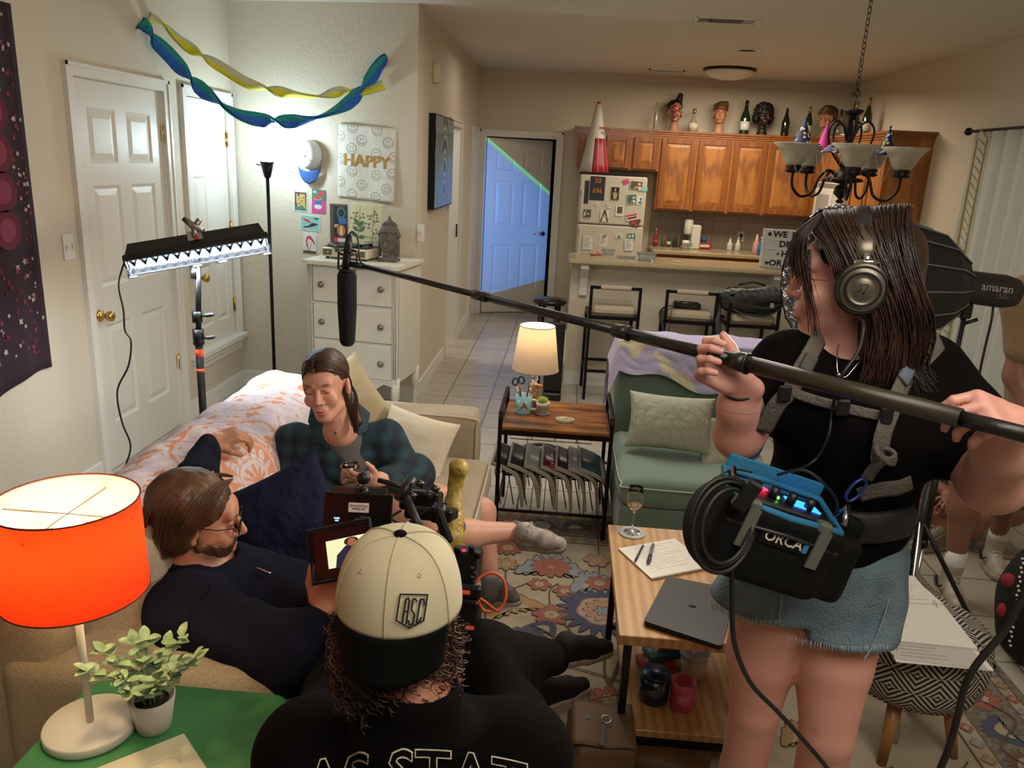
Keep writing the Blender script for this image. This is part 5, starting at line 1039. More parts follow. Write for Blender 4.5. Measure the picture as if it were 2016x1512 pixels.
# bar stools
FAB = mat('stool_linen', '#b3a78f', .85, bump=(200, .4)); STM = mat('stool_steel', '#17171a', .4, .6)
def stool(label):
    t = thing('bar_stool', label, 'bar stool', (0, 0, 0), 0, 'black framed bar stools at the breakfast bar'); w, d = .182, .19; r = .011
    for x in (-w, w):
        MB().bb((x-r, -d-r, 0), (x+r, -d+r, .66)).build('leg', STM, t); MB().bb((x-r, d-r, 0), (x+r, d+r, .645)).build('leg', STM, t)
    for za, zb_, nm in ((.635, .66, 'seat_frame'), (.22, .24, 'footrest')):
        b = MB()
        for x in (-w, w): b.bb((x-r, -d, za), (x+r, d, zb_))
        for y in (-d, d): b.bb((-w, y-r, za), (w, y+r, zb_))
        b.build(nm, STM, t)
    b = MB()
    for x in (-w, w): b.bb((x-r, -d-r, .66), (x+r, -d+r, .885))
    b.bb((-w, -d-r, .863), (w, -d+r, .885)); b.build('back_frame', STM, t)
    for x in (-w, w): pass
    MB().box((0, -d, .875), (.24, .035, .034), bev=.012).build('back_pad', FAB, t); MB().box((0, .005, .695), (.34, .365, .075), bev=.025).build('seat', FAB, t); return t
s0 = stool('black bar stool with cream seat, empty, leftmost at the bar'); copies = [s0]
for la in ('black bar stool with a small black bag on its cream seat', 'black bar stool carrying the dark backpack, rightmost at the bar'): c = copy_tree(s0); c['label'] = la; copies.append(c)
for o, (px, py, rz_) in zip(copies, ((1212, 566, .04), (1368, 573, -.05), (1490, 581, .03))):
    p = PY(px, py, 5.85); o.location = (p.x, 5.87+.20-.0, 0); o.rotation_euler = (0, 0, rz_)
# small bag and backpack
NYL = mat('black_nylon', '#191a1b', .6, bump=(60, .4, .006)); s2 = copies[1].location; s3 = copies[2].location
t = thing('camera_bag', 'small black zipped bag with hanging strap on the middle stool', 'bag', (s2.x-.03, s2.y-.06, .735)); s = SDF(.02); s.frame((s2.x-.02, s2.y-.05, .755)); s.box((0, 0, 0), (.10, .06, .024), .018); V, F = s.mesh(.006, disp=lambda g: .003*wnoise(g, 90, 2)); addmesh('pouch', V, F, NYL, t, smooth=True)
MB().tube(catmull([(s2.x-.12, s2.y-.06, .75), (s2.x-.19, s2.y-.12, .745), (s2.x-.23, s2.y-.18, .70), (s2.x-.19, s2.y-.235, .56), (s2.x-.165, s2.y-.24, .50), (s2.x-.16, s2.y-.235, .66), (s2.x-.14, s2.y-.17, .75), (s2.x-.05, s2.y-.05, .782)], 6), .012, 6, flat=.2).build('strap', NYL, t); MB().tube([(s2.x-.1, s2.y-.09, .78), (s2.x+.06, s2.y-.09, .78)], .003, 6).build('zipper', CHROME, t)
t = thing('backpack', 'dark grey hiking backpack draped over the rightmost stool', 'backpack', (s3.x, s3.y, .73)); s = SDF(.04); s.frame((s3.x-.0, s3.y-.08, .80))
s.box((0, 0, .03), (.20, .12, .08), .05).cap((-.18, -.06, .05), (.18, -.12, .10), .05, .05).cap((-.2, -.05, 0), (-.23, -.08, .06), .05, .04).cap((.1, -.1, .1), (.22, -.02, .05), .05, .05); BPK = mat('grey_ripstop', '#2b2d2e', .55, bump=(35, .6, .01))
V, F = s.mesh(.008, disp=lambda g: .010*wnoise(g, 60, 7)+.004*wnoise(g, 160, 9)); addmesh('pack_body', V, F, BPK, t, smooth=True)
X_, Y_ = s3.x, s3.y
for P_ in ([(-.22, -.12, .84), (-.1, -.20, .75), (.08, -.22, .74), (.20, -.18, .82), (.22, -.12, .88)], [(-.24, -.1, .86), (-.26, -.2, .72), (-.24, -.24, .55), (-.22, -.24, .40)], [(-.2, -.14, .9), (0, -.2, .86), (.18, -.2, .9)], [(.2, -.2, .84), (.1, -.23, .80), (.0, -.23, .80)]):
    MB().tube(catmull([(X_+a, Y_+b_, c_) for a, b_, c_ in P_], 6), .022, 8, flat=.3).build('strap', BPK, t)
MB().tube([(X_-.1, Y_-.02, .93), (X_, Y_-.04, .96), (X_+.1, Y_-.03, .94)], .008, 8).build('grab_handle', BPK, t); MB().bb((X_+.10, Y_-.245, .80), (X_+.13, Y_-.235, .84), .003).build('buckle', mat('grey_plastic', '#8f8f8a', .4), t)
# round stool near the hall
p = PY(1088, 606, 6.6); t = thing('round_stool', 'black round stool by the hallway, partly behind the table lamp', 'stool', (p.x, 6.05, 0)); px_ = PY(1090, 600, 6.0).x
MB().lathe([(0, .70), (.125, .70), (.135, .72), (.13, .735), (0, .74)], (px_-.03, 6.05, 0), n=28).build('seat', mat('black_vinyl', '#15161a', .25), t)
for k in range(4): a_ = .6+k*math.pi/2; MB().cyl((px_-.03+.09*math.cos(a_), 6.05+.09*math.sin(a_), .70), (px_-.03+.10*math.cos(a_), 6.05+.10*math.sin(a_), 0), .012).build('leg', STM, t)
MB().torus((px_-.03, 6.05, .25), .095, .007).build('foot_ring', STM, t)
tag(MB().bb((px_-.04, 5.80, .06), (px_+.10, 5.84, .60), .01).bb((px_-.04, 5.76, .0), (px_+.10, 5.88, .06), .01).build('floor_speaker', BLKP), 'black upright panel on the tiles between table lamp and bar', 'speaker')
# chandelier
CHX, CHY = 1.30, 4.0; IRON = mat('wrought_iron', '#231f1b', .4, .7); ALB = mat('alabaster_glass', '#b9b49f', .35, var=('#a29d88', 14))
cz = PY(1660, 330, CHY).z; cxp = PY(1660, 350, CHY).x; t = thing('chandelier', 'dark iron chandelier with five upturned alabaster glass shades', 'chandelier', (cxp, CHY, ZC)); C0 = Vector((cxp, CHY, 0))
zb = PY(1645, 400, CHY).z; zt_ = PY(1668, 217, CHY).z
MB().lathe([(0, zb), (.012, zb), (.02, zb+.01), (.008, zb+.02), (.034, zb+.045), (.030, zb+.075), (.012, zb+.09), (.095, zb+.105), (.085, zb+.118), (.03, zb+.125), (.022, zb+.16), (.016, zb+.30), (.018, zb+.40), (.034, zt_-.02), (.048, zt_), (.04, zt_+.004), (0, zt_)], C0, n=24).build('column', IRON, t)
SR = .245
for k in range(5):
    a_ = math.radians(-100+72*k); D = Vector((math.cos(a_), math.sin(a_), 0)); zz = zb+.10
    ar = MB().tube(catmull([C0+D*.02+Vector((0, 0, zz)), C0+D*.07+Vector((0, 0, zz+.05)), C0+D*.115+Vector((0, 0, zz+.02)), C0+D*.145+Vector((0, 0, zz-.055)), C0+D*.20+Vector((0, 0, zz-.075)), C0+D*(SR)+Vector((0, 0, zz-.03)), C0+D*(SR+.005)+Vector((0, 0, zz+.03))], 6), .0065, 8)
    sc_ = C0+D*(SR+.005)+Vector((0, 0, zz+.03)); ar.lathe([(0, 0), (.022, .0), (.042, .008), (.030, .018), (.038, .028), (.032, .04), (0, .04)], sc_, n=18); arm = ar.build('arm', IRON, t)
    MB().lathe([(.034, .038), (.050, .055), (.062, .085), (.078, .110), (.108, .135), (.104, .136), (.074, .114), (.058, .088), (.046, .06), (.03, .044)], sc_, n=28, caps=False).build('glass_shade', ALB, t)
    MB().tube(catmull([C0+D*.02+Vector((0, 0, zb+.17)), C0+D*.085+Vector((0, 0, zb+.25)), C0+D*.105+Vector((0, 0, zb+.33)), C0+D*.075+Vector((0, 0, zb+.375)), C0+D*.035+Vector((0, 0, zb+.35)), C0+D*.012+Vector((0, 0, zb+.28))], 6), .005, 7).build('scroll', IRON, t)
ztop = ZC; a_ = Vector((cxp, CHY, zt_)); tp_ = Vector((PY(1716, 0, CHY).x-.0, CHY, 0)); 
b = MB(); b.cyl(a_, a_+Vector((0, 0, .07)), .003, n=6); n = 22; z0 = zt_+.07
for i in range(n):
    zc_ = z0+(ZC-.03-z0)*(i+.5)/n; hh = (ZC-.03-z0)/n*.62; R_ = rot(0, 0, (i % 2)*math.pi/2+.4)@rot(math.pi/2)
    b.tube([Vector((cxp, CHY, zc_))+R_@Vector((.009*math.cos(q), hh*math.sin(q), 0)) for q in [j*math.pi/5 for j in range(10)]], .0022, 5, True)
b.build('chain', IRON, t); b = MB(); 
for q in range(3): b.torus((cxp, CHY, zt_+.075), .016, .0018, rot(math.pi/2, q*.9, 0), n=14, k=5)
b.build('wire_loop', IRON, t); MB().lathe([(0, -.03), (.03, -.028), (.06, -.008), (.062, 0)], (cxp, CHY, ZC), n=24).build('canopy', IRON, t)
# party hats on the shades
HN = mat('hat_navy', '#1c2350', .6); HP = mat('hat_pink', '#c0268c', .6); DOTC = [HN, mat('dot_white', '#d0cdc2'), mat('dot_pink', '#c24a8c'), mat('dot_yellow', '#d8c860'), mat('dot_blue', '#5f9fd0')]
def hat(px, py, Y, h, r, dots, label, tilt=0):
    p = PY(px, py, Y); t = thing('party_hat', label, 'party hat', p, group='party hats on the chandelier'); R_ = rot(tilt, .05, 0)
    mb = MB().at(p, R_); mb.lathe([(r, 0), (.001, h)], n=24, caps=False); r_ = random.Random(int(px))
    if dots:
        for k in range(34):
            z_ = h*(1-math.sqrt(r_.uniform(.03, .98))); q = r*(1-z_/h); a = r_.uniform(0, 6.28); mb.m(1+k % 4); n_ = Vector((math.cos(a), math.sin(a), r/h)).normalized(); M_ = aim(n_); c = Vector((q*math.cos(a), q*math.sin(a), z_))+n_*.0008; mb.add([c]+[c+M_@Vector((.0065*math.cos(j*.785), .0065*math.sin(j*.785), 0)) for j in range(8)], [[0, j+1, (j+1) % 8+1] for j in range(8)])
    mb.build('cone', DOTC if dots else [HP], t); MB().at(p, R_).sph((0, 0, h), .006, n=8, k=6).build('tip', HP if not dots else HN, t)
    e = MB(); e.tube(catmull([p+Vector((-r, 0, 0)), p+Vector((-r*.3, -.05, -.13)), p+Vector((r, 0, 0))], 8), .0008, 4); e.build('elastic', mat('elastic', '#c9c9c9', .5), t)
hat(1578, 284, 3.93, .115, .043, 1, 'navy dotted party hat on the leftmost chandelier shade'); hat(1620, 294, 4.15, .125, .034, 0, 'pink party hat standing between the two left shades'); hat(1742, 304, 4.02, .125, .043, 1, 'navy dotted party hat on the rightmost chandelier shade'); hat(1640, 300, 3.80, .05, .05, 1, 'navy dotted party hat sunk in the front chandelier shade')
# ------------------------------------------------------------ sofa, blanket, cushions
SOFA = mat('beige_chenille', '#ac9e84', .95, bump=(260, .8, .004), sheen=.2, var=('#94856c', 240)); 
def cushion(name, c, w, h, th, R, m, parent=None, n=26, pinch=.08, noise=.004, seed=0, sag=0):
    """pillow: local x width, y height, z thickness"""
    V = []; F = []; lin = np.linspace(-1, 1, n+1); gx, gy = np.meshgrid(lin*w/2, lin*h/2); NS = [noise*(wnoise(g_, 38, seed)+.5*wnoise(g_, 90, seed+3)) for g_ in (np.stack([gx, gy, gx*0+sd_*.05], -1) for sd_ in (1, -1))]
    for side in (1, -1):
        for j in range(n+1):
            for i in range(n+1):
                u, v = 2*i/n-1, 2*j/n-1; q = max(0, (1-u**2)*(1-v**2))**.42; k = 1-pinch*(1-abs(u)**2)*abs(v)**3; k2 = 1-pinch*(1-abs(v)**2)*abs(u)**3
                d = NS[0 if side > 0 else 1][j, i]
                V.append(Vector((u*w/2*k2, v*h/2*k, side*(th/2+d)*q)))
        b = (n+1)*(n+1) if side < 0 else 0
        for j in range(n):
            for i in range(n): f = [b+j*(n+1)+i, b+j*(n+1)+i+1, b+(j+1)*(n+1)+i+1, b+(j+1)*(n+1)+i]; F.append(f if side > 0 else f[::-1])
    return MB().add([R@v+Vector(c) for v in V], F, True).build(name, m, parent)
def rbox(name, a, b, r, m, parent, h=.012, noise=.004, k=.02, sd=1, extra=None):
    s = SDF(k); a, b = np.array(a), np.array(b); s.box((a+b)/2, (b-a)/2, r)
    if extra: extra(s)
    V, F = s.mesh(h, disp=lambda g: noise*wnoise(g, 22, sd)); return addmesh(name, V, F, m, parent, smooth=True)
t = thing('sofa', 'beige woven sofa along the left with seated man and woman', 'sofa', (-.85, 2.5, 0))
rbox('base_frame', (-1.28, 1.52, .06), (-.36, 3.56, .30), .03, SOFA, t); rbox('seat_cushion', (-1.10, 1.71, .27), (-.33, 2.58, .43), .06, SOFA, t); rbox('seat_cushion', (-1.10, 2.59, .27), (-.27, 3.40, .43), .06, SOFA, t, sd=4)
rbox('arm', (-1.25, 3.40, .10), (-.345, 3.60, .615), .045, SOFA, t); rbox('arm', (-1.27, 1.50, .10), (-.44, 1.70, .57), .05, SOFA, t, sd=6)
rbox('backrest', (-1.36, 1.52, .10), (-1.12, 3.56, .68), .06, SOFA, t)
PIP = mat('sofa_piping', '#b5a88e', .9); MB().tube(catmull([(-.352, 3.405, .30), (-.352, 3.402, .55), (-.36, 3.405, .602), (-.60, 3.402, .612), (-1.1, 3.402, .612)], 6), .006, 6).build('piping', PIP, t); MB().tube(catmull([(-.28, 2.62, .42), (-.275, 3.0, .425), (-.28, 3.38, .42)], 6), .005, 6).build('piping', PIP, t)
for x in (-1.22, -.40):
    for y in (1.58, 3.5): MB().cyl((x, y, .065), (x, y, 0), .025, .018).build('foot', mat('dark_wood_foot', '#2c1d12', .5), t)
cushion('back_cushion', (-1.08, 1.93, .60), .50, .40, .17, rot(0, 0, 0)@Matrix(((0, .25, .97), (1, 0, 0), (0, .97, -.25))), SOFA, t, pinch=.02)
tag(cushion('throw_pillow', PY(262, 1262, 1.72), .36, .36, .15, rot(1.25, .1, .25), SOFA, pinch=.05), 'beige corduroy square pillow at the near end of sofa', 'pillow')
BLM = mat('mandala_cotton', '#ffffff', .9, vcol='col', bump=(18, .5, .01))
PR = [(-.985, .44), (-1.05, .60), (-1.12, .705), (-1.24, .74), (-1.37, .715), (-1.45, .58), (-1.50, .38), (-1.60, .13)]
PC = catmull([(x, 0, z) for x, z in PR], 12); ln = [0]
for i in range(1, len(PC)): ln.append(ln[-1]+(PC[i]-PC[i-1]).length)
NU, NV = 260, 200; Y0b, Y1b = 1.98, 3.46; V = []; C_ = []
mc = (2.52, .17)    # mandala centre: y, arc length
YY, SS = np.meshgrid(np.linspace(Y0b, Y1b, NU+1), np.linspace(0, ln[-1], NV+1)); G0 = np.stack([YY, SS*1.2, YY*0], -1); G1 = np.stack([YY, SS, YY*0], -1)
NF_ = .022*wnoise(G0, 16, 11)+.010*wnoise(G0, 45, 12); NZ = wnoise(G1, 95, 21)+.6*wnoise(G1+[0, 0, .3], 210, 22)
for j in range(NV+1):
    s_ = ln[-1]*j/NV; k = next((i for i in range(1, len(ln)) if ln[i] >= s_), len(ln)-1); w = (s_-ln[k-1])/(ln[k]-ln[k-1]); p = PC[k-1].lerp(PC[k], w); d = (PC[k]-PC[k-1]).normalized(); n = Vector((-d.z, 0, d.x))
    if n.z < 0 and s_ < ln[-1]*.5: n = -n
    if s_ >= ln[-1]*.5 and n.x > 0: n = -n
    for i in range(NU+1):
        y = Y0b+(Y1b-Y0b)*i/NU; f = NF_[j, i]+.012*math.sin(y*40+s_*9)*(max(0, s_-.35)*1.2)
        V.append(p+n*(f+.022)+Vector((0, y-.08*math.sin(s_*3)*(1-i/NU)*0, 0)))
        dy, ds = y-mc[0], s_-mc[1]; r = math.hypot(dy, ds)*1.5; a = math.atan2(ds, dy); W_, O_, P_ = (.86, .83, .84), (.86, .60, .48), (.82, .78, .86); c = W_
        if r < .30:
            if r > .285: c = O_ if math.sin(a*60) > -.3 else W_
            elif r > .262: c = O_
            elif r > .252: c = W_
            elif r > .235: c = O_
            elif r > .10: pet = abs(math.sin(a*8)); c = O_ if (r-.10)/.135 > pet*.9 or abs(math.sin(r*95)) < .35 else W_; c = W_ if abs((r-.10)/.135-pet*.9) < .05 else c
            else: c = O_ if abs(math.sin(a*6))*.1 > r-.02 else W_
        else:
            nz = NZ[j, i]; c = O_ if nz > .36 else (P_ if nz < -.15 else W_)
            if .335 < r < .35 or .47 < r < .485: c = O_
        C_.append(srgb(c))
F = [[j*(NU+1)+i, j*(NU+1)+i+1, (j+1)*(NU+1)+i+1, (j+1)*(NU+1)+i] for j in range(NV) for i in range(NU)]
tag(addmesh('throw_blanket', V, F, BLM, smooth=True, vc=np.array(C_)), 'white and coral mandala print cotton throw draped over the sofa back', 'blanket')
WPIL = mat('cream_cotton', '#cfc5ac', .9, bump=(25, .3, .008)); tag(cushion('throw_pillow', PY(812, 884, 3.22), .36, .33, .13, rot(1.05, .1, -.35), WPIL, noise=.006), 'plain cream pillow leaning on the far sofa arm behind the woman', 'pillow')
tag(cushion('throw_pillow', PY(676, 800, 3.36), .36, .36, .13, rot(1.25, 0, .2)@rot(0, 0, .6), mat('beige_linen', '#b5a684', .9, bump=(200, .4)), noise=.005, seed=3), 'beige pillow standing in the far sofa corner behind her head', 'pillow')
NAVY = mat('navy_velvet', '#161930', .85, bump=(26, .7, .016), spec=.15); tag(cushion('throw_pillow', PY(566, 1035, 2.22), .36, .36, .16, rot(1.2, 0, .35)@rot(0, 0, .42), NAVY, noise=.009, seed=5), 'navy velvet pillow with pointed corner between man and woman', 'pillow')
tag(rbox('folded_throw', (-1.40, 3.50, .50), (-1.15, 3.80, .66), .05, mat('pale_quilt', '#b9b8a6', .9, bump=(40, .6)), None, noise=.012, sd=5), 'pale quilted throw bunched over the far sofa corner', 'blanket')
# ------------------------------------------------------------ rolling shelf table
RUST = mat('rustic_board', '#99602f', .28, var=('#3a2012', 7, 8), coat=.3, stretch=(.7, 2.2, 1)); BRZ = mat('bronze_tube', '#241712', .35, .7)
t = thing('side_table', 'rustic brown side table with magazine rack and dark metal frame', 'side table', (.01, 3.72, 0)); ax0, ax1, ay0, ay1 = -.250, .270, 3.48, 3.93
MB().bb((ax0+.01, ay0, .535), (ax1-.01, ay1, .553), .003).build('table_top', RUST, t); MB().bb((ax0, ay0-.008, .515), (ax1, ay0+.004, .535)).bb((ax0, ay1-.004, .515), (ax1, ay1+.008, .535)).bb((ax0-.008, ay0, .515), (ax0+.004, ay1, .535)).bb((ax1-.004, ay0, .515), (ax1+.008, ay1, .535)).build('apron', BRZ, t)
for x in (ax0, ax1):
    MB().tube(catmull([(x, ay0, 0), (x, ay0, .30), (x, ay0, .57), (x, ay0+.012, .605), (x, ay0+.05, .622), (x, ay1-.05, .622), (x, ay1-.012, .605), (x, ay1, .57), (x, ay1, .30), (x, ay1, 0)], 5), .010, 8).build('leg', BRZ, t)
mb = MB()
for x, y0_, y1_ in ((ax0, ay0, ay1), (ax1, ay0, ay1)): mb.tube([(x, y0_, .13), (x, y1_, .13)], .007, 6)
for y in (ay0, ay1): mb.tube([(ax0, y, .13), (ax1, y, .13)], .007, 6)
for i in range(8): x = ax0+(ax1-ax0)*(i+.5)/8; mb.tube([(x, ay0, .13), (x, ay0+.12, .115), (x, ay1-.12, .115), (x, ay1, .13)], .0025, 5).tube([(x-.02, ay0+.1, .115), (x-.055, ay0+.11, .28), (x-.055, ay1-.1, .28), (x-.02, ay1-.1, .115)], .003, 5)
mb.tube([(ax0, ay0+.11, .28), (ax1, ay0+.11, .28)], .003, 5).tube([(ax0, ay1-.1, .28), (ax1, ay1-.1, .28)], .003, 5); mb.build('magazine_rack', BRZ, t)
mb = MB().tube([(ax0+.05, ay0+.02, .53), (ax0+.05, ay0+.02, .49), (ax1-.09, ay0+.02, .49), (ax1-.09, ay0+.02, .53)], .0022, 5)
for x in (ax0+.15, ax0+.26, ax0+.36): mb.tube([(x, ay0+.02, .49), (x, ay0+.02, .53)], .0022, 5)
mb.build('wire_basket', BRZ, t)
MG = [mat('mag_paper', '#a9a292', .5), mat('mag_dark', '#2c2a2c', .35), mat('mag_grey', '#8b8f90', .4), mat('mag_maroon', '#5c2030', .35), mat('mag_teal', '#31505a', .35), mat('mag_red', '#b53a40', .4)]
def magazine(i, x, cov, label, title=None):
    t = thing('magazine', label, 'magazine', (x, 3.7, .12), group='magazines hanging over the rack'); W_ = .31; ya = 3.54
    P = catmull([(x+.075, 0, .125), (x+.060, 0, .22), (x+.035, 0, .285), (x-.01, 0, .318), (x-.09, 0, .345)], 6)
    mb = MB(); q = rng.normal(0, .0015, 40)
    def sh(off, col):
        mb.m(col); mb.grid(lambda u, v: (lambda k: PC2(k, off)+Vector((0, ya+W_*v, 0)))(u), 24, 1, th=.0022)
    def PC2(u, off):
        k = min(int(u*(len(P)-1)), len(P)-2); w = u*(len(P)-1)-k; p = P[k].lerp(P[k+1], w); d = (P[k+1]-P[k]).normalized(); n = Vector((d.z, 0, -d.x)); n = n if n.x > 0 or n.z > 0 else -n; return p+n*off
    for k in range(5): sh(-.003*k, 0)
    mb.build('pages', MG, t)
    mb = MB(); mb.grid(lambda u, v: PC2(u, .002)+Vector((0, ya+W_*v, 0)), 24, 2, th=-.0006); mb.m(2)
    cb = MB(); cb.m(cov).grid(lambda u, v: PC2(.60+.36*u, .0032)+Vector((0, ya+.015+(W_-.03)*v, 0)), 8, 2, th=-.0003)
    mb.build('back_cover', MG[cov] if cov != 2 else MG[2], t); cb.build('front_cover', MG, t)
    if title:
        p0 = PC2(.78, .0045)+Vector((0, ya+.10, 0)); d = (PC2(.9, 0)-PC2(.7, 0)).normalized(); u_ = Vector((0, 1, 0)); n = u_.cross(-d) 
        M_ = Matrix((Vector((0, 1, 0)), d, Vector((0, 1, 0)).cross(d))).transposed(); 
        if M_.col[2].z < 0: M_ = Matrix((Vector((0, -1, 0)), d, Vector((0, -1, 0)).cross(d))).transposed()
        text('title', title[0], title[1], p0, M_, MG[title[2]], t, ext=.0003)
for i, (x, cv, la, ti) in enumerate(((-.20, 1, 'dark covered magazine at the left end of the rack', None), (-.12, 1, 'magazine with black and white photo cover, second from left', None), (-.04, 2, 'grey photo cover magazine in the middle left of rack', None), (.04, 3, 'magazine with red capital letters on a maroon cover', ('MADE', .075, 5)), (.11, 1, 'black cover magazine right of the maroon one', ('ISSUE 12', .03, 0)), (.175, 2, 'pale grey text cover magazine near the right end', None), (.225, 4, 'teal photo cover magazine at the right end of the rack', None))):
    magazine(i, x-.0, cv, la, ti)
# lamp and small things on it
lx, ly = -.112, 3.84; t = thing('table_lamp', 'lit table lamp with grey linen shade and clear glass ball base', 'lamp', (lx, ly, .553)); zt0, zb0 = PY(1053, 641, ly).z, PY(1053, 727, ly).z; 
SHD = mat('linen_shade', '#b3a594', .9, bump=(300, .6, .002), trans=0); nt = SHD.node_tree; bs_ = nt.nodes['Principled BSDF']; tr = N(nt, 'ShaderNodeBsdfTranslucent'); tr.inputs[0].default_value = (*srgb('#c2b298'), 1); mx = N(nt, 'ShaderNodeMixShader'); mx.inputs[0].default_value = .16
ou = nt.nodes['Material Output']; nt.links.new(bs_.outputs[0], mx.inputs[1]); nt.links.new(tr.outputs[0], mx.inputs[2]); nt.links.new(mx.outputs[0], ou.inputs[0])
MB().lathe([(.118, zb0), (.088, zt0)], (lx, ly, 0), n=40, caps=False).build('lamp_shade', SHD, t); MB().torus((lx, ly, zb0), .118, .0022, n=40, k=5).torus((lx, ly, zt0), .088, .0022, n=40, k=5).build('shade_rim', mat('shade_rim', '#8d8478', .8), t)
mb = MB().cyl((lx, ly, .553), (lx, ly, .565), .055).sph((lx, ly, .60), .032).sph((lx, ly, .655), .026).sph((lx, ly, .70), .020); mb.build('glass_base', CGL, t); MB().cyl((lx, ly, .70), (lx, ly, zb0+.10), .006).build('stem', CHROME, t); MB().sph((lx, ly, zb0+.14), .028).build('bulb', mat('warm_bulb', '#ffffff', emit=('#ffd9a0', 25)), t)
light('POINT', 'table_lamp_glow', (lx, ly, zt0-.035), 2.6, (1, .78, .5), .03)
mp_ = PZ(1030, 812, .553); t = thing('pen_mug', 'pale blue mug with copper letter holding pens and scissors', 'mug', mp_); MUG = mat('aqua_mug', '#86b3b5', .3, coat=.3)
MB().lathe([(0, 0), (.038, 0), (.041, .004), (.041, .092), (.038, .092), (.036, .008), (0, .008)], mp_, n=28).build('cup', MUG, t); MB().torus(mp_+Vector((.050, -.01, .047)), .024, .006, rot(math.pi/2, 0, .0)).build('handle', mat('cream_glaze', '#cfc8b0', .3), t)
text('letter', 'A', .05, mp_+Vector((.005, -.0418, .045)), FR_, mat('copper_print', '#a86848', .3, .8), t, ext=.0006)
for k in range(8):
    q = Vector((-1 if k < 4 else 1, .5-.33*(k % 4), 0)); p0 = mp_+q*.006+Vector((0, 0, .03)); p1 = mp_+q*.022+Vector((0, 0, .125+.01*(k % 3))); tag(MB().cyl(p0, p1, .0035, n=6).cyl(p1, p1+(p1-p0).normalized()*.008, .0035, .0008, n=6).build('pencil', mat('pen_%d' % (k % 4), ('#b06a3c', '#8a4a2c', '#c08a5c', '#2b2b30')[k % 4], .45)), '%s pencil leaning %s in the pale blue mug' % (('orange brown', 'dark red brown', 'light tan', 'black')[k % 4], ('left', 'right')[k//4]), 'pencil', 'pencils in the mug')
sc0 = mp_+Vector((-.025, .0, .09)); t = thing('scissors', 'dark green handled scissors stuck in the pale blue mug', 'scissors', sc0); MB().torus(sc0+Vector((-.022, 0, .065)), .017, .0045, rot(math.pi/2, .2, 0), sx=.8).torus(sc0+Vector((.008, 0, .075)), .018, .0045, rot(math.pi/2, -.2, 0), sx=.75).build('grips', mat('dark_green_grip', '#1c3a3f', .4), t); MB().tube([sc0+Vector((-.015, 0, .05)), sc0+Vector((.01, 0, -.04))], .004, 6).tube([sc0+Vector((.003, 0, .057)), sc0+Vector((-.0, 0, -.04))], .004, 6).build('blades', CHROME, t)
b0 = mp_+Vector((.03, .035, .0)); t = thing('copper_box', 'copper striped open holder behind the mug', 'holder', b0); MB().prism([(-.022, -.018), (.022, -.018), (.034, .02), (-.018, .02)], .14, b0, rot(0, .22, .2)).build('sleeve', mat('copper_foil', '#b07a52', .3, .6, var=('#d0b090', 60)), t)
pp = PZ(1067, 815, .553); t = thing('succulent', 'small lime green succulent in a white and grey pot', 'potted plant', pp); MB().lathe([(0, 0), (.027, 0), (.032, .045), (.034, .045), (.036, .062), (.032, .062), (.028, .05), (0, .05)], pp, n=24).build('pot', mat('two_tone_pot', '#c4c2ba', .5), t); MB().lathe([(0, 0), (.032, 0), (.035, .01), (.028, .008), (0, .006)], pp, n=24).build('saucer', mat('grey_saucer', '#8a8884', .5), t)
mb = MB(); GRN = mat('succulent_green', '#93a83c', .5, sss=.1)
for k in range(34):
    a_ = k*2.4; el = .25+1.15*k/34; d = Vector((math.cos(a_)*math.cos(el), math.sin(a_)*math.cos(el), math.sin(el))); L_ = .038-.014*k/34; mb.tube([pp+Vector((0, 0, .058)), pp+Vector((0, 0, .058))+d*L_*.5, pp+Vector((0, 0, .06))+d*L_+Vector((0, 0, .004))], [.003, .0075, .0008], 6, flat=.5)
mb.build('leaves', GRN, t)
sp0 = PZ(1112, 830, .553); t = thing('soap_dish', 'cream oval trinket dish with shells on the side table', 'dish', sp0); mb = MB(); mb.grid(lambda u, v: sp0+Vector((.042*(1+.1*v)*math.cos(u*6.283), .026*(1+.1*v)*math.sin(u*6.283), .016*v)), 28, 3, closeu=True, th=.004).lathe([(0, 0), (1, 0), (1, .004), (0, .004)], sp0, sx=.042, sy=.026); mb.build('bowl', mat('cream_ceramic', '#c9bfa2', .3), t); MB().sph(sp0+Vector((-.012, 0, .014)), (.018, .012, .008)).build('shell', mat('shell', '#b5aa94', .5), t)
CB2 = mat('rubber_cable', '#191817', .5)
tag(MB().tube(catmull([PZ(x, y, .010) for x, y in [(1165, 945), (1140, 925), (1122, 905), (1110, 890), (1085, 878), (1055, 875), (1030, 880), (1015, 892), (1022, 905), (1050, 918)]], 6), .011, 8).build('coiled_cable', CB2), 'thick black cable looping on the tiles behind the side table', 'cable')
tag(MB().tube(catmull([PZ(x, y, .010) for x, y in [(1200, 945), (1175, 940), (1155, 930), (1152, 920), (1165, 912), (1200, 910), (1240, 905)]], 6), .009, 8).build('coiled_cable', CB2), 'second black cable loop beside the green chair', 'cable')
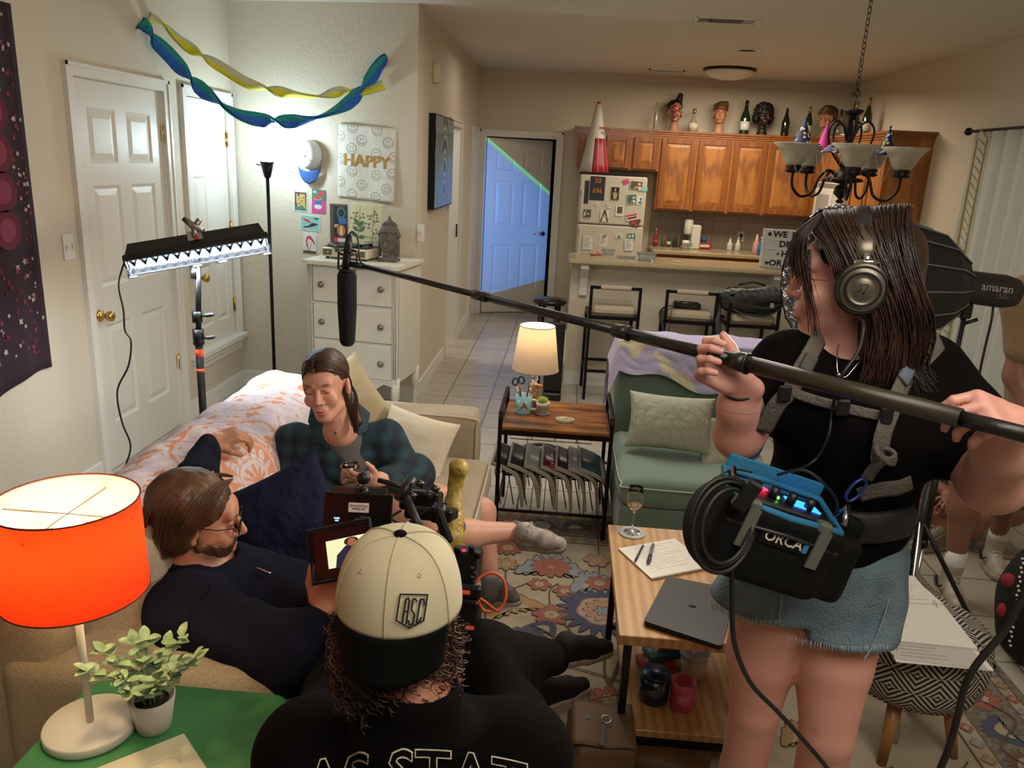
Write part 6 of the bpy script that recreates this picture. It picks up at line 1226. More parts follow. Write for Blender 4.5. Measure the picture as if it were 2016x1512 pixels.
# ------------------------------------------------------------ green slipper chair
GRN2 = mat('sage_velvet', '#6e8474', .85, bump=(120, .25), sheen=.35); t = thing('slipper_chair', 'sage green armless upholstered chair by the side table', 'chair', (.72, 3.75, 0)); gx0, gx1 = .30, 1.02
rbox('base', (gx0+.01, 3.20, .10), (gx1-.01, 4.02, .33), .03, GRN2, t); rbox('seat_cushion', (gx0, 3.17, .32), (gx1, 3.86, .455), .05, GRN2, t, noise=.006)
s = SDF(.03); s.box(((gx0+gx1)/2, 4.0, .50), ((gx1-gx0)/2, .10, .40), .06, rot(-.16)); V, F = s.mesh(.012, disp=lambda g: .004*wnoise(g, 18, 2)); addmesh('backrest', V, F, GRN2, t, smooth=True)
MB().tube(catmull([(gx0-.002, 3.84, .425), (gx0-.002, 3.4, .43), (gx0+.01, 3.21, .425), (gx0+.06, 3.172, .42), (gx1-.06, 3.172, .42), (gx1, 3.25, .425)], 6), .0045, 6).build('piping', mat('sage_piping', '#97a899', .8), t)
for x in (gx0+.05, gx1-.05):
    for y in (3.28, 3.96): MB().cyl((x, y, .10), (x, y, 0), .022, .016).build('leg', BLK, t)
PG = mat('pale_green_cotton', '#a9ab97', .9, bump=(30, .6, .012)); o = cushion('throw_pillow', PY(1322, 838, 3.50)+Vector((0, .06, -.005)), .40, .27, .15, rot(1.12, 0, -.12), PG, noise=.004, n=40); tag(o, 'pale green embroidered pillow with stitched tree lines on chair', 'pillow')
po = o; mb = MB(); r_ = random.Random(8)
Rp = rot(1.12, 0, -.12); cpil = PY(1322, 838, 3.50)+Vector((0, .06, -.005))
for k in range(9):
    x = -.16+.04*k; pts = []
    for j in range(7): yy = -.12+.03*j*(.8+.2*(k % 2)); xx = x+.006*math.sin(j+k); u, v = xx/.2, yy/.135; q = max(0, (1-u*u)*(1-v*v))**.42; pts.append(Rp@Vector((xx, yy, .075*q+.003))+cpil)
    mb.tube(catmull(pts, 3), .0016, 4)
    for sgn in (-1, 1): mb.tube([pts[-2], pts[-2]+Rp@Vector((sgn*.018, .02, .002))], .0012, 4)
mb.build('embroidery', mat('cream_thread', '#c4c4b2', .8), po)
tag(cushion('throw_pillow', PY(1440, 895, 3.50)+Vector((.01, .08, .0)), .34, .28, .13, rot(1.0, .25, .35), PG, noise=.006, seed=9), 'second pale green pillow, half hidden behind the sound recordist', 'pillow')
NU, NV = 150, 90; XX, SS = np.meshgrid(.262+.80*np.linspace(0, 1, NU+1), .60*np.linspace(0, 1, NV+1)); G1 = np.stack([XX, SS, XX*0], -1); NT, NC = .012*wnoise(G1, 30, 5), wnoise(G1, 26, 31)+.35*wnoise(G1, 60, 32)
TWL = mat('lilac_towel', '#ffffff', .98, vcol='col', bump=(240, 1.0, .006), sheen=.3); V = []; C_ = []
for j in range(NV+1):
    for i in range(NU+1):
        u, v = i/NU, j/NV; x = .262+u*.80; s_ = v*.60
        dropf = .12+.17*u+.02*math.sin(u*14)
        if v < .35: w = v/.35; z = .905-(.28*(1-w)); y = 4.16+.02*(1-w)
        elif v < .5: w = (v-.35)/.15; y = 4.17-.225*w; z = .905+.018*math.sin(w*math.pi)
        else: w = (v-.5)/.5; y = 3.945-.06*w; z = .905-dropf*w
        f = NT[j, i]
        if u < .06: z -= (.06-u)*2.6
        V.append(Vector((x, y-.012-abs(f) if v > .5 else y+abs(f), z+(f if v < .5 else 0))))
        C_.append(srgb((.84, .81, .68) if NC[j, i] > .30 else (.74, .71, .85)))
F = [[j*(NU+1)+i, j*(NU+1)+i+1, (j+1)*(NU+1)+i+1, (j+1)*(NU+1)+i] for j in range(NV) for i in range(NU)]
tag(addmesh('throw_blanket', V, F, TWL, smooth=True, vc=np.array(C_)), 'lilac and cream floral terry towel over the green chair back', 'towel')
# ------------------------------------------------------------ wooden end table with its things
OAKT = wood('light_oak', '#b58a55', '#97703f', 6, (1.6, .10, 1), .4, 4, .15, 'BANDS', 'X'); tz = .485
t = thing('end_table', 'light oak table with lower shelf and black metal legs', 'table', (.5, 2.35, 0)); wx0, wx1, wy0, wy1 = .222, .70, 1.955, 2.66
MB().bb((wx0, wy0, tz-.032), (wx1, wy1, tz), .002).build('table_top', OAKT, t); MB().bb((wx0+.055, 2.02, .10), (wx1-.02, 2.60, .125), .002).build('lower_shelf', OAKT, t)
for x in (wx0+.035, wx1-.03):
    for y in (2.02, 2.62): MB().bb((x-.011, y-.011, 0), (x+.011, y+.011, tz-.032)).build('leg', BLK, t)
for y in (2.02, 2.62): MB().bb((wx0+.04, y-.009, .08), (wx1-.03, y+.009, .10)).build('rail', BLK, t)
g = PZ(1244, 1050, tz); tag(MB().lathe([(0, 0), (.046, 0), (.048, .002), (.048, .005), (0, .005)], g, n=32).build('coaster', mat('pale_coaster', '#b9bcbd', .5)), 'round pale coaster under the stemmed wine glass', 'coaster')
WG = mat('wine_glass', '#ffffff', .0, trans=1); WINE = mat('white_wine', '#e0c98a', .02, trans=.95); g = g+Vector((0, 0, .0055))
t = thing('wine_glass', 'stemmed wine glass with a little white wine on the oak table', 'wine glass', g); MB().lathe([(0, 0), (.030, 0), (.030, .0015), (.006, .004), (.0032, .012), (.003, .075), (.006, .082), (.022, .092), (.031, .112), (.033, .13), (.029, .155), (.0245, .175), (.0233, .175), (.0278, .155), (.0316, .13), (.0296, .112), (.021, .0935), (.004, .0855), (0, .085)], g, n=36).build('glass', WG, t)
MB().lathe([(0, .0862), (.0205, .0945), (.0275, .107), (0, .107)], g, n=28).build('wine', WINE, t)
nbp = [PZ(x, y, tz) for x, y in ((1217, 1083), (1283, 1143), (1400, 1120), (1345, 1060))]; t = thing('spiral_notebook', 'open spiral notebook with handwriting on the oak table', 'notebook', nbp[0]); nb_u = (nbp[2]-nbp[1]); nb_v = (nbp[0]-nbp[1]); z_ = Vector((0, 0, 1))
mb = MB()
for k in range(2): mb.add([nbp[1]+z_*(.001+k*.006), nbp[1]+nb_u+z_*(.001+k*.006), nbp[1]+nb_u+nb_v+z_*(.001+k*.006), nbp[0]+z_*(.001+k*.006)], [])
P8 = mb.V[:]; mb.F = [[3, 2, 1, 0], [4, 5, 6, 7], [0, 1, 5, 4], [1, 2, 6, 5], [2, 3, 7, 6], [3, 0, 4, 7]]; mb.M = [0]*6; mb.S = [False]*6; mb.build('pages', PAPER, t)
mb = MB(); r_ = random.Random(3)
for k in range(17):
    a_ = nbp[1]+nb_v*(.05+.054*k)+nb_u*.04+z_*.0072; mb.m(0).tube([a_, a_+nb_u*.92], .0002, 3)
    L_ = r_.uniform(.25, .75)
    if k > 2:
        st_ = r_.uniform(.08, .2); q = [a_+nb_u*(st_+L_*j/24)+nb_v*(.010*math.sin(j*2.3+k)) for j in range(25)]; mb.m(1).tube(q, .0004, 3)
mb.build('handwriting', [mat('rule_grey', '#a5a59c', .8), mat('pen_ink', '#3c3c44', .7)], t)
mb = MB(); n = 34
for k in range(n): c = nbp[1].lerp(nbp[2], (k+.5)/n)+z_*.004; mb.torus(c, .0055, .0007, rot(math.pi/2, 0, math.atan2(nb_u.y, nb_u.x)+math.pi/2), n=10, k=4)
mb.build('spiral_binding', mat('gold_wire', '#9c854a', .3, .9), t)
def pen(a, b, r, m, m2, label):
    a, b = PZ(*a, tz+.0085+r), PZ(*b, tz+.0085+r); t = thing('pen', label, 'pen', (a+b)/2); MB().cyl(a, b, r, n=10).build('barrel', m, t); MB().cyl(b, b+(b-a).normalized()*.012, r, r*.2, n=10).build('tip', m2, t); MB().cyl(a.lerp(b, .62), a.lerp(b, .98), r*1.12, n=10).build('cap', m2, t)
pen((1266, 1074), (1251, 1104), .0036, mat('navy_pen', '#1a2040', .3), BLKP, 'slim navy pen, left one on the notebook'); pen((1286, 1072), (1277, 1107), .0058, mat('grey_marker', '#5f6a6e', .3), mat('marker_dark', '#1f2c30', .4), 'thicker grey marker, right one on the notebook')
lp = [PZ(x, y, tz) for x, y in ((1312, 1143), (1266, 1232), (1420, 1283), (1450, 1170))]; t = thing('laptop', 'closed matte black laptop at the table front corner', 'laptop', (lp[0]+lp[2])/2)
def slab(name, P, z0_, z1_, m, par, rnd=.012):
    c = sum(P, Vector())/4; out = []
    for i in range(4):
        p, a, b = P[i], P[i-1], P[(i+1) % 4]; da, db = (a-p).normalized()*rnd, (b-p).normalized()*rnd; out += [p+da, p+(da+db)*.3, p+db]
    mb = MB(); n = len(out); mb.add([q+z_*z0_ for q in out]+[q+z_*z1_ for q in out], [list(range(n))[::-1], list(range(n, 2*n))]+[[i, (i+1) % n, (i+1) % n+n, i+n] for i in range(n)]); return mb.build(name, m, par)
LAP = mat('matte_black_aluminium', '#1b1d20', .42, .4); slab('base', lp, .0015, .010, LAP, t); slab('screen_lid', lp, .0105, .0165, LAP, t); lc = sum(lp, Vector())/4+z_*.0166
MB().sph(lc, (.011, .009, .0002), n=16, k=4).build('lid_emblem', mat('dark_emblem', '#101214', .15, .5), t, label='small dark round emblem')
sz = .125
def jar(px, py, r, h, m, mi, label, lab=None, lid=None, name='candle'):
    c = PZ(px, py, sz); t = thing(name, label, name, c); MB().lathe([(0, 0), (r*.92, 0), (r, .006), (r, h), (r-.003, h), (r-.004, h*.8 if not lid else h), (0, h*.8 if not lid else h)], c, n=36).build('jar', m, t)
    if mi: MB().lathe([(0, h*.78), (r-.0045, h*.78), (0, h*.785)], c, n=24).build('wax', mi, t)
    if lab: MB().grid(lambda u, v: c+Vector(((r+.0008)*math.cos(-2.1+.95*u), (r+.0008)*math.sin(-2.1+.95*u), h*(.18+.5*v))), 10, 2, th=-.0004).build('paper_label', lab, t)
    if lid: MB().lathe([(0, h), (r*1.12, h), (r*1.14, h+.012), (r*1.08, h+.018), (0, h+.018)], c, n=36).build('lid', lid, t)
    return t, c
NV_ = mat('navy_glass', '#0f1830', .2, coat=.4); PK_ = mat('pink_glass', '#b8405c', .35, coat=.2)
t1, c1 = jar(1286, 1375, .047, .088, NV_, None, 'dark navy candle with lid on the lower shelf', mat('navy_label', '#1c2440', .4)); MB().lathe([(0, .088), (.046, .088), (.046, .098), (0, .098)], c1, n=36).build('lid', mat('navy_lid', '#16244a', .3, .3), t1)
text('label_text', 'FRENCH\nLAVENDER', .009, c1+Vector((-.016, -.0475, .05)), rot(math.pi/2, 0, -.33), mat('grey_print', '#6f7686', .5), t1, ext=.0002)
t2_, c2 = jar(1341, 1390, .039, .092, PK_, mat('pink_wax', '#9c3048', .5), 'pink candle in a cup, right of the navy candle', mat('pink_label', '#c4607a', .5)); text('label_text', 'ROSE\nWATER', .009, c2+Vector((-.010, -.0405, .045)), rot(math.pi/2, 0, -.33), mat('light_pink_print', '#d8a0ac', .5), t2_, ext=.0002)
t3, c3 = jar(1363, 1325, .043, .07, mat('frosted_tub', '#b5ac98', .3), None, 'squat frosted jar with a white lid behind the candles', None, mat('white_lid', '#b9b7bb', .35), 'jar')
tag(MB().box(c3+Vector((0, .0, .099)), (.062, .088, .022), rot(0, 0, .35), bev=.003).build('card_deck', mat('card_case', '#8f9cb5', .2)), 'clear cased deck of cards on the white lidded jar', 'card deck')
def gbox(px, py, dz, w, d, h, rz_, c1_, c2_, label, txt):
    c = PZ(px, py, sz)+Vector((0, 0, dz)); t = thing('game_box', label, 'box', c, group='small card game boxes on the lower shelf'); MB().box(c+Vector((0, 0, h/2)), (w, d, h), rot(0, 0, rz_), bev=.001).build('carton', c1_, t); text('lettering', txt, d*.42, c+Vector((0, 0, h+.0005)), rot(0, 0, rz_), c2_, t, ext=.0003)
RB, TB, PB = mat('game_red', '#a82a34', .4), mat('game_teal', '#1f6a72', .4), mat('game_pink', '#c46a88', .4); YT = mat('game_yellow', '#d8b83c', .5); WT = mat('game_white', '#d4d4cc', .5)
gbox(1290, 1310, 0, .115, .08, .022, .25, RB, YT, 'red game box with yellow letters, lowest of the small stack', 'PLAY'); gbox(1300, 1300, .0225, .11, .075, .022, .35, TB, WT, 'teal game box lying on the red game box', 'CARDS'); gbox(1318, 1292, .045, .10, .07, .022, .1, PB, RB, 'pink game box on top of the small stack', 'QUIZ')
# green tray table in the foreground with lamp and plant
gz = .58; GT = mat('green_painted_top', '#3a7a46', .45, bump=(120, .1), coat=.1); t = thing('tray_table', 'green painted table with rounded corners in the near left corner', 'table', (-.77, 1.25, 0)); 
def rrect(x0, y0, x1, y1, r, n=6):
    out = []
    for cx_, cy_, a0 in ((x1-r, y0+r, -math.pi/2), (x1-r, y1-r, 0), (x0+r, y1-r, math.pi/2), (x0+r, y0+r, math.pi)):
        for i in range(n+1): a = a0+math.pi/2*i/n; out.append((cx_+r*math.cos(a), cy_+r*math.sin(a)))
    return out
mb = MB(); o1, o2, o3 = rrect(-1.0, .86, -.535, 1.47, .05), rrect(-.993, .867, -.542, 1.463, .045), rrect(-.985, .875, -.55, 1.455, .04)
def loft(mb, rings):
    n = len(rings[0][0]); V = [(x, y, z) for r, z in rings for x, y in r]; F = [list(range(n))[::-1]]+[[k*n+i, k*n+(i+1) % n, (k+1)*n+(i+1) % n, (k+1)*n+i] for k in range(len(rings)-1) for i in range(n)]+[[(len(rings)-1)*n+i for i in range(n)]]; return mb.add(V, F)
loft(mb, [(o2, gz-.03), (o1, gz-.022), (o1, gz-.006), (o2, gz)]).build('table_top', GT, t)
for x in (-.95, -.59):
    for y in (.92, 1.42): MB().cyl((x, y, gz-.03), (x, y, 0), .016, .013).build('leg', GT, t)
L0 = PZ(180, 1437, gz); t = thing('desk_lamp', 'lit lamp with glowing red drum shade on the green table', 'lamp', L0); WM = mat('white_metal', '#cfc9ba', .4)
MB().lathe([(0, 0), (.086, 0), (.089, .004), (.089, .018), (.086, .022), (0, .022)], L0, n=48).build('base', WM, t)
Lt = Vector((L0.x, L0.y, 0)); sb, st_ = PY(150, 1245, L0.y).z+.02, PY(145, 985, L0.y).z; MB().cyl(L0+Vector((0, 0, .022)), Lt+Vector((0, 0, sb+.1)), .0075).build('stem', WM, t)
RS = mat('red_shade', '#c81008', .7); nt = RS.node_tree; bs_ = nt.nodes['Principled BSDF']; tr = N(nt, 'ShaderNodeBsdfTranslucent'); tr.inputs[0].default_value = (.9, .028, .004, 1); mx = N(nt, 'ShaderNodeMixShader'); mx.inputs[0].default_value = .6
ge = N(nt, 'ShaderNodeNewGeometry'); m2 = N(nt, 'ShaderNodeMix', data_type='RGBA'); m2.inputs[6].default_value = (*srgb('#c81008'), 1); m2.inputs[7].default_value = (.85, .78, .68, 1); nt.links.new(ge.outputs['Backfacing'], m2.inputs[0]); nt.links.new(m2.outputs[2], bs_.inputs['Base Color'])
ou = nt.nodes['Material Output']; nt.links.new(bs_.outputs[0], mx.inputs[1]); nt.links.new(tr.outputs[0], mx.inputs[2]); nt.links.new(mx.outputs[0], ou.inputs[0])
sr = .131; sh0, sh1 = st_-.19, st_; SX = PY(142, 1090, L0.y).x; Sc = Vector((SX, L0.y, 0))
MB().lathe([(sr, sh0), (sr-.004, sh1)], Sc, n=64, caps=False).build('lamp_shade', RS, t)
for z_q, r_q in ((sh0, sr), (sh1, sr-.004)): MB().torus(Sc+Vector((0, 0, z_q)), r_q, .002, n=64, k=5).build('shade_rim', mat('dark_red_rim', '#5c1408', .6), t)
MB().sph(Sc+Vector((0, 0, sh1-.07)), .03).build('bulb', mat('hot_bulb', '#ffffff', emit=('#ffe0a8', 60)), t); MB().tube([Sc+Vector((-sr+.004, 0, sh1-.03)), Sc+Vector((sr-.004, 0, sh1-.03))], .002, 5).tube([Sc+Vector((0, -sr+.004, sh1-.03)), Sc+Vector((0, sr-.004, sh1-.03))], .002, 5).build('spider_fitting', WM, t)
light('POINT', 'desk_lamp_glow', Sc+Vector((0, -.0, sh1-.065)), 11, (1, .74, .42), .032)
P0 = PZ(304, 1432, gz); t = thing('potted_plant', 'small leafy green plant in a white pot beside the red lamp', 'potted plant', P0); MB().lathe([(0, 0), (.030, 0), (.033, .004), (.046, .078), (.042, .078), (.039, .068), (0, .066)], P0, n=36).build('pot', mat('white_pot', '#b5aea0', .6, bump=(60, .2)), t); MB().lathe([(0, .067), (.041, .066), (0, .075)], P0, n=20).build('soil', mat('soil', '#1d1712', 1, bump=(90, 1)), t)
LG = [mat('sage_leaf', '#6d8558', .5, var=('#8fa37a', 60)), mat('leaf_stem', '#77804a', .6)]; r_ = random.Random(12)
def leaf(mb, p, d, L_, W_, up_=Vector((0, 0, 1))):
    d = d.normalized(); s_ = d.cross(up_); s_ = s_.normalized() if s_.length > .01 else Vector((1, 0, 0)); n = s_.cross(d); V = []; F = []
    for i in range(7):
        u = i/6; w = W_*math.sin(math.pi*min(1, u*.92+.06))**.8; c = p+d*L_*u-n*L_*.18*u*u
        V += [c-s_*w+n*w*.25, c, c+s_*w+n*w*.25]
    for i in range(6): F += [[3*i, 3*i+1, 3*i+4, 3*i+3], [3*i+1, 3*i+2, 3*i+5, 3*i+4]]
    mb.add(V, F, True)
for k in range(15):
    mb = MB(); a_ = k*2.4+.3; sp_ = r_.uniform(.2, 1.0); L_ = r_.uniform(.06, .125); q = Vector((math.cos(a_)*sp_, math.sin(a_)*sp_, 1.0)).normalized(); base = P0+Vector((math.cos(a_)*.02, math.sin(a_)*.02, .07)); pts = [base, base+q*L_*.5+Vector((0, 0, .01)), base+q*L_+Vector((math.cos(a_)*.015, math.sin(a_)*.015, 0))]; C3 = catmull(pts, 6)
    mb.m(1).tube(C3, .0012, 5); mb.m(0)
    for j in range(4, len(C3), 2):
        for sgn in (-1, 1): d = Vector((math.cos(a_+sgn*1.3+j), math.sin(a_+sgn*1.3+j), .35)); leaf(mb, C3[j], d, r_.uniform(.02, .034), r_.uniform(.008, .012))
    leaf(mb, C3[-1], q, .03, .011); mb.build('sprig', LG, t)
pq = [PZ(x, y, gz) for x, y in ((186, 1515), (362, 1445), (408, 1515), (200, 1600))]; t = thing('paper_sheet', 'cream sheet with faint pencil marks on the green table edge', 'paper', (pq[0]+pq[1])/2); slab('sheet', pq, .0005, .0015, mat('cream_paper', '#cdc3a2', .7), t, .002); mb = MB(); [mb.tube([PZ(x0, y0, gz+.0018), PZ(x1, y1, gz+.0018)], .0003, 3) for x0, y0, x1, y1 in ((325, 1495, 350, 1490), (352, 1490, 356, 1500), (340, 1480, 360, 1476), (300, 1507, 322, 1500))]; mb.build('pencil_marks', mat('pencil_mark', '#8c846c', .8), t)
# ottoman and binder
oc = Vector((1.17, 2.26, 0)); t = thing('ottoman', 'round footstool in black and white maze fabric with wooden legs', 'ottoman', oc); OM = mat('maze_fabric', '#b5afa0', .9); nt = OM.node_tree
tc = N(nt, 'ShaderNodeTexCoord'); mp = N(nt, 'ShaderNodeMapping'); mp.inputs['Rotation'].default_value = (0, 0, .785); mp.inputs['Scale'].default_value = (11, 11, 11); nt.links.new(tc.outputs['UV'], mp.inputs[0])
sx_n = N(nt, 'ShaderNodeSeparateXYZ'); nt.links.new(mp.outputs[0], sx_n.inputs[0])
def mth(op, a, b=None, c=None):
    n = N(nt, 'ShaderNodeMath', operation=op)
    for i, v in enumerate((a, b, c)):
        if v is None: continue
        if isinstance(v, (int, float)): n.inputs[i].default_value = v
        else: nt.links.new(v, n.inputs[i])
    return n.outputs[0]
fx = mth('ABSOLUTE', mth('SUBTRACT', mth('FRACT', sx_n.outputs[0]), .5)); fy = mth('ABSOLUTE', mth('SUBTRACT', mth('FRACT', sx_n.outputs[1]), .5)); mxx = mth('MAXIMUM', fx, fy)
# concentric squares, offset by half a ring on alternate sides like a maze
sgn = mth('GREATER_THAN', mth('SUBTRACT', mth('FRACT', sx_n.outputs[0]), .5), mth('SUBTRACT', mth('FRACT', sx_n.outputs[1]), .5)); ringv = mth('FRACT', mth('ADD', mth('MULTIPLY', mxx, 7.0), mth('MULTIPLY', sgn, .5))); bw = mth('GREATER_THAN', ringv, .5)
mxc = N(nt, 'ShaderNodeMix', data_type='RGBA'); nt.links.new(bw, mxc.inputs[0]); mxc.inputs[6].default_value = (*srgb('#16151a'), 1); mxc.inputs[7].default_value = (*srgb('#a9a294'), 1); nt.links.new(mxc.outputs[2], nt.nodes['Principled BSDF'].inputs['Base Color'])
def ottoman_mesh():
    pr = [(.001, .455), (.10, .457), (.17, .450), (.205, .432), (.222, .395), (.225, .33), (.220, .275), (.20, .235), (.16, .215), (.001, .21)]; n = 48; V = []; F = []; UV = []; cum = [0]
    for i in range(1, len(pr)): cum.append(cum[-1]+math.dist(pr[i], pr[i-1]))
    for j, (r, z) in enumerate(pr):
        for i in range(n): a = 2*math.pi*i/n; V.append((oc.x+r*math.cos(a), oc.y+r*math.sin(a), z))
    F = [[j*n+i, j*n+(i+1) % n, (j+1)*n+(i+1) % n, (j+1)*n+i] for j in range(len(pr)-1) for i in range(n)]
    o = addmesh('seat', V, F, OM, t, smooth=True); uv = o.data.uv_layers.new(name='uv')
    for p in o.data.polygons:
        j = p.index//n; i = p.index % n
        for li, vi in zip(p.loop_indices, p.vertices):
            jj, ii = vi//n, vi % n
            if i == n-1 and ii == 0: ii = n
            a = 2*math.pi*ii/n; uv.data[li].uv = (pr[jj][0]*math.cos(a), pr[jj][0]*math.sin(a)) if j < 3 else (a*.22, .4-cum[jj])
    return o
ottoman_mesh(); LGW = wood('beech_leg', '#9c6e3c', '#7f5529', 8, (1, 1, .2), .45)
for k in range(4): a_ = .785+k*math.pi/2+.25; MB().cyl(oc+Vector((.13*math.cos(a_), .13*math.sin(a_), .22)), oc+Vector((.18*math.cos(a_), .18*math.sin(a_), 0)), .022, .014).build('leg', LGW, t)
bz = .458; t = thing('ring_binder', 'open white ring binder with printed pages on the patterned ottoman', 'binder', oc+Vector((0, 0, bz)))
bp = [PZ(x, y, bz) for x, y in ((1690, 1118), (1800, 1136), (1957, 1322), (1700, 1290))]; slab('cover', [bp[0], bp[1], bp[2], PZ(1764, 1304, bz)], .0, .003, PAPER, t, .003)
p1 = [PZ(x, y, bz+.008) for x, y in ((1700, 1120), (1797, 1137), (1858, 1190), (1738, 1186))]; p2 = [PZ(x, y, bz+.008) for x, y in ((1738, 1187), (1858, 1192), (1925, 1277), (1728, 1258))]; z0s = -.004
slab('page_block', p1, z0s, .001, PAPER, t, .001); slab('page_block', p2, z0s, .001, PAPER, t, .001); p3 = [PZ(x, y, bz+.004) for x, y in ((1730, 1262), (1915, 1280), (1945, 1318), (1768, 1298))]; slab('loose_page', p3, -.0005, .0005, mat('grey_page', '#b5b3ab', .8), t, .001)
mb = MB(); r_ = random.Random(4)
def scr(P, rows, w0, w1, sk=0, zz=.0095):
    for k in range(rows):
        a_, b_ = P[0].lerp(P[3], (k+.7)/(rows+1)), P[1].lerp(P[2], (k+.7)/(rows+1)); L_ = r_.uniform(w0, w1); s_ = r_.uniform(.08, .15); d = b_-a_
        mb.tube([a_+d*(s_+L_*j/16)+Vector((0, .0014*math.sin(j*2.1+k), .0014)) for j in range(17)], .0005, 3)
scr(p1, 9, .4, .75); scr(p3, 4, .3, .55); mb.build('handwriting', mat('grey_ink', '#77777a', .8), t)
for q in (.35, .85): c = p2[0].lerp(p2[1], q); MB().torus(c+Vector((0, 0, .0)), .013, .0016, rot(math.pi/2, 0, math.pi/2), n=16, k=5).build('ring', CHROME, t)
MB().box(PZ(1742, 1262, bz+.010), (.012, .008, .002)).build('index_tab', mat('magenta_tab', '#b03078', .5), t)
# tan satchel on the rug
TAN = mat('tan_leather', '#5c4225', .6, bump=(50, .4, .006)); s = SDF(.02); sc_ = Vector((.20, 1.98, 0)); t = thing('satchel', 'brown leather satchel with ring buckle on the rug', 'bag', sc_)
s.box(sc_+Vector((.0, .0, .09)), (.095, .10, .075), .03, rot(0, 0, .1)); V, F = s.mesh(.008, disp=lambda g: .006*wnoise(g, 40, 3)); addmesh('bag_body', V, F, TAN, t, smooth=True)
MB().grid(lambda u, v: sc_+Vector((-.092+.185*u, -.10+.19*v, .172+.012*math.sin(v*3.1)+.003*math.sin(u*9))), 12, 12, th=.004).build('flap', TAN, t); MB().box(sc_+Vector((.0, -.06, .186)), (.014, .11, .004), rot(0, 0, -.1)).build('strap', mat('dark_leather', '#2a1a10', .5), t); MB().torus(sc_+Vector((.01, -.01, .192)), .014, .002, rot(.2)).build('ring_buckle', CHROME, t); MB().box(sc_+Vector((-.045, .0, .186)), (.018, .018, .003)).build('patch', BLKP, t)
s = SDF(.02); s.box((.42, 2.02, .045), (.115, .09, .035), .03, rot(0, 0, -.25)); V, F = s.mesh(.009, disp=lambda g: .006*wnoise(g, 40, 5)); tag(addmesh('leather_pouch', V, F, TAN, smooth=True), 'flat brown leather case lying under the oak table front', 'bag')
# black patterned bag at right edge
s = SDF(.04); pb = Vector((1.83, 2.74, 0)); s.ell(pb+Vector((.03, 0, .26)), (.16, .13, .26)); pbs = s; V, F = s.mesh(.012, disp=lambda g: .006*wnoise(g, 25, 3)); t = thing('patterned_bag', 'black bag with red discs and white dots at the right edge', 'bag', pb); addmesh('bag_body', V, F, mat('black_knit', '#0c0b0c', .8, bump=(90, .6)), t, smooth=True)
# ------------------------------------------------------------ people
def sdist(s, Q):
    d = np.full(len(Q), 9.)
    for t, a, b, c, e, k, op in s.P:
        if op < 0: continue
        if t == 'c': ab = b-a; u = np.clip((Q-a)@ab/max(ab@ab, 1e-12), 0, 1); v = np.linalg.norm(Q-a-u[:, None]*ab, axis=1)-(c+(e-c)*u)
        else: q = (Q-a)@c; k0 = np.linalg.norm(q/b, axis=1); v = k0*(k0-1)/np.maximum(np.linalg.norm(q/b**2, axis=1), 1e-9)
        h_ = np.maximum(k-np.abs(d-v), 0)/max(k, 1e-6); d = np.minimum(d, v)-h_*h_*k*.25
    return d
def hit(s, x, y, off=.006, d0=.6, d1=4.5):
    """first point of the body s seen at photo pixel x, y, lifted by off"""
    r = ray(x, y); T_ = np.linspace(d0, d1, 1200); D = sdist(s, CC+r*T_[:, None])-off; k = np.argmax(D < 0)
    if D[k] >= 0: k = np.argmin(D)
    return Vector(CC+r*T_[k])
def V3(p): return np.array(p, float)
def hand(s, wrist, fdir, back, right=True, sc=1., curl=(.5, .5, .4), spread=.05, thumb=(.55, .65, -.35), tcurl=.4, each=None):
    y = Vector(fdir).normalized(); z = Vector(back); z = (z-y*z.dot(y)).normalized(); x = y.cross(z)*(-1 if right else 1)
    M = np.array([x, y, z]).T; s.frame(wrist, M, sc)
    s.cap((.0, -.03, 0), (0, .015, 0), .024, .026, .015); s.box((.000, .052, 0), (.040, .042, .0145), .013, k=.014); s.ell((.024, .030, -.010), (.018, .028, .014), k=.012); tips = []
    for i, (bx, by, L_) in enumerate(((.031, .088, .072), (.0105, .093, .080), (-.0105, .089, .074), (-.0305, .080, .058))):
        c = each[i] if each else curl; p = V3((bx, by-.006, 0)); A = 0; sx_ = spread*(1.5-i); r = .0092
        for l, a in ((L_*.46, c[0]), (L_*.30, c[1]), (L_*.24, c[2])):
            A += a; q = p+l*V3((sx_*math.cos(A), math.cos(A), -math.sin(A))); s.cap(p, q, r, r*.90, k=.0035); p = q; r *= .90
        tips.append(Vector(s._p(p)))
    t = V3(thumb); t /= np.linalg.norm(t); p = V3((.034, .018, -.006)); q = p+t*.040; s.cap(p, q, .013, .0105, k=.010); t2 = t*math.cos(tcurl)+V3((-.5, .6, -.5))/.93*math.sin(tcurl); s.cap(q, q+t2*.030, .0105, .0085, k=.004)
    s.frame(); return tips
def person(name, label, s, base, spots, skin, fine, h=.011):
    t = thing('person', label, 'person', base); 
    body_mesh('body', s, h, SKINM, t, fine, colorizer(skin, spots)); return t
def cloth(name, s, m, t, h=.009, am=.004, sc=28, seed=1, label=None, cutz=None):
    V, F = s.mesh(h, disp=lambda g: am*wnoise(g*np.array([1, 1, .55]), sc, seed)+am*.6*wnoise(g, sc*2.3, seed+4)); return addmesh(name, V, F, m, t, smooth=True, label=label)
def hairmesh(h, guides, n, r, m, t, jit=.008, hv=.006, am=.004, seed=1, name='hair', sc=(1, 1, .25), strd=True):
    mb = MB()
    if h is not None: V, F = h.mesh(hv, disp=lambda g: am*wnoise(g*np.array(sc), 200, seed)); mb.add([Vector(v) for v in V], F.tolist(), True)
    for i, G in enumerate(guides): strands(mb, G, n, r, jit, seed=seed+i)
    return mb.build(name, m, t)
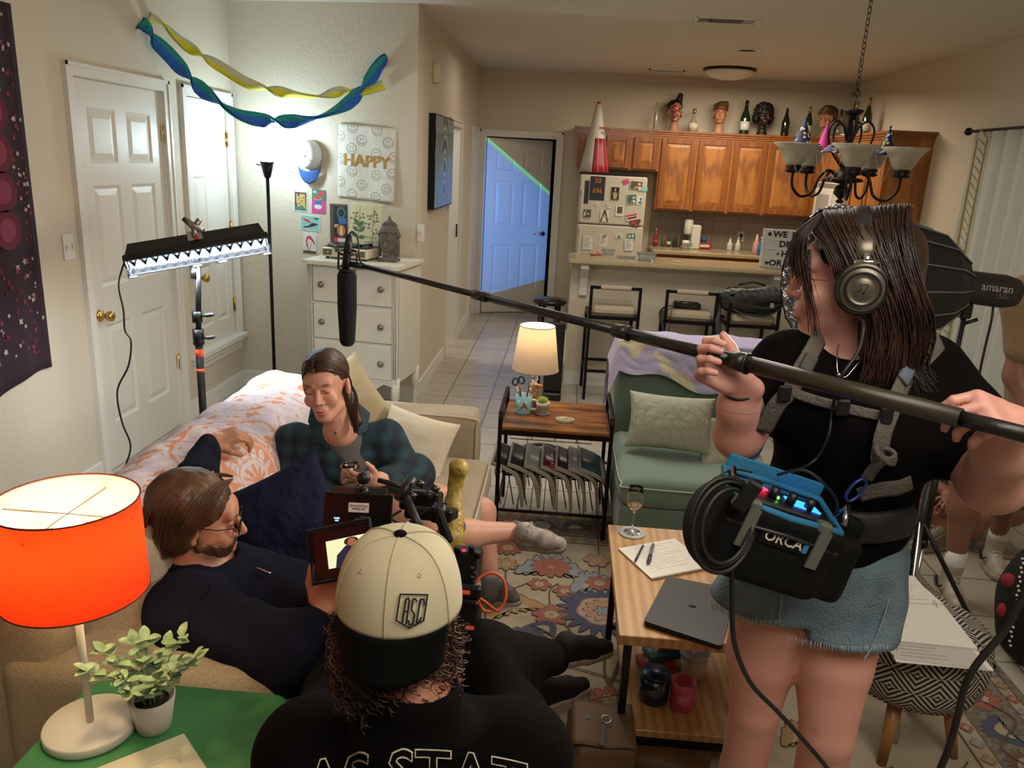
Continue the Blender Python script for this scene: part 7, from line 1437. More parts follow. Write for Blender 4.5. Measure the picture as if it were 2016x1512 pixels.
# ---- woman on the sofa
hp = PY(641, 758, 2.68); HR = rot(.06, 0, -.02)@rot(0, -.13, 0); s = SDF(.03)
head_sdf(s, HR, hp, 1.0, .92, 1.05, .84); s.frame()
nk, sl, sr_ = PY(672, 850, 2.74), PY(580, 872, 2.82), PY(760, 862, 2.84)
hL, hR = PY(700, 965, 2.90), PY(745, 955, 2.95); elb, wr = PY(808, 935, 2.80), PY(742, 944, 2.60)
s.cap(hp+HR@Vector((0, .02, -.07)), nk, .048, .052, .02).cap(nk, (sl+sr_)/2+Vector((0, 0, -.03)), .055, .09).cap(sl, sr_, .05, .05).cap((sl+sr_)/2, (hL+hR)/2, .10, .12)
s.path([sl, PY(590, 950, 2.78), PY(640, 1000, 2.60)], [.05, .04, .03]).path([sr_, elb, wr], [.05, .042, .026])
kA, aA = PY(948, 1008, 2.98), PZ(966, 1155, .09); kB, aB = PY(862, 1046, 2.62), PY(1012, 1046, 2.74)
s.path([hR, kA, aA], [.085, .056, .036]).path([hL, kB, (kB*.6+aB*.4)+Vector((0, 0, -.012)), aB], [.085, .058, .052, .034])
gc = PY(690, 932, 2.545); hand(s, wr, PY(672, 945, 2.52)-wr, Vector((.1, -.7, -.45)), False, .92, each=[(.35, .5, .3), (.45, .5, .35), (.5, .55, .4), (.6, .6, .4)], thumb=(.7, .6, -.2))
t = person('person', 'woman in dark teal plaid shirt seated on sofa holding a wine glass', s, (hL.x, hL.y, 0), face_spots(HR, hp, 1., brow='#4a3022', lips='#b8605c', lash='#5a3a2e'), '#cf9a84', [(V3(hp)-.14, V3(hp)+.145, .0032), (V3(gc)-[.10, .10, .08], V3(gc)+[.09, .10, .08], .0036)])
PLAID = mat('teal_plaid', '#1d3140', .9, bump=(70, .3)); nt = PLAID.node_tree; w1 = [N(nt, 'ShaderNodeTexWave', bands_direction=d) for d in 'XZ']; tc = N(nt, 'ShaderNodeTexCoord'); mlt = N(nt, 'ShaderNodeMath', operation='ADD')
for i, w in enumerate(w1): w.inputs['Scale'].default_value = 5; w.inputs['Distortion'].default_value = .6; nt.links.new(tc.outputs['Object'], w.inputs[0]); nt.links.new(w.outputs[1], mlt.inputs[i])
rp_ = N(nt, 'ShaderNodeValToRGB'); rp_.color_ramp.elements[0].position = .3; rp_.color_ramp.elements[0].color = (*srgb('#17212f'), 1); rp_.color_ramp.elements[1].color = (*srgb('#21444c'), 1); hlf = N(nt, 'ShaderNodeMath', operation='MULTIPLY'); hlf.inputs[1].default_value = .5; nt.links.new(mlt.outputs[0], hlf.inputs[0]); nt.links.new(hlf.outputs[0], rp_.inputs[0]); nt.links.new(rp_.outputs[0], nt.nodes['Principled BSDF'].inputs['Base Color'])
c = SDF(.04); mid_ = (sl+sr_)/2; c.cap(sl+Vector((.01, 0, -.02)), sr_+Vector((-.01, 0, -.02)), .072, .072).cap(mid_+Vector((0, -.005, -.06)), (hL+hR)/2+Vector((0, .0, -.02)), .145, .165).path([sl, PY(580, 950, 2.78), PY(630, 990, 2.62)], [.080, .074, .055]).path([sr_, elb, wr+(elb-wr)*.22], [.072, .060, .042])
c.cap(hR+Vector((.02, 0, 0)), PY(815, 935, 2.93), .11, .085)
c.ell(nk+Vector((-.0, -.045, .028)), (.060, .075, .070), k=.015, op=-1).cap(nk+Vector((0, -.08, .0)), nk+Vector((.012, -.17, -.09)), .034, .010, k=.012, op=-1)
cloth('shirt', c, PLAID, t, .008, .010, 24, 3); sh = c
g = SDF(.02); g.cap(nk+Vector((0, .035, -.055)), nk+Vector((.01, .045, -.12)), .080, .095); cloth('undershirt', g, mat('grey_cotton', '#5a5652', .9, bump=(60, .2)), t, .009, .001)
col = mat('teal_collar', '#1f3a44', .9, bump=(70, .3))
for sg, P_ in ((-1, [(612, 800), (606, 830), (625, 868), (645, 885)]), (1, [(700, 790), (728, 815), (722, 850), (690, 862)])):
    a = [hit(sh, *p, .012, 2, 3.4) for p in P_]; c0 = nk+Vector((sg*.05, .03, .02)); MB().grid(lambda u, v: a[min(int(u*3), 2)].lerp(a[min(int(u*3), 2)+1], u*3-min(int(u*3), 2)).lerp(c0+Vector((0, -.03*u, -.03*u)), v*.8), 9, 5, th=.005).build('collar', col, t)
for p in ((683, 890), (687, 925)): MB().sph(hit(sh, *p, .002, 2, 3.4), .0045).build('button', mat('pearl', '#b9b6b0', .2), t)
h = SDF(.02); h.frame(hp, np.array(HR)); h.ell((0, .028, .045), (.081, .098, .085)).ell((0, .07, -.02), (.068, .05, .07)).cap((.0, -.07, .095), (0, .0, .14), .004, .004, k=.004, op=-1); h.cap((.055, .06, -.06), (.085, .04, -.16), .032, .02); h.cap((-.05, .06, -.06), (-.05, .07, -.12), .03, .02)
h.ell((0, -.105, -.005), (.064, .055, .080), k=.012, op=-1)
def G(fr, R, *pts): return [Vector(fr)+R@Vector(p) for p in pts]
gd = [[G(hp, HR, (q*.004, -.060-.01*k, .112-.012*k), (q*.045, -.045-.008*k, .105-.010*k), (q*.080, .005, .045-.008*k), (q*.076, .050, -.015), (q*.05, .085, -.05)) for k in range(4)] for q in (-1, 1)]
gd.append([G(hp, HR, (.060+.01*k, .05, -.02), (.075+.01*k, .045, -.07), (.082+.008*k, .02-.01*k, -.13), (.075+.01*k, .0-.01*k, -.19)) for k in range(3)])
HB = hair_mat('dark_brown_hair', '#2c1c14', '#432a1d'); hairmesh(h, gd, 130, .0014, HB, t, .004, .005, .0022, 3)
for q in (-1, 1): MB().torus(hp+HR@Vector((q*.080, .004, -.048)), .008, .0014, rot(0, math.pi/2), n=14, k=5).build('earring', GOLD, t)
MB().tube(catmull([hp+HR@Vector((-.04, -.03, -.115)), PY(668, 868, 2.60), hp+HR@Vector((.045, -.03, -.115))], 6), .0009, 4).sph(PY(660, 852, 2.60), (.006, .003, .010)).build('necklace', GOLD, t)
SOCK = mat('grey_ribbed_sock', '#7d7a76', .95, bump=(220, .6)); SHO = mat('sneaker_white', '#a9a199', .55, var=('#7d766d', 30)); SOL = mat('shoe_sole', '#8f8779', .6); DSH = mat('sneaker_dark', '#2b2622', .6)
def shoe(heel, toe, up_, t, m=SHO, sole=SOL, w=.043, hgt=.075, laces=True, high=0, lab=None):
    heel, toe = Vector(heel), Vector(toe); y = (toe-heel).normalized(); z = Vector(up_); z = (z-y*z.dot(y)).normalized(); x = y.cross(z); L_ = (toe-heel).length; M = np.array([x, y, z]).T; s = SDF(.02); s.frame(heel, M)
    s.cap((0, .03, .035), (0, L_*.6, .030), .036, .034).cap((0, L_*.6, .030), (0, L_-.035, .022), .036, .026).cap((0, .035, .04), (0, .05, hgt+high), .034, .036 if not high else .042).cap((0, .05, hgt), (0, L_*.6, .045), .030, .026)
    V, F = s.mesh(.006, disp=lambda g: .0015*wnoise(g, 120, 2)); sh_ = addmesh('shoe', V, F, m, t, smooth=True, label=lab)
    s = SDF(.01); s.frame(heel, M); s.cap((0, .035, .006), (0, L_*.55, .006), .040, .036).cap((0, L_*.55, .006), (0, L_-.036, .010), .042, .034); s.box((0, L_/2, -.042), (.1, L_, .034), .001, op=-1, k=.004); s.box((0, L_/2, .062), (.1, L_, .042), .001, op=-1, k=.004)
    V, F = s.mesh(.006); addmesh('sole', V, F, sole, sh_, smooth=True)
    if laces:
        mb = MB().at(heel, Matrix(M.tolist()))
        for k in range(6): yy = L_*(.36+.07*k); zz = .098-.012*k+high*.3*(1-k/6); mb.tube([(-.022, yy, zz-.012), (0, yy+.006, zz), (.022, yy+.004, zz-.012)], .0022, 5).tube([(-.022, yy+.008, zz-.014), (0, yy+.004, zz-.001), (.022, yy-.006, zz-.012)], .0022, 5)
        for q in (-1, 1): mb.torus((q*.018, L_*.33, .105), .016, .0018, rot(.4, q*.4), n=14, k=4, sx=.7)
        mb.build('laces', WT, sh_)
    return sh_
sb_ = PY(1020, 1046, 2.75); MB().tube([aB-(sb_-aB)*.2, sb_, sb_+(sb_-aB)*.6], [.040, .040, .036], 16).build('sock', SOCK, t); MB().tube([aA+Vector((0, 0, .05)), aA, aA-Vector((0, 0, .05))], [.039, .039, .036], 16).build('sock', SOCK, t)
shoe(PY(1018, 1064, 2.76), PY(1118, 1078, 2.70), Vector((.1, -.55, .75)), t, lab='white sneaker on the crossed foot'); shoe(PZ(955, 1180, .012), PZ(1028, 1190, .012), (0, 0, 1), t, m=mat('sneaker_brown', '#6e6559', .6, var=('#3c352e', 30)))
gg = gc+Vector((0, 0, -.062)); gt = thing('wine_glass', 'stemless wine glass held in the seated woman\'s hand', 'wine glass', gg); MB().lathe([(0, 0), (.024, .0), (.030, .008), (.037, .035), (.037, .055), (.031, .085), (.028, .10), (.0267, .10), (.0296, .085), (.0356, .055), (.0355, .035), (.028, .010), (0, .004)], gg, n=36).build('glass', WG, gt); MB().lathe([(0, .0045), (.027, .0105), (.0348, .034), (0, .034)], gg, n=28).build('wine', WINE, gt)
# ---- man on the sofa
hp = PY(392, 1020, 1.90); HR = rot(0, 0, 1.95)@rot(.16, 0, 0); s = SDF(.035); head_sdf(s, HR, hp, 1.06, 1.05, 1.0, 1.08); s.frame()
nk, sR, sL = PY(395, 1120, 1.88), PY(372, 1205, 1.70), PY(395, 1100, 2.12); hips = PY(655, 1275, 1.86)+Vector((0, 0, .03)); eR, wR = PY(588, 1288, 1.58), PY(640, 1205, 1.66); eL, wL = PY(386, 950, 2.26), PY(416, 872, 2.46)
s.cap(hp+HR@Vector((0, .025, -.07)), nk, .06, .06, .02).cap(nk, PY(430, 1185, 1.90), .07, .13).cap(sR, sL, .06, .06).path([PY(430, 1190, 1.9), PY(560, 1235, 1.9), hips], [.14, .14, .13]).path([sR, eR, wR], [.06, .048, .03]).path([sL, eL, wL], [.055, .045, .03])
hand(s, wR, PY(662, 1150, 1.66)-wR, Vector((.2, -.8, .4)), True, 1.05, curl=(.5, .5, .3)); hand(s, wL, PY(462, 856, 2.50)-wL, Vector((-.1, -.3, .95)), False, 1.05, curl=(.7, .8, .5))
kn = [PY(810, 1215, 2.0), PY(820, 1180, 2.2)]
for k, q in enumerate(kn): s.cap(hips+Vector((0, .1*k, 0)), q, .08, .06).cap(q, Vector((q.x+.06, q.y+.05, .09)), .055, .04)
bs_ = face_spots(HR, hp, 1.06, brow='#3a281c'); 
for c_, r_, w_ in (((0, -.075, -.10), (.05, .045, .035), .85), ((.055, -.03, -.075), (.03, .05, .04), .8), ((-.055, -.03, -.075), (.03, .05, .04), .8), ((0, -.098, -.055), (.028, .02, .007), .8)): bs_.append((np.array(HR)@(V3(c_)*1.06)+V3(hp), [q*1.06 for q in r_], np.array(HR), '#3a281d', 2.0, w_))
t = person('person', 'bearded man with round glasses and navy sweater slouched on the sofa', s, (hips.x, hips.y, 0), bs_, '#bb8468', [(V3(hp)-.15, V3(hp)+.155, .0036), (V3(wR)-[.07, .09, .04], V3(wR)+[.14, .11, .13], .0045), (V3(wL)-[.07, .09, .06], V3(wL)+[.14, .14, .09], .0045)])
SWT = mat('navy_fleece', '#161724', .95, bump=(200, .3, .004), spec=.1); c = SDF(.06); c.cap(sR, sL, .085, .085).cap(PY(425, 1180, 1.9), PY(560, 1235, 1.9), .165, .17).cap(PY(560, 1235, 1.9), hips, .17, .165).path([sR, eR, wR+(eR-wR)*.15], [.092, .078, .048]).path([sL, eL, wL+(eL-wL)*.05], [.085, .062, .044]); c.cap(nk+Vector((0, 0, .0)), nk+Vector((.02, 0, -.04)), .078, .09, k=.03); c.ell(hp+HR@Vector((0, -.02, -.06)), (.085, .085, .10), k=.012, op=-1)
cloth('sweater', c, SWT, t, .009, .013, 20, 7); sw = c
MB().tube(catmull([hit(c, *p, .001, 1.4, 3) for p in ((330, 1120), (410, 1150), (395, 1180), (372, 1215), (366, 1260), (368, 1300))], 6), .0018, 5).build('seam', SWT, t); MB().tube([hit(c, 505+4*k, 1118+1.6*k, .003, 1.5, 3) for k in range(8)], .003, 5).build('zipper_pull', CHROME, t)
JN = mat('dark_trousers', '#0e1014', .9, bump=(60, .3)); c = SDF(.03)
for k, q in enumerate(kn): c.cap(hips+Vector((.02, .1*k, -.01)), q, .10, .08).cap(q, Vector((q.x+.06, q.y+.05, .09)), .08, .055)
cloth('trousers', c, JN, t, .011, .004)
for q in kn: shoe((q.x+.02, q.y+.05, .012), (q.x+.28, q.y+.1, .012), (0, 0, 1), t, m=BLKP, laces=False)
h = SDF(.02); h.frame(hp, np.array(HR), 1.06); h.ell((0, .03, .045), (.088, .105, .088)).ell((0, .075, -.03), (.075, .055, .085)).ell((.07, .045, -.02), (.025, .045, .05)).ell((-.07, .045, -.02), (.025, .045, .05)); h.ell((0, -.115, -.02), (.075, .06, .085), k=.01, op=-1); h.ell((.085, .008, -.02), (.02, .024, .034), k=.006, op=-1)
gd = [[G(hp, HR, (q*(.005+.012*k), -.075+.022*k, .125-.004*k), (q*.070, -.045+.03*k, .100), (q*.098, -.02+.03*k, .045), (q*.095, .015+.022*k, -.01-.01*k), (q*.085, .045+.02*k, -.065-.012*k)) for k in range(5)] for q in (-1, 1)]+[[G(hp, HR, (q*.03, .03, .13), (q*.04, .10, .08), (q*.05, .13, .0), (q*.05, .115, -.08), (q*.055, .10, -.125)) for q in (-1.4, -.5, .5, 1.4)]]
HM = hair_mat('medium_brown_hair', '#3f2a1c', '#5f4229'); hairmesh(h, gd, 210, .0015, HM, t, .007, .006, .003, 5)
h = SDF(.01); h.frame(hp, np.array(HR), 1.06); h.ell((0, -.024, -.052), (.069, .074, .080)).ell((0, -.06, .012), (.14, .13, .060), op=-1, k=.006).box((0, .07, -.06), (.1, .07, .12), .002, op=-1, k=.006)
for q in (-1, 1): h.cap((q*.074, .0, -.015), (q*.072, -.008, -.05), .007, .010)
h.ell((0, -.105, -.069), (.026, .02, .010), op=-1, k=.004); r_ = random.Random(3); be = MB(); V, F = h.mesh(.005, disp=lambda g: .003*wnoise(g, 300, 8)); be.add([Vector(v) for v in V], F.tolist(), True)
strands(be, [G(hp, HR, (q*.075, -.01, -.045), (q*.07, -.03, -.09), (q*.06, -.05, -.13)) for q in (1,)]+[G(hp, HR, (.0, -.10, -.09), (.0, -.10, -.12), (.0, -.09, -.145))], 60, .001, .012, seg=5); be.build('beard', HM, t)
glm = mat('thin_black_wire', '#141313', .3, .8); mb = MB()
for q in (-1, 1): mb.torus(hp+HR@Vector((q*.036, -.107, .0)), .024, .0015, HR@rot(math.pi/2, 0, q*.12), n=24, k=6).tube([hp+HR@Vector((q*.060, -.102, .004)), hp+HR@Vector((q*.083, -.05, .006)), hp+HR@Vector((q*.088, .008, .012))], .0014, 5)
mb.tube([hp+HR@Vector((-.012, -.11, .003)), hp+HR@Vector((.012, -.11, .003))], .0014, 5); gt = thing('eyeglasses', 'thin round wire eyeglasses worn by the bearded man', 'glasses', hp+HR@Vector((0, -.1, 0))); mb.build('frame', glm, gt)
for q in (-1, 1): MB().lathe([(0, 0), (.0235, 0), (.0235, .001), (0, .001)], hp+HR@Vector((q*.036, -.107, .0)), HR@rot(math.pi/2, 0, q*.12), 24).build('lens', mat('lens_glass', '#ffffff', .0, trans=1), gt)
# ---- camera operator in a ball cap, seen from behind
hp = PY(783, 1178, 1.15); HR = rot(0, 0, math.pi-.06)@rot(.12, 0, 0); s = SDF(.035); head_sdf(s, HR, hp, .90); s.frame(); nk = PY(815, 1360, 1.10); shl, shr = PY(610, 1490, 1.13), PY(1015, 1490, 1.16); tb = PY(830, 1900, 1.12)
tb = Vector((nk.x, 1.16, .34)); s.cap(hp+Vector((0, 0, -.06)), nk+Vector((0, 0, -.02)), .062, .066, .02).cap(shl, shr, .06, .06).cap((shl+shr)/2, tb, .13, .14); fl, fr = Vector((-.42, 1.42, .62)), Vector((-.04, 1.42, .60)); s.path([shl, fl, PY(700, 1210, 1.62)], [.055, .045, .03]).path([shr, fr, PY(905, 1210, 1.60)], [.055, .045, .03])
kn = [PY(955, 1290, 1.80), PY(925, 1345, 1.62)]; an = [PY(1085, 1295, 2.20)+Vector((0, 0, .0)), PY(1030, 1345, 2.02)]
hand(s, PY(905, 1210, 1.60), (0, .3, .6), (.9, 0, .2), False, 1., curl=(.6, .6, .4)); hand(s, PY(700, 1210, 1.62), (0, .3, .6), (-.9, 0, .2), True, 1., curl=(.6, .6, .4))
t = person('person', 'man in backwards cream cap and black shirt crouched filming, back turned', s, (tb.x, tb.y, 0), [], '#b3785f', [(V3(hp)-[.12, .13, .16], V3(hp)+[.12, .13, .14], .006)])
TEE = mat('black_tee', '#0b0909', .95, bump=(90, .15), spec=.08); c = SDF(.07); c.cap(shl, shr, .082, .082).cap((shl+shr)/2+Vector((0, .01, -.06)), tb, .16, .17).path([shl, fl, PY(700, 1210, 1.62)], [.085, .065, .042]).path([shr, fr, PY(905, 1215, 1.58)], [.085, .06, .040]); c.cap(nk+Vector((0, 0, -.02)), nk+Vector((0, .0, -.06)), .08, .10, k=.03); c.ell(nk+Vector((0, .01, .045)), (.074, .074, .07), k=.008, op=-1)
cloth('shirt', c, TEE, t, .008, .0025, 22, 2)
MB().tube([nk+Vector((.075*math.cos(a), .012+.072*math.sin(a), -.006-.012*math.sin(a))) for a in [k*2*math.pi/40 for k in range(40)]], .006, 6, True).build('collar', TEE, t)
LTR = mat('cream_print', '#c9c2a0', .6)
# cream letters grown outward, black letters on top leave an outline
V, F2 = textgeo('AS STAT', 1.0); V = np.array(V)
from collections import defaultdict
adj = defaultdict(list); cnt = defaultdict(int)
for f in F2:
    for i in range(len(f)): cnt[frozenset((f[i], f[(i+1) % len(f)]))] += 1
nb = defaultdict(list); cen = {}
for f in F2:
    cf = V[f].mean(0)
    for i in range(len(f)):
        a, b = f[i], f[(i+1) % len(f)]
        if cnt[frozenset((a, b))] == 1: d = V[b]-V[a]; n = np.array([d[1], -d[0], 0]); n /= max(np.linalg.norm(n), 1e-9); n = n if n@(cf-V[a]) > 0 else -n; nb[a].append(n); nb[b].append(n)
V2 = V.copy()
for i, ns in nb.items(): n = np.sum(ns, 0); l = np.linalg.norm(n); V2[i] -= n/max(l, .5)*.030 if l > 1e-6 else 0
F0 = F2
for _ in range(3): (V, F2), (V2, _f) = subdiv(V, F0), subdiv(V2, F0); F0 = F2
mn, mx_, hh, ym = V[:, 0].min(), V[:, 0].max(), V[:, 1].max()-V[:, 1].min(), V[:, 1].max()
for nm, VV_, off, m_ in (('lettering', V2, .0065, LTR), ('lettering_fill', V, .0078, TEE)): addmesh(nm, [hit(c, 597+440*(v[0]-mn)/(mx_-mn), 1476+28*(((v[0]-mn)/(mx_-mn)-.5)*2)**2+(ym-v[1])/hh*95, off, .7, 2.0) for v in VV_], F2, m_, t)
c = SDF(.04); hipc = tb+Vector((0, .05, -.06)); c.path([hipc+Vector((.06, 0, 0)), kn[0], an[0]], [.11, .085, .055]).path([hipc, kn[1], an[1]], [.11, .085, .055]); cloth('trousers', c, mat('black_trousers', '#0c0c0c', .9, bump=(50, .3), spec=.12), t, .009, .006, 26, 4)
CAN = mat('black_canvas', '#0f0f11', .85, bump=(120, .3)); SOW = mat('off_white_sole', '#a79d88', .6)
for k, (a, b) in enumerate(((PY(1075, 1305, 2.20), PY(1203, 1280, 2.38)), (PZ(1040, 1400, .012), PZ(1162, 1352, .012)))): shoe(a, b, (-.1, -.35, .9) if k == 0 else (0, 0, 1), t, m=CAN, sole=SOW, laces=False)
MB().tube([an[0]-Vector((.02, .02, 0)), an[0]+Vector((.02, .03, -.003))], [.052, .046], 14).build('sock', SOCK, t)
g3 = []; HC = hair_mat('curly_brown_hair', '#2c190f', '#5d3520'); mb = MB(); r_ = random.Random(11)
for k in range(620):   # loose curls below the cap
    a = -.35+3.85*r_.random(); rr_ = r_.uniform(.088, .112); zz = r_.uniform(-.15, -.035); p = hp+Vector((rr_*1.0*math.cos(a+math.pi), rr_*math.sin(a+math.pi)*1.0, zz)); q = r_.uniform(.006, .011); ph = r_.uniform(0, 6.28); L_ = r_.uniform(.015, .045); d = Vector((r_.uniform(-.4, .4), r_.uniform(-.4, .4), -1)).normalized()
    mb.tube([p+d*L_*j/9+Vector((q*math.cos(ph+j*.9), q*math.sin(ph+j*.9), 0)) for j in range(10)], [.0016*(1-.6*j/9) for j in range(10)], 4)
h = SDF(.02); h.frame(hp); h.ell((0, .005, -.055), (.094, .10, .09)); V, F = h.mesh(.006, disp=lambda g: .008*wnoise(g, 210, 9)); mb.add([Vector(v) for v in V], F.tolist(), True); mb.build('hair', HC, t)
# the cap
cc = hp+Vector((.004, .0, .015)); ct = thing('ball_cap', 'cream ball cap with black brim and shield emblem worn backwards', 'cap', cc); CRM2 = mat('cream_twill', '#c6bd9e', .9, bump=(300, .12, .002)); BTW = mat('black_twill', '#0a0a09', .9, bump=(300, .12, .002), spec=.1)
def cz_(a, v):  # crown point: a angle, v 0 rim..1 top
    e = math.sin(v*math.pi/2); r = math.cos(v*math.pi/2)**.60; return cc+Vector((.104*r*math.cos(a), .113*r*math.sin(a)-.004, -.018+.122*e))
MB().grid(lambda u, v: cz_(2*math.pi*u, v), 72, 22, closeu=True, th=.002).build('crown', CRM2, ct); b = MB()
for k in range(6): a = -math.pi/2+k*math.pi/3; b.tube([cz_(a, v/14)+(cz_(a, v/14)-cc).normalized()*.0012 for v in range(15)], .0013, 5)
b.build('seam', mat('cream_seam', '#b8b08f', .9), ct); MB().sph(cz_(0, 1)+Vector((0, 0, .002)), (.011, .011, .005)).build('button', BTW, ct)
b = MB(); [b.torus(cz_(-math.pi/2+q, .55)+(cz_(-math.pi/2+q, .55)-cc).normalized()*.001, .003, .0009, aim(cz_(-math.pi/2+q, .55)-cc), n=10, k=4) for q in (-.6, .6, -1.7)]; b.build('eyelet', CRM2, ct)
def brim2(u, v): a = -math.pi/2+(u-.5)*2.05; p = cz_(a, 0); o_ = Vector((.25*math.cos(a), -1, 0)).normalized(); return p+Vector((0, 0, .003))+o_*.024*v*(math.cos((u-.5)*2.4))+Vector((-.010*v*math.cos(a), 0, -.070*v*(.88+.12*math.cos((u-.5)*3.0))))
MB().grid(brim2, 30, 10, th=.004).build('brim', BTW, ct)
# shield emblem, drawn flat then wrapped on the crown
crown_s = SDF(.01)
def crown_hit(x, y, off=.0015):
    r = Vector(ray(x, y)); best = None; o = Vector(CC)
    T_ = [0]+[0]; lo_, hi_ = .9, 1.6
    def inside(p):
        q = p-cc; z = (q.z+.018)/.122
        if z > 1: return False
        z = max(z, -.2); e = max(0, min(1, z)); rr_ = max(1e-4, (1-e*e)**.5)**.60; return (q.x/.104)**2+((q.y+.004)/.113)**2 < (rr_)**2
    t_ = lo_
    while t_ < hi_ and not inside(o+r*t_): t_ += .002
    a_, b_ = t_-.002, t_
    for _ in range(8):
        m_ = (a_+b_)/2
        if inside(o+r*m_): b_ = m_
        else: a_ = m_
    return o+r*(a_-off)
EM = [mat('black_thread', '#131210', .8), CRM2]; em = MB()
def wrap(pts, mi, off): em.m(mi); em.add([crown_hit(x, y, off) for x, y in pts], [list(range(len(pts)))])
def wline(P_, w, off=.006):
    for i in range(len(P_)-1):
        (x0, y0), (x1, y1) = P_[i], P_[i+1]; L_ = math.hypot(x1-x0, y1-y0); nx, ny = -(y1-y0)/L_*w/2, (x1-x0)/L_*w/2; ex, ey = (x1-x0)/L_*w*.35, (y1-y0)/L_*w*.35; k = max(1, int(L_/12))
        for j in range(k): a0, a1 = j/k, (j+1)/k; q0, q1 = (x0-ex+(x1-x0+2*ex)*a0, y0-ey+(y1-y0+2*ey)*a0), (x0-ex+(x1-x0+2*ex)*a1, y0-ey+(y1-y0+2*ey)*a1); wrap([(q0[0]+nx, q0[1]+ny), (q0[0]-nx, q0[1]-ny), (q1[0]-nx, q1[1]-ny), (q1[0]+nx, q1[1]+ny)], 0, off)
wline([(788, 1170), (842, 1171), (834, 1222), (806, 1236), (780, 1222), (788, 1170)], 3.2)
wline([(792, 1227-2), (799, 1180), (804, 1178), (806, 1182), (800, 1228)], 3.6); wline([(797, 1204), (803, 1204)], 3); wline([(820, 1184), (818, 1179), (813, 1180), (810, 1200), (816, 1210), (813, 1228), (806, 1231), (804, 1222)], 3.6); wline([(836, 1190), (834, 1180), (828, 1180), (820, 1226), (824, 1226), (829, 1216)], 3.6)
em.build('shield_emblem', EM, ct, label='black stitched shield with letters ASC')
# ------------------------------------------------------------ standing sound recordist
hp = PY(1672, 548, 1.60); HR = rot(0, 0, -1.80)@rot(.05, 0, 0); s = SDF(.035); head_sdf(s, HR, hp, 1.0, 1.0, 1.1, 1.02); s.frame()
nk, sR, sL = PY(1672, 672, 1.61), PY(1556, 722, 1.60), PY(1822, 735, 1.64); ch, wa, pe = PY(1682, 830, 1.60), PY(1650, 985, 1.62), PY(1600, 1110, 1.62)
eR, wR = PY(1452, 868, 1.56), PY(1456, 752, 1.50); eL, wL = PY(1955, 945, 1.46), PY(1992, 832, 1.25)
s.cap(hp+Vector((0, 0, -.07)), nk, .052, .056, .02).cap(nk, (sR+sL)/2, .06, .08).cap(sR, sL, .055, .06).path([(sR+sL)/2+Vector((0, 0, -.05)), ch, wa, pe], [.11, .12, .11, .13])
s.path([sR, eR+Vector((0, 0, .012)), (eR*.4+wR*.6), wR], [.056, .044, .036, .024]).path([sL, eL, (eL*.45+wL*.55), wL], [.062, .058, .044, .026])
kR, kL = PY(1486, 1395, 1.62), PY(1628, 1445, 1.55); aR, aL = Vector((.50, 1.68, .09)), Vector((.66, 1.60, .09))
s.path([PY(1535, 1150, 1.62), PY(1500, 1290, 1.62), kR, Vector((kR.x+.005, 1.66, .33)), aR], [.096, .080, .056, .054, .036], .012).path([PY(1660, 1165, 1.62), PY(1640, 1300, 1.58), kL, Vector((kL.x+.02, 1.60, .32)), aL], [.106, .084, .059, .056, .037], .012)
hand(s, wR, PY(1380, 712, 1.50)-wR, Vector((.1, .75, -.65)), True, .96, each=[(.9, 1.2, .7), (.95, 1.2, .7), (1.0, 1.2, .6), (1.0, 1.1, .6)], thumb=(.8, .6, .25), spread=.04)
hand(s, wL, PY(1915, 800, 1.19)-wL, Vector((.15, -.55, .80)), False, 1.0, each=[(.8, .8, .4), (.95, 1.0, .5), (1.0, 1.0, .5), (1.0, .95, .5)], thumb=(.3, .8, -.7))
sp_ = face_spots(HR, hp, 1., brow='#4a3024', lips='#a8554e', blush='#c2564a'); sp_ += [(PY(1606, 1447, 1.5), (.012, .05, .014), None, '#6b5a50', 1, .5)]
t = person('person', 'woman with headphones in black tee and denim shorts holding the boom pole', s, (.58, 1.62, 0), sp_, '#d2998a', [(V3(hp)-.14, V3(hp)+.145, .0034), (V3(wR)-[.13, .10, .06], V3(wR)+[.06, .08, .13], .0036), (V3(wL)-[.15, .12, .12], V3(wL)+[.06, .08, .09], .0036)])
c = SDF(.05); c.cap(sR+Vector((.01, 0, -.01)), sL+Vector((-.01, 0, -.01)), .068, .076).path([(sR+sL)/2+Vector((0, 0, -.06)), ch, wa+Vector((0, 0, .0)), pe+Vector((0, 0, .04))], [.14, .148, .140, .135]).path([sR, PY(1500, 790, 1.58)], [.072, .074]).path([sL, PY(1895, 852, 1.54)], [.08, .098]); c.ell(nk+Vector((-.01, -.03, .035)), (.07, .075, .062), k=.01, op=-1)
cloth('shirt', c, TEE, t, .008, .007, 22, 6); osh = c
DN = mat('washed_denim', '#5c7280', .9, bump=(180, .5), var=('#6f8490', 16)); c = SDF(.03); c.cap(pe+Vector((-.03, 0, .03)), pe+Vector((.05, 0, .03)), .142, .142).cap(PY(1540, 1160, 1.62), PY(1488, 1215, 1.62), .126, .120).cap(PY(1655, 1165, 1.62), PY(1642, 1262, 1.59), .136, .130)
for q, r_ in ((PY(1462, 1240, 1.62), .105), (PY(1680, 1300, 1.58), .155)): c.box(q, (r_, .17, .085), .002, k=.004, op=-1)
cloth('denim_shorts', c, DN, t, .007, .005, 26, 2); dsh = c
r_ = random.Random(5)
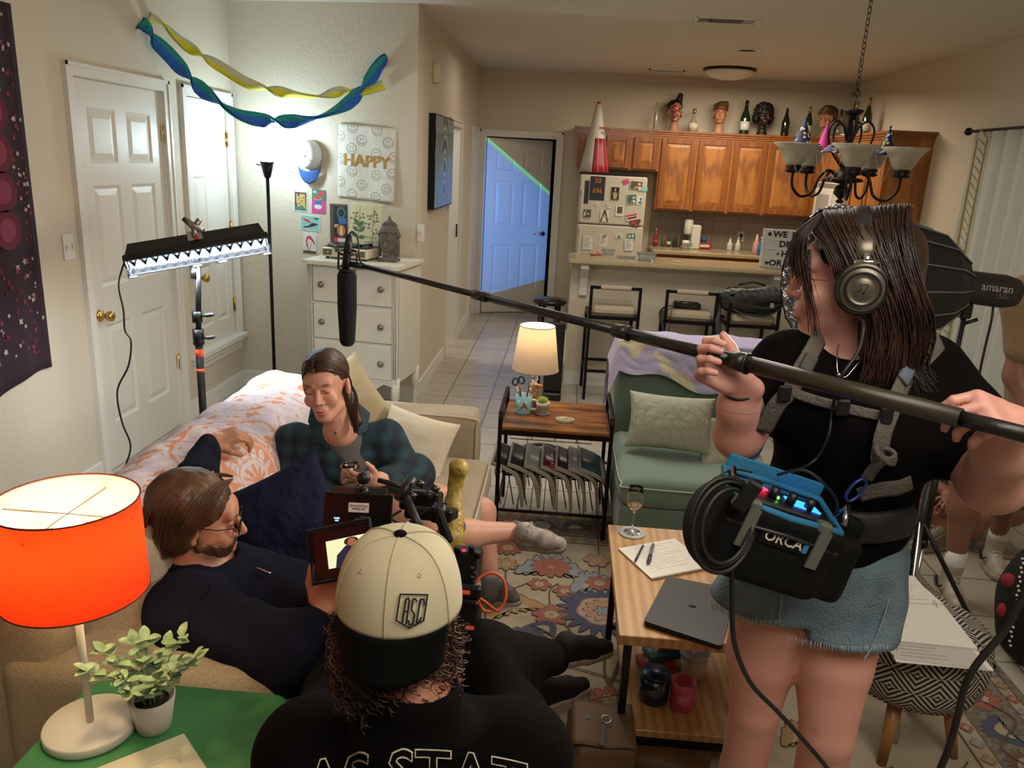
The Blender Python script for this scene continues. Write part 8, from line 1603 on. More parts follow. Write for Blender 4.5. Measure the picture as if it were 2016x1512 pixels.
for (x0, y0, x1, y1) in ((1400, 1190, 1535, 1228), (1548, 1258, 1770, 1272)):
    fr_ = MB()
    for k in range(46): u = (k+r_.random())/46; p = hit(dsh, x0+(x1-x0)*u, y0+(y1-y0)*u+14*math.sin(u*3.1)-8, .001, 1, 2.2); fr_.tube([p, p+Vector((r_.uniform(-.003, .003), -.002, -r_.uniform(.010, .020)))], .0009, 4)
    fr_.build('frayed_hem', mat('frayed_threads', '#a9b0b2', .9), t)
for P_ in ([(1680, 1075), (1720, 1084), (1762, 1088)], [(1762, 1088), (1750, 1180), (1722, 1262), (1700, 1300)], [(1540, 1170), (1532, 1230)]): MB().tube(catmull([hit(dsh, *p, .002, 1, 2.2) for p in P_], 6), .0018, 5).build('seam', mat('denim_seam', '#8a979c', .9), t)
h = SDF(.02); h.frame(hp, np.array(HR)); h.ell((0, .03, .045), (.087, .106, .088)).ell((0, .07, -.04), (.078, .07, .10)).ell((-.045, .075, -.10), (.05, .055, .09)).ell((.045, .075, -.10), (.05, .055, .09)); h.ell((0, -.115, -.015), (.09, .062, .10), k=.01, op=-1)
LH_ = lambda *pts: G(hp, HR, *pts)
gd = [[LH_((q*.01, -.06+.03*k, .128+.003*k), (q*.070, -.045+.025*k, .098), (q*.097, -.005+.02*k, .03), (q*.098, .035+.02*k, -.07), (q*(.095-.01*k), .045+.018*k, -.16), (q*.085, .03+.025*k, -.235+.01*k)) for k in range(6)] for q in (-1, 1)]
gd += [[LH_((q*.03, -.085, .10), (q*.062, -.070, .085), (q*.083, -.045, .045), (q*.084, -.030, .005)), LH_((q*.03, -.06, .118), (q*.075, -.045, .085), (q*.092, -.02, .04), (q*.090, -.01, .0))] for q in (-1, 1)]
gd += [[LH_((q*.012, -.055, .128), (q*(.025+.012*k), -.100+.004*k, .090), (q*(.03+.014*k), -.114+.008*k, .045), (q*(.04+.015*k), -.108+.014*k, .012-.016*k)) for k in range(4)] for q in (-1, 1)]
gd += [[LH_((.05, -.09, .06), (.066, -.088, .0), (.070, -.075, -.06), (.068, -.07, -.10)), LH_((.055, -.08, .06), (.072, -.076, .0), (.076, -.06, -.06), (.072, -.05, -.11))]]
hb = hair_mat('deep_brown_hair', '#22150f', '#3f281c'); hairmesh(h, gd[:2], 600, .0016, hb, t, .015, .006, .005, 21)
hairmesh(None, gd[2:4], 160, .0017, hb, t, .004, seed=50); hairmesh(None, gd[4:6], 90, .0015, hb, t, .006, seed=60); hairmesh(None, gd[6:], 12, .0014, hb, t, .004, seed=66); mb = MB()
for k in range(2): strands(mb, [LH_((.086, .035+.03*k, .03), (.104, .045+.03*k, -.10), (.088, .03+.04*k, -.19), (.10, .0+.05*k, -.245)), LH_((.06, .10, .0), (.075, .125, -.12), (.06, .11, -.20), (.07, .11, -.25))], 170, .0016, .014, seed=30+k)
mb.build('hair', hb, t, label='wavy lighter brown hair ends'); mb = MB()
wire = mat('gold_rim', '#b08a50', .25, .9)
for q in (-1, 1): mb.torus(hp+HR@Vector((q*.033, -.108, -.004)), .022, .0011, HR@rot(math.pi/2, 0, q*.12), n=24, k=5).tube([hp+HR@Vector((q*.055, -.104, .002)), hp+HR@Vector((q*.082, -.04, .004)), hp+HR@Vector((q*.086, .0, .006))], .0011, 5)
gt = thing('eyeglasses', 'gold wire eyeglasses worn by the woman holding the boom pole', 'glasses', hp+HR@Vector((0, -.1, 0))); mb.build('frame', wire, gt)
MB().tube(catmull([hit(osh, *p, .006, 1, 2.2) for p in ((1655, 665), (1648, 700), (1650, 735))]+[hit(osh, 1665, 742, .006, 1, 2.2), hit(osh, 1690, 715, .008, 1, 2.2), hit(osh, 1720, 690, .01, 1, 2.2)], 6), .0012, 5).sph(hit(osh, 1651, 738, .008, 1, 2.2), .005).build('necklace', CHROME, t)
MB().torus(wR+(eR-wR)*.12, .031, .0035, aim(eR-wR), n=24, k=6).build('wrist_band', BLKP, t)
for a in (aR, aL): shoe(a+Vector((0, .06, -.08)), a+Vector((-.03, -.19, -.08)), (0, 0, 1), t, m=CAN, sole=SOW)
# headphones
ear = hp+HR@Vector((.090, .012, -.004)); eo = (HR@Vector((1, 0, 0))); GM = mat('champagne_metal', '#6f695c', .35, .7); ht = thing('headphones', 'studio headphones with grey champagne earcup and padded headband', 'headphones', ear)
Me = aim(eo); 
MB().lathe([(0, 0), (.050, 0), (.052, .010), (.046, .020), (0, .020)], ear-eo*.006, Me, 40, sx=.92, sy=1.05).build('ear_pad', mat('black_leather', '#15130f', .5), ht)
MB().lathe([(.040, 0), (.047, .004), (.047, .016), (.040, .022), (.034, .020), (.032, .024), (.026, .024), (.024, .021), (.018, .026), (0, .026)], ear+eo*.013, Me, 40, sx=.92, sy=1.05).build('earcup', GM, ht); MB().torus(ear+eo*.0365, .030, .0022, Me, n=40, k=5).torus(ear+eo*.034, .041, .0022, Me, n=40, k=5).build('ring_inlay', BLKP, ht)
b = MB().at(ear+eo*.0395, Me@rot(0, 0, math.pi)); b.tube([(-.008, -.009, 0), (-.002, .009, 0), (.006, -.009, 0), (-.006, -.009, 0)], .0008, 4).tube([(.004, -.002, 0), (.008, .006, 0)], .0008, 4); b.build('emblem', BLKP, ht, label='thin line emblem on the earcup')
hb_ = [hp+HR@Vector((-.098*math.cos(a), .010, .0+.135*math.sin(a))) for a in [.45+k*(math.pi-.9)/20 for k in range(21)]]; b = MB(); b.tube(hb_, .0065, 10, flat=2.9, up=HR@Vector((0, 1, 0))); b.build('headband', mat('band_leather', '#1c1b1a', .5), ht)
for q in (-1, 1): MB().tube([hp+HR@Vector((q*.098*math.cos(.9), .010, .135*math.sin(.9))), hp+HR@Vector((q*.102, .011, .065)), hp+HR@Vector((q*.098, .012, .040))], [.0075, .0065, .005], 10, flat=2.7, up=HR@Vector((0, 1, 0))).build('yoke', GM, ht)
b = MB(); b.cyl(ear+Vector((0, 0, .062))+eo*.016, ear+Vector((0, 0, .042))+eo*.018, .007).tube([ear+eo*.02+Vector((0, 0, .048))+HR@Vector((0, q, 0)) for q in (-.022, .022)], .005, 8); b.build('hinge', CHROME, ht)
MB().lathe([(0, 0), (.04, 0), (.042, .03), (0, .034)], hp+HR@Vector((-.085, .012, -.008)), aim(-eo), 28).build('earcup', GM, ht)
tag(MB().tube(catmull([ear+eo*.02+Vector((0, 0, -.052)), PY(1700, 640, 1.44), PY(1690, 690, 1.42), PY(1655, 745, 1.40), hit(osh, 1640, 800, .012, 1, 2), hit(osh, 1630, 860, .012, 1, 2), hit(osh, 1605, 905, .012, 1, 2), PY(1560, 930, 1.43)], 6), .0032, 6).build('headphone_cable', CB2), 'dark headphone cable hanging down the black shirt into the bag', 'cable')
# boom pole and microphone
A_, B_ = PY(716, 524, 2.30), PY(2036, 860, 1.13); dP = (B_-A_).normalized(); LP = (B_-A_).length
def at_x(px): u = (px-716)/(2036-716); Yp = 1/((1-u)/2.30+u/1.13); k = (Yp-2.30)/(1.13-2.30); return A_+(B_-A_)*k
bt = thing('boom_pole', 'long black telescopic boom pole spanning from microphone to gripping hands', 'boom pole', at_x(1300)); CFB = mat('carbon_black', '#141312', .42, coat=.2, bump=(120, .1)); CFO = mat('graphite_tube', '#3d3930', .38, .4)
for x0, x1, r, m_ in ((716, 950, .0078, CFB), (940, 1228, .0100, CFB), (1215, 1462, .0125, CFB), (1440, 1892, .0155, CFO), (1885, 2036, .0125, CFB)): MB().cyl(at_x(x0), at_x(x1), r, n=20).build('tube_section', m_, bt)
for x, r in ((948, .0125), (1228, .0150), (1462, .0185)): MB().cyl(at_x(x-14*(r/.0125)), at_x(x+8), r, n=20).cyl(at_x(x+8), at_x(x+13), r*1.08, n=20).build('locking_collar', CFB, bt)
mt = thing('shotgun_microphone', 'black foam covered shotgun microphone in a round shock mount', 'microphone', PY(684, 560, 2.32)); m0, m1 = PY(683, 505, 2.32), PY(684, 650, 2.36)
FO = mat('black_foam', '#0c0d10', .95, bump=(160, .8)); ax_ = (m1-m0); MB().lathe([(0, 0), (.024, 0), (.029, .012), (.029, ax_.length*.5), (.0235, ax_.length-.01), (.018, ax_.length), (0, ax_.length)], PY(683, 535, 2.32), aim(ax_), 24).build('foam_windscreen', FO, mt); q0 = PY(688, 462, 2.32)
MB().lathe([(0, 0), (.008, .0), (.012, .03), (.012, .12), (0, .12)], q0, aim(m0-q0), 16).build('mic_body', BLKP, mt)
for p in (PY(685, 497, 2.32), PY(684, 528, 2.32)): MB().torus(p, .027, .0035, aim(ax_), n=28, k=6).build('suspension_ring', BLKP, mt)
b = MB(); 
for k in range(4): a = aim(ax_)@Vector((.027*math.cos(k*1.57), .027*math.sin(k*1.57), 0)); b.tube([PY(685, 497, 2.32)+a, PY(684, 528, 2.32)+a], .003, 6).tube([PY(685, 497, 2.32)+a, PY(685, 506, 2.32)], .0015, 5)
b.cyl(PY(690, 520, 2.31), PY(716, 524, 2.30), .009); b.build('mount_frame', BLKP, mt); MB().tube(catmull([q0, PY(694, 456, 2.31), PY(704, 470, 2.31), PY(707, 500, 2.31), PY(712, 518, 2.3), PY(735, 532, 2.29), PY(780, 536, 2.2)], 6), .0025, 6).build('mic_cable', CB2, mt)
# harness
HSM = mat('grey_webbing', '#5f5a50', .9, bump=(160, .5)); hn = thing('harness', 'grey webbing shoulder harness worn over the black shirt', 'harness', ch)
def strap(P_, w, nm='strap', m_=HSM, off=.010, s_=osh, th=.12): MB().tube(catmull([hit(s_, *p, off, 1, 2.3) for p in P_], 5), w, 8, flat=th, up=(0, 1, 0)).build(nm, m_, hn)
strap([(1622, 648), (1600, 690), (1573, 735), (1556, 770), (1528, 800), (1500, 850)], .020); strap([(1852, 672), (1820, 705), (1790, 735), (1768, 780), (1752, 820), (1738, 860), (1732, 905)], .023); strap([(1560, 772), (1595, 785), (1650, 800), (1700, 812), (1740, 820)], .010); strap([(1600, 700), (1585, 730)], .014, 'pad', mat('pad_grey', '#4d4d48', .8), .018, th=.25); strap([(1800, 712), (1778, 750)], .015, 'pad', mat('pad_blue_grey', '#5c6470', .8), .020, th=.25)
for p in ((1545, 775), (1745, 818), (1660, 803)): MB().box(hit(osh, *p, .020, 1, 2.2), (.026, .012, .034), rot(0, 0, .2), bev=.004).build('buckle', BLKP, hn)
strap([(1745, 900), (1722, 920), (1705, 945)], .012); b = MB(); [b.torus(hit(osh, 1742, 893+k, .018, 1, 2.2), .013+.002*k, .005, rot(.5, .3*k), n=16, k=6, sx=1.4) for k in range(3)]; b.build('strap_bundle', HSM, hn)
strap([(1690, 975), (1730, 965), (1770, 960), (1795, 950)], .016); strap([(1640, 1030), (1700, 1040), (1760, 1035), (1795, 1025)], .034, 'waist_belt', NYL, .004, th=.3); BLU = mat('blue_anodised', '#3a4f9c', .3, .6)
for p in ((1685, 965), (1482, 888)):
    q = hit(osh, *p, .03, 1, 2.2); cb = thing('carabiner', 'blue carabiner clipping the %s side of the audio bag' % ('right' if p[0] > 1600 else 'left'), 'carabiner', q, group=None); b = MB(); b.tube([q+rot(0, .6, .2)@Vector((.013*math.cos(a), 0, .026*math.sin(a))) for a in [k*.42 for k in range(15)]], .0032, 6, True); b.build('hook', BLU, cb)
# audio bag
bc = PY(1505, 1050, 1.37); Ru = rot(0, .30, .12); Rb = Ru*1.22; NY = mat('black_cordura', '#09090a', .8, bump=(90, .3), spec=.2); ag = thing('audio_bag', 'black sound mixer bag with blue lining hanging at waist', 'bag', bc)
s = SDF(.015); s.frame(bc, np.array(Ru), 1.22); s.box((0, 0, -.005), (.098, .055, .066), .022); s.box((0, .0, .07), (.082, .042, .05), .01, op=-1); s.box((.118, .015, -.015), (.030, .045, .055), .015); V, F = s.mesh(.006, disp=lambda g: .003*wnoise(g, 45, 3)); addmesh('bag_body', V, F, NY, ag, smooth=True)
BLN = mat('blue_lining', '#1f6f96', .8, bump=(40, .4)); W3 = lambda x, y, z: bc+Rb@Vector((x, y, z))
MB().tube([W3(*p) for p in [(-.084, -.044, .052), (0, -.048, .050), (.084, -.044, .052), (.088, 0, .056), (.084, .044, .066), (0, .048, .068), (-.084, .044, .066), (-.088, 0, .056)]], .007, 8, True).build('lining', BLN, ag); MB().at(bc, Rb).box((0, .047, .072), (.165, .006, .04), bev=.002).build('lining_flap', BLN, ag)
b = MB().at(bc, Rb).box((.0, .0, .045), (.15, .075, .03), bev=.004); b.build('mixer', BLKP, ag)
for k in range(4): MB().at(bc, Rb).cyl((-.05+.03*k, -.01, .06), (-.05+.03*k, -.01, .078), .007, n=10).build('mixer_knob', BLKP, ag)
MB().at(bc, Rb).box((.035, .0, .0615), (.05, .03, .002)).build('meter_screen', mat('blue_screen', '#2050c0', emit=('#2f8cff', 2.2)), ag); MB().at(bc, Rb).sph((-.03, .012, .063), (.012, .003, .003)).build('red_indicator', mat('red_led', '#ff1030', emit=('#ff2040', 5)), ag); MB().at(bc, Rb).sph((-.012, -.012, .064), .0025).build('green_indicator', mat('green_led', '#20ff60', emit=('#60ff40', 4)), ag)
for x in (-.06, .055): MB().at(bc, Rb).box((x, -.045, .052), (.022, .020, .018), bev=.004).box((x, -.058, .02), (.018, .004, .06)).build('buckle', mat('grey_buckle', '#5c5c54', .5), ag)
text('lettering', 'ORCA', .022, W3(-.0, -.0575, .018), Rb@rot(math.pi/2), LBL, ag, ext=.0005); MB().at(bc, Rb).box((.036, -.0575, .018), (.008, .002, .018)).build('label_edge', mat('label_blue', '#3a70a8', .5), ag); MB().at(bc, Rb).box((.0, -.0562, .018), (.075, .002, .026)).build('label_patch', NY, ag)
b = MB().at(bc, Rb).tube([(-.09, -.05, .02), (0, -.062, .028), (.09, -.05, .02)], .003, 6); b.build('zipper', mat('zip_black', '#25272a', .4), ag); 
for x in (-.085, .087): MB().at(bc, Rb).tube([(x, 0, .05), (x*1.12, -.01, .085), (x*1.05, -.03, .06)], .0045, 8).build('metal_hook', CHROME, ag)
s = SDF(.015); s.box(PY(1648, 1080, 1.40), (.022, .02, .07), .012, rot(0, .35)); V, F = s.mesh(.006); tag(addmesh('wireless_pouch', V, F, NY, smooth=True), 'narrow black pouch hanging at the right side of the audio bag', 'pouch')
b = MB(); ck = PY(1414, 1030, 1.28); 
for k in range(5): b.torus(ck+Vector((.003*k, -.003*k, .004*(k % 3)-.003)), (.078+.004*(k % 4)-.003*k), .0042, rot(math.pi/2-.15, .06*k-.1, .35+.04*k), n=44, k=6, sx=.82)
tag(b.build('cable_coil', CB2), 'thick coil of black audio cable clipped to the bag', 'cable')
MB().box(PY(1470, 975, 1.28), (.028, .02, .06), rot(0, .5), bev=.005).build('velcro_tie', BLKP, bpy.data.objects['cable_coil'])
tag(MB().tube(catmull([PY(1448, 1010, 1.30), PY(1443, 1090, 1.30), PY(1441, 1180, 1.30), PY(1447, 1270, 1.31), PY(1478, 1345, 1.33), PY(1530, 1400, 1.34), PY(1580, 1455, 1.35), PY(1640, 1530, 1.36), PY(1680, 1620, 1.40)], 6), .0048, 8).build('hanging_cable', CB2), 'black cable hanging from the coil past the bare knee', 'cable')
tag(MB().tube(catmull([PY(2030, 1150, 1.2), PY(2000, 1200, 1.2), PY(1975, 1245, 1.2), PY(1925, 1305, 1.2), PY(1900, 1350, 1.2), PY(1885, 1410, 1.2), PY(1865, 1480, 1.2), PY(1830, 1560, 1.2)], 6), .0060, 8).build('hanging_cable', CB2), 'thick dark cable crossing the lower right corner in front of the ottoman', 'cable')
tag(MB().tube(catmull([PY(1530, 935, 1.40), PY(1580, 925, 1.38), PY(1620, 950, 1.37), PY(1648, 990, 1.38), PY(1640, 1030, 1.38)], 6), .003, 6).tube(catmull([PY(1480, 930, 1.38), PY(1440, 925, 1.36), PY(1400, 950, 1.34), PY(1385, 985, 1.34)], 6), .002, 6).build('patch_cables', CB2), 'thin black patch cables looping over the audio bag top', 'cable')
# ------------------------------------------------------------ softbox with its lamp, behind her
sx0 = thing('softbox', 'large black dome softbox with silver quilted lining behind the woman', 'softbox', PY(1750, 540, 2.55)); ap, rc0 = PY(1880, 562, 2.60), PY(1622, 548, 2.42); axs = (ap-rc0).normalized(); Ms = aim(-axs); LS = (ap-rc0).length
n = 16; SB = mat('softbox_black', '#111214', .6, bump=(30, .2)); SV = mat('silver_quilt', '#a8a7ab', .25, .85, bump=(22, 1.0, .03))
pr = [(.04, 0), (.11, LS*.08), (.165, LS*.28), (.195, LS*.6), (.21, LS)]
MB().lathe(pr, ap, Ms, n, caps=False, sm=False).build('shell', SB, sx0); MB().lathe([(r-.008, z) for r, z in pr], ap, Ms, n*2, caps=False).build('silver_lining', SV, sx0)
for k in range(n): a = 2*math.pi*(k+.0)/n; MB().tube([ap+Ms@Vector(((r+.003)*math.cos(a), (r+.003)*math.sin(a), z)) for r, z in pr], .003, 5).build('rib', mat('rib_grey', '#5d6064', .5), sx0)
b = MB(); r_ = random.Random(1)
for k in range(40): # quilted rim folded outward
    a = 2*math.pi*k/40
    for j in range(3): b.sph(ap+Ms@Vector(((.208-.010*j)*math.cos(a+.08*j), (.208-.010*j)*math.sin(a+.08*j), LS-.02-.028*j)), (.015, .015, .012), n=6, k=4)
b.build('quilted_rim', SV, sx0)
vl = thing('video_lamp', 'black barrel video lamp mounted behind the softbox on a stand', 'video light', ap); l1 = PY(1985, 575, 2.62); dl = (l1-ap).normalized(); l0 = ap-dl*.01
MB().lathe([(0, 0), (.055, 0), (.057, .01), (.055, .02), (.052, .03), (.053, .17), (.045, .21), (0, .22)], l0, aim(dl), 28).build('lamp_body', mat('lamp_graphite', '#26241f', .45), vl)
Rt = Matrix((dl, Vector((0, 0, 1))-dl*dl.z, dl.cross(Vector((0, 0, 1))))).transposed(); Rt.normalize(); tn = Vector((0, -1, 0))
X_ = dl; Z_ = (Vector((0, -1, .12))-X_*X_.dot(Vector((0, -1, .12)))).normalized(); Y_ = Z_.cross(X_); Rt = Matrix((X_, Y_, Z_)).transposed()
text('lettering', 'amaran', .036, l0+dl*.115+Z_*.0535+Y_*.006, Rt, mat('light_print', '#8f8c82', .5), vl, ext=.0005); text('lettering', '150c', .024, l0+dl*.135+Z_*.0535-Y_*.018, Rt, mat('dim_print', '#5c5a54', .5), vl, ext=.0005)
st = l0+dl*.06; MB().box(st-Vector((0, 0, .075)), (.035, .035, .05), bev=.005).build('yoke', BLKP, vl)
sf = thing('light_stand', 'slender black stand holding the barrel video lamp', 'stand', (st.x, st.y, 0)); zt_ = st.z-.10; 
for z0_, z1_, r in ((.75, zt_, .009), (.3, .8, .0125)): MB().cyl((st.x, st.y, z0_), (st.x, st.y, z1_), r).build('tube_section', BLKP, sf)
MB().tube([(st.x, st.y, zt_-.02), (st.x+.04, st.y-.01, zt_-.0)], .006, 8).build('knob', BLKP, sf)
for k in range(3): a = -1.9+k*2.094; MB().tube([(st.x, st.y, .62), (st.x+.42*math.cos(a), st.y+.42*math.sin(a), .01)], .009, 8).build('leg', CHROME if k == 0 else BLKP, sf)
tag(MB().tube(catmull([l0+dl*.15-Vector((0, 0, .05)), PY(1952, 630, 2.6), PY(1938, 690, 2.6), PY(1926, 750, 2.6), PY(1922, 800, 2.6)], 6), .004, 6).build('power_cord', CB2), 'black power cord hanging from the barrel video lamp', 'cord')
light('AREA', 'softbox_glow', rc0-axs*.03, 16, (1, .88, .74), .36, rc0-axs)
# chrome stand leg in the mid right
q0, q1 = PY(1852, 885, 2.75), PZ(1803, 1138, .0); q1 = PY(1803, 1145, 2.75); ms = thing('folding_stand', 'chrome and black tubular stand leg behind ottoman', 'stand', (q1.x, q1.y, 0)); mq = q0.lerp(q1, .72)
MB().cyl(q0, mq, .013).build('upper_tube', BLKP, ms); MB().cyl(mq, q1+(q1-mq).normalized()*(q1.z-.0)/max(.01, (mq-q1).normalized().z)*.97, .008).build('lower_tube', CHROME, ms); MB().cyl(mq-(mq-q0).normalized()*.03, mq, .017).build('collar', BLKP, ms); a = q0.lerp(q1, .5); MB().tube([a, a+Vector((-.09, .05, .03))], .006, 8).tube([mq-Vector((0, 0, .0)), mq+Vector((.13, .12, -.0))], .004, 6).build('brace', CHROME, ms)
# man in tan shirt at the right edge
s = SDF(.04); T0 = PY(2062, 560, 3.0); sh0 = PY(2020, 590, 2.95); sh1 = sh0+Vector((.36, .12, 0)); hpv = PY(2040, 940, 3.0)
ft0, ft1 = PZ(1880, 1180, .05), PZ(1962, 1118, .05); hd_ = T0+Vector((.16, .05, .26)); head_sdf(s, rot(0, 0, -.5), hd_, 1.); s.frame()
s.cap(hd_+Vector((0, 0, -.08)), (sh0+sh1)/2, .055, .08).cap(sh0, sh1, .055, .055).path([(sh0+sh1)/2+Vector((0, 0, -.06)), hpv+Vector((.06, 0, .02))], [.13, .14]).path([sh0, sh0+Vector((.02, -.02, -.28)), sh0+Vector((.06, -.16, -.45))], [.052, .042, .03]).path([sh1, sh1+Vector((.04, 0, -.28)), sh1+Vector((.05, -.1, -.5))], [.052, .042, .03])
hand(s, sh0+Vector((.06, -.16, -.45)), (.2, -.3, -.9), (-1, 0, 0), True); hand(s, sh1+Vector((.05, -.1, -.5)), (.1, -.2, -.9), (1, 0, 0), False)
k0, k1 = PY(1905, 935, ft0.y+.12), PY(1990, 930, ft1.y+.05); a0, a1 = ft0+Vector((.02, .10, .12)), ft1+Vector((.02, .08, .12)); s.path([hpv, k0+Vector((0, 0, .0)), k0.lerp(a0, .35), a0], [.10, .062, .056, .036]).path([hpv+Vector((.12, 0, 0)), k1, k1.lerp(a1, .35), a1], [.10, .062, .056, .036])
t = person('person', 'person in tan t-shirt and white high-top sneakers at the right edge', s, (hpv.x, hpv.y, 0), [], '#8a5f4a', []); TTEE = mat('tan_tee', '#8c755a', .9, bump=(60, .2)); c = SDF(.06); c.cap(sh0, sh1, .072, .072).path([(sh0+sh1)/2+Vector((0, 0, -.08)), hpv+Vector((.06, 0, .02))], [.165, .18]).path([sh0, sh0+Vector((.02, -.02, -.17))], [.075, .07]).path([sh1, sh1+Vector((.03, 0, -.2))], [.075, .07]); cloth('shirt', c, TTEE, t, .010, .008, 18, 3)
c = SDF(.03); c.cap(hpv, k0.lerp(hpv, .35), .125, .10).cap(hpv+Vector((.12, 0, 0)), k1.lerp(hpv+Vector((.12, 0, 0)), .35), .125, .10); cloth('shorts', c, mat('dark_shorts', '#2a211c', .9), t, .011, .005)
h = SDF(.02); h.frame(hd_, np.array(rot(0, 0, -.5))); h.ell((0, .03, .05), (.086, .10, .085)); hairmesh(h, [], 0, 0, hb, t, am=.004, strd=False)
WSH = mat('white_leather', '#a89f92', .5)
for a, f in ((a0, ft0), (a1, ft1)):
    so = shoe((a.x+.005, a.y+.05, .012), (f.x+.0, f.y-.06, .012), (0, 0, 1), t, m=WSH, sole=mat('ivory_sole', '#9c9078', .6), high=.07); MB().tube(catmull([(a.x-.05, a.y-.03, .075), (a.x-.052, a.y, .055), (a.x-.045, a.y+.04, .085)], 5), .008, 6, flat=.4).build('side_stripe', BLKP, so); MB().tube([a+Vector((0, 0, .06)), a, a-Vector((0, 0, .03))], [.042, .041, .039], 14).build('sock', WT, t)
# person sitting cross-legged on the floor behind
s = SDF(.04); hq = Vector((PY(1850, 960, 4.0).x, 4.05, .14)); hd_ = hq+Vector((.02, .0, .60)); head_sdf(s, rot(0, 0, -.3), hd_, 1.); s.frame(); a, b_ = hq+Vector((-.17, .02, .40)), hq+Vector((.19, .02, .40)); s.cap(hd_+Vector((0, 0, -.08)), (a+b_)/2, .05, .07).cap(a, b_, .05, .05).cap((a+b_)/2, hq, .12, .14)
for q, w_, kx_ in ((a, -1, -.28), (b_, 1, .26)): s.path([q, q+Vector((.03*w_, -.06, -.24)), hq+Vector((.02*w_, -.26, .10))], [.048, .038, .028]).path([hq+Vector((.08*w_, -.03, 0)), hq+Vector((kx_, -.26, .04)), hq+Vector((-.12*w_, -.34, -.07))], [.09, .062, .038])
hand(s, hq+Vector((-.02, -.26, .10)), (-.6, -.6, -.1), (0, -.3, 1), False); hand(s, hq+Vector((.02, -.26, .10)), (-.5, -.7, -.1), (0, -.3, 1), True)
t = person('person', 'person sitting cross-legged on the floor behind the recordist, wearing patterned top', s, (hq.x, hq.y, 0), [], '#9c6b57', []); c = SDF(.05); c.cap(a, b_, .07, .07).cap((a+b_)/2, hq+Vector((0, 0, .03)), .15, .165).cap(a, a+Vector((-.02, -.04, -.14)), .068, .062).cap(b_, b_+Vector((.02, -.04, -.14)), .068, .062); cloth('top', c, mat('floral_top', '#2a2c2a', .9, var=('#8f937c', 45)), t, .011, .005); c = SDF(.03); [c.cap(hq+Vector((.08*w_, -.03, 0)), hq+Vector((.16*w_, -.13, .02)), .11, .09) for w_ in (-1, 1)]; cloth('shorts', c, mat('olive_shorts', '#4f4b38', .9), t, .011, .004)
h = SDF(.02); h.frame(hd_, np.array(rot(0, 0, -.3))); h.ell((0, .03, .04), (.088, .10, .09)).ell((0, .08, -.06), (.08, .05, .11)); hairmesh(h, [], 0, 0, hb, t, am=.004, strd=False)
for w_ in (-1, 1): e = hq+Vector((-.12*w_, -.34, -.075)); shoe(e+Vector((.05*w_, .0, -.06)), e+Vector((-.16*w_, -.08, -.055)), (0, 0, 1), t, m=mat('beige_sneaker', '#7f7765', .7))
# details of the patterned bag
pbg = bpy.data.objects['patterned_bag']; RD = mat('red_disc', '#8c2630', .8)
for k, p in enumerate(((1986, 1142), (1972, 1200))): q = hit(pbs, *p, .002, 2, 4); MB().lathe([(0, 0), (.026, 0), (.026, .01), (0, .012)], q, aim(Vector((-.6, -1, .3))), 20, sx=(1, .6)[k]).build('disc', RD, pbg)
b = MB(); [b.sph(hit(pbs, 2013-1.4*k+3*(k % 2), 1100+9*k, .002, 2, 4), .0055, n=6, k=4) for k in range(20)]; b.build('dot_row', WT, pbg)
# curtain
CURT = mat('sheer_white_curtain', '#c6c8be', .85, bump=(200, .3)); GLD = mat('gold_embroidery', '#a98f4a', .6); ctn = thing('curtain', 'white curtain with gold zigzag border hanging at the right window', 'curtain', (XR-.1, 5.2, 0)); zt = 2.10
cf = lambda y, z: Vector((XR-.085-.022*math.sin(y*34)-.008*math.sin(y*71+z*2), y, z))
MB().grid(lambda u, v: cf(6.10-1.9*u, .03+(zt-.03)*v), 150, 6, th=.0015).build('fabric', CURT, ctn)
b = MB()
for y0 in (6.06, 5.98, 5.90): b.tube([cf(y0, .05+z*.05)-Vector((.004, 0, 0)) for z in range(41)], .006, 4)
for k in range(34): z = .08+k*.06; b.tube([cf(6.055, z), cf(6.02, z+.03), cf(5.985, z+.06)], .006, 4).tube([cf(5.975, z+.06), cf(5.94, z+.03), cf(5.905, z)], .006, 4).tube([cf(5.88, z), cf(5.865, z+.03), cf(5.88, z+.06)], .003, 4)
b.build('embroidered_border', GLD, ctn); rd = thing('curtain_rod', 'dark curtain rod with round finial above the white curtain', 'curtain rod', (XR-.09, 5.2, zt)); MB().cyl((XR-.09, 6.16, zt+.01), (XR-.09, 4.0, zt+.01), .010).build('rod', BLK, rd); MB().sph((XR-.09, 6.18, zt+.01), .028).build('finial', BLK, rd); MB().cyl((XR-.09, 6.12, zt+.01), (XR, 6.12, zt+.01), .007).build('bracket', BLK, rd)
# ------------------------------------------------------------ camera rig held by the man in the cap
cr = thing('cinema_camera', 'black cinema camera rig with battery stack and orange tape held by capped man', 'camera', PY(915, 1110, 1.62)); CB_ = mat('camera_black', '#0a0a0b', .4, spec=.25); Rc = rot(-.35, 0, -.05)
def bx(nm, x, y, Y, d, m=CB_, R=Rc, bev=.006, par=None, lab=None): return MB().box(PY(x, y, Y), d, R, bev=bev).build(nm, m, par or cr, label=lab)
bx('camera_body', 915, 1112, 1.64, (.068, .11, .075)); bx('battery_stack', 918, 1220, 1.56, (.058, .08, .10)); bx('battery_plate', 920, 1165, 1.52, (.062, .03, .03)); MB().sph(PY(913, 1084, 1.60), (.005, .005, .003)).build('record_button', mat('red_button', '#b02050', emit=('#ff3060', .6)), cr)
for k, (x, y) in enumerate(((900, 1082), (928, 1080), (940, 1092))): MB().cyl(PY(x, y+6, 1.6), PY(x, y, 1.6)+Vector((0, 0, .008)), .007).build('dial', CB_, cr)
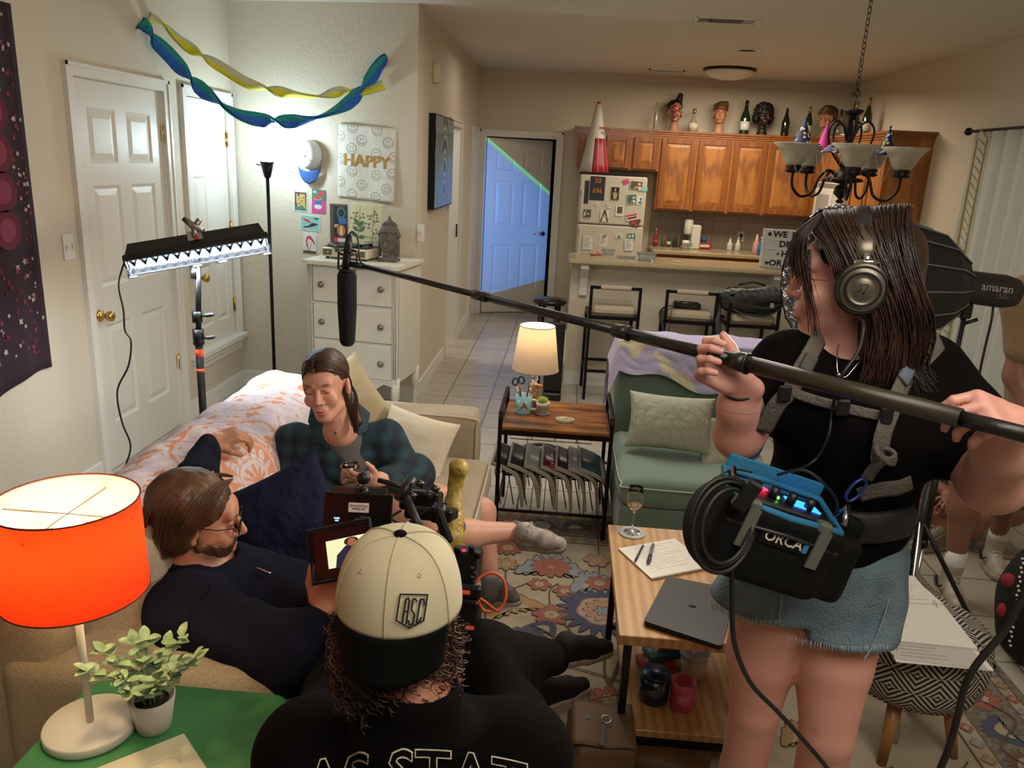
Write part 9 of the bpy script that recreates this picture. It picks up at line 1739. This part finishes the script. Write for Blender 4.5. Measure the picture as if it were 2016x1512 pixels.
for x, y, Y, w_ in ((898, 1168, 1.475, .014), (915, 1166, 1.475, .022), (925, 1236, 1.505, .018), (912, 1302, 1.5, .014)): MB().box(PY(x, y, Y), (w_, .002, .008), Rc).build('orange_tape', ORANGE, cr)
b = MB(); [b.box(PY(930+6*(k % 2), 1118+9*k, 1.575), (.006, .004, .004), Rc) for k in range(5)]; b.build('button_column', mat('button_grey', '#4a4a4c', .5), cr)
bx('rig_block', 830, 985, 1.86, (.10, .08, .05)); bx('rig_block', 850, 1010, 1.80, (.12, .10, .03)); bx('side_handle', 872, 1035, 1.64, (.022, .022, .085), R=rot(-.3, -.45, 0)); bx('clamp', 862, 1010, 1.68, (.03, .03, .05), R=rot(.3, .2, 0)); MB().cyl(PY(745, 945, 1.80), PY(800, 960, 1.78), .0065).build('articulating_arm', BLKP, cr)
MB().cyl(PY(785, 985, 1.76), PY(812, 940, 1.80), .014).cyl(PY(800, 980, 1.75), PY(830, 1050, 1.68), .011).build('articulating_arm', BLKP, cr); MB().sph(PY(716, 941, 1.80), .017).build('arm_joint', BLKP, cr); MB().sph(PY(714, 968, 1.79), .016).sph(PY(714, 962, 1.775), .006).build('arm_joint', BLKP, cr)
for x, y in ((820, 948), (850, 958), (838, 970), (805, 972)): MB().cyl(PY(x, y, 1.78), PY(x+14, y+8, 1.78), .009).build('connector', mat('connector_steel', '#4b4944', .3, .8), cr)
MB().tube(catmull([PY(790, 1005, 1.76), PY(770, 1020, 1.75), PY(800, 1030, 1.74), PY(850, 1000, 1.74), PY(880, 990, 1.74)], 5), .003, 6).build('short_cable', CB2, cr)
def screen(nm, lab, P_, d, rim): 
    t = thing(nm, lab, 'monitor', sum(P_, Vector())/4); u, v = (P_[1]-P_[0]), (P_[3]-P_[0]); n = u.cross(v).normalized(); n = n if n.y < 0 else -n; mb = MB(); c_ = sum(P_, Vector())/4
    slab_ = [c_+(p-c_)*1 for p in P_]; mb.add([p for p in slab_]+[p-n*d for p in slab_], [[0, 1, 2, 3], [7, 6, 5, 4], [0, 4, 5, 1], [1, 5, 6, 2], [2, 6, 7, 3], [3, 7, 4, 0]]); mb.build('housing', CB_, t, bevel=.003); return t, n, c_
m1_, n1, c1_ = screen('pocket_light', 'black on-camera pocket light back with white name sticker', [PY(640, 968, 1.80), PY(772, 974, 1.80), PY(768, 1046, 1.77), PY(634, 1042, 1.77)], .016, 0); R1 = Matrix(((PY(772, 974, 1.8)-PY(640, 968, 1.8)).normalized(), n1.cross((PY(772, 974, 1.8)-PY(640, 968, 1.8)).normalized()), n1)).transposed()
S1 = PY(707, 999, 1.788)+n1*.004; MB().box(S1, (.052, .024, .001), R1).build('sticker', PAPER, m1_); R2_ = R1@rot(0, 0, math.pi); text('sticker_text', 'Joe Kapon\n512-555-0142', .008, S1+n1*.001, R2_, INK, m1_, ext=.0002); text('panel_text', 'C10 RGB Light\nPanel', .007, PY(715, 1020, 1.782)+n1*.004, R2_, mat('faint_print', '#6a6a6c', .5), m1_, ext=.0002); text('display', '5600K\n42%', .006, PY(664, 1022, 1.782)+n1*.004, R1, mat('cyan_display', '#a0e0ff', emit=('#a0d8ff', 1.5)), m1_, ext=.0002)
MB().box(PY(708, 971, 1.80)+Vector((0, 0, .006)), (.14, .02, .008), R1, bev=.002).build('top_rail', mat('rail_grey', '#3c3c3e', .4, .5), m1_); b = MB()
for k in range(5): MB().box(PY(700+14*k, 1038, 1.776)+n1*.002, (.014, .003, .001), R1).build('colour_strip', mat('strip_%d' % k, ('#b03060', '#7040a0', '#308060', '#a0a040', '#b06040')[k], .5), m1_)
PQ = [PY(611, 1050, 1.66), PY(728, 1025, 1.66), PY(730, 1128, 1.60), PY(622, 1146, 1.60)]; m2_, n2, c2_ = screen('camera_monitor', 'small black monitor in a cage showing a woman in blue', PQ, .02, 0); uu, vv = (PQ[1]-PQ[0]), (PQ[3]-PQ[0]); SCP = lambda x, y, o=.0012: PQ[0]+uu*x+vv*y+n2*o
def emq(nm, pts, col, st, o): MB().add([SCP(x, y, o) for x, y in pts], [list(range(len(pts)))]).build(nm, mat(nm+'_glow', col, emit=(col, st)), m2_)
emq('screen', [(.24, .24), (.92, .24), (.92, .80), (.24, .80)], '#c9d2a8', .8, .0016); emq('screen_figure', [(.36, .80), (.40, .56), (.56, .40), (.86, .40), (.86, .80)], '#16203a', .5, .002); emq('screen_hair', el_(.66, .33, .12, .085), '#2a1a14', .4, .0024); emq('screen_face', el_(.67, .35, .075, .085), '#8a5040', .7, .0028)
MB().tube([SCP(x, y, .004) for x, y in ((-.02, -.03), (1.0, -.03), (1.0, 1.03), (-.02, 1.03))], .006, 8, True).build('cage', CB_, m2_)
tag(MB().tube(catmull([PY(930, 1240, 1.56), PY(928, 1190, 1.58), PY(938, 1145, 1.62), PY(965, 1128, 1.64), PY(990, 1140, 1.64), PY(996, 1175, 1.62), PY(980, 1202, 1.60), PY(955, 1185, 1.58), PY(940, 1178, 1.56), PY(950, 1200, 1.56), PY(965, 1205, 1.56)], 7), .0036, 8).build('orange_cable', mat('orange_rubber', '#b8481c', .5)), 'bright orange cable looping from the camera battery', 'cable')
s = SDF(.015); s.path([PY(905, 922, 1.98), PY(897, 950, 1.97), PY(892, 990, 1.95), PY(892, 1020, 1.93), PY(885, 1060, 1.90), PY(868, 1095, 1.88)], [.024, .018, .021, .027, .036, .030]); s.ell(PY(902, 921, 1.97), .024); V, F = s.mesh(.005, disp=lambda g: .0022*wnoise(g, 130, 3)+.0015*wnoise(g, 260, 5)); gr = thing('gourd', 'long knobbly yellow gourd strapped upright behind the camera', 'gourd', PY(885, 1060, 1.9)); addmesh('fruit', V, F, mat('gourd_skin', '#a88f3c', .45, var=('#86702c', 30), bump=(60, .5)), gr, smooth=True); MB().torus(PY(889, 1030, 1.92), .036, .0055, rot(.25, .45), n=30, k=6).build('strap', BLKP, gr)
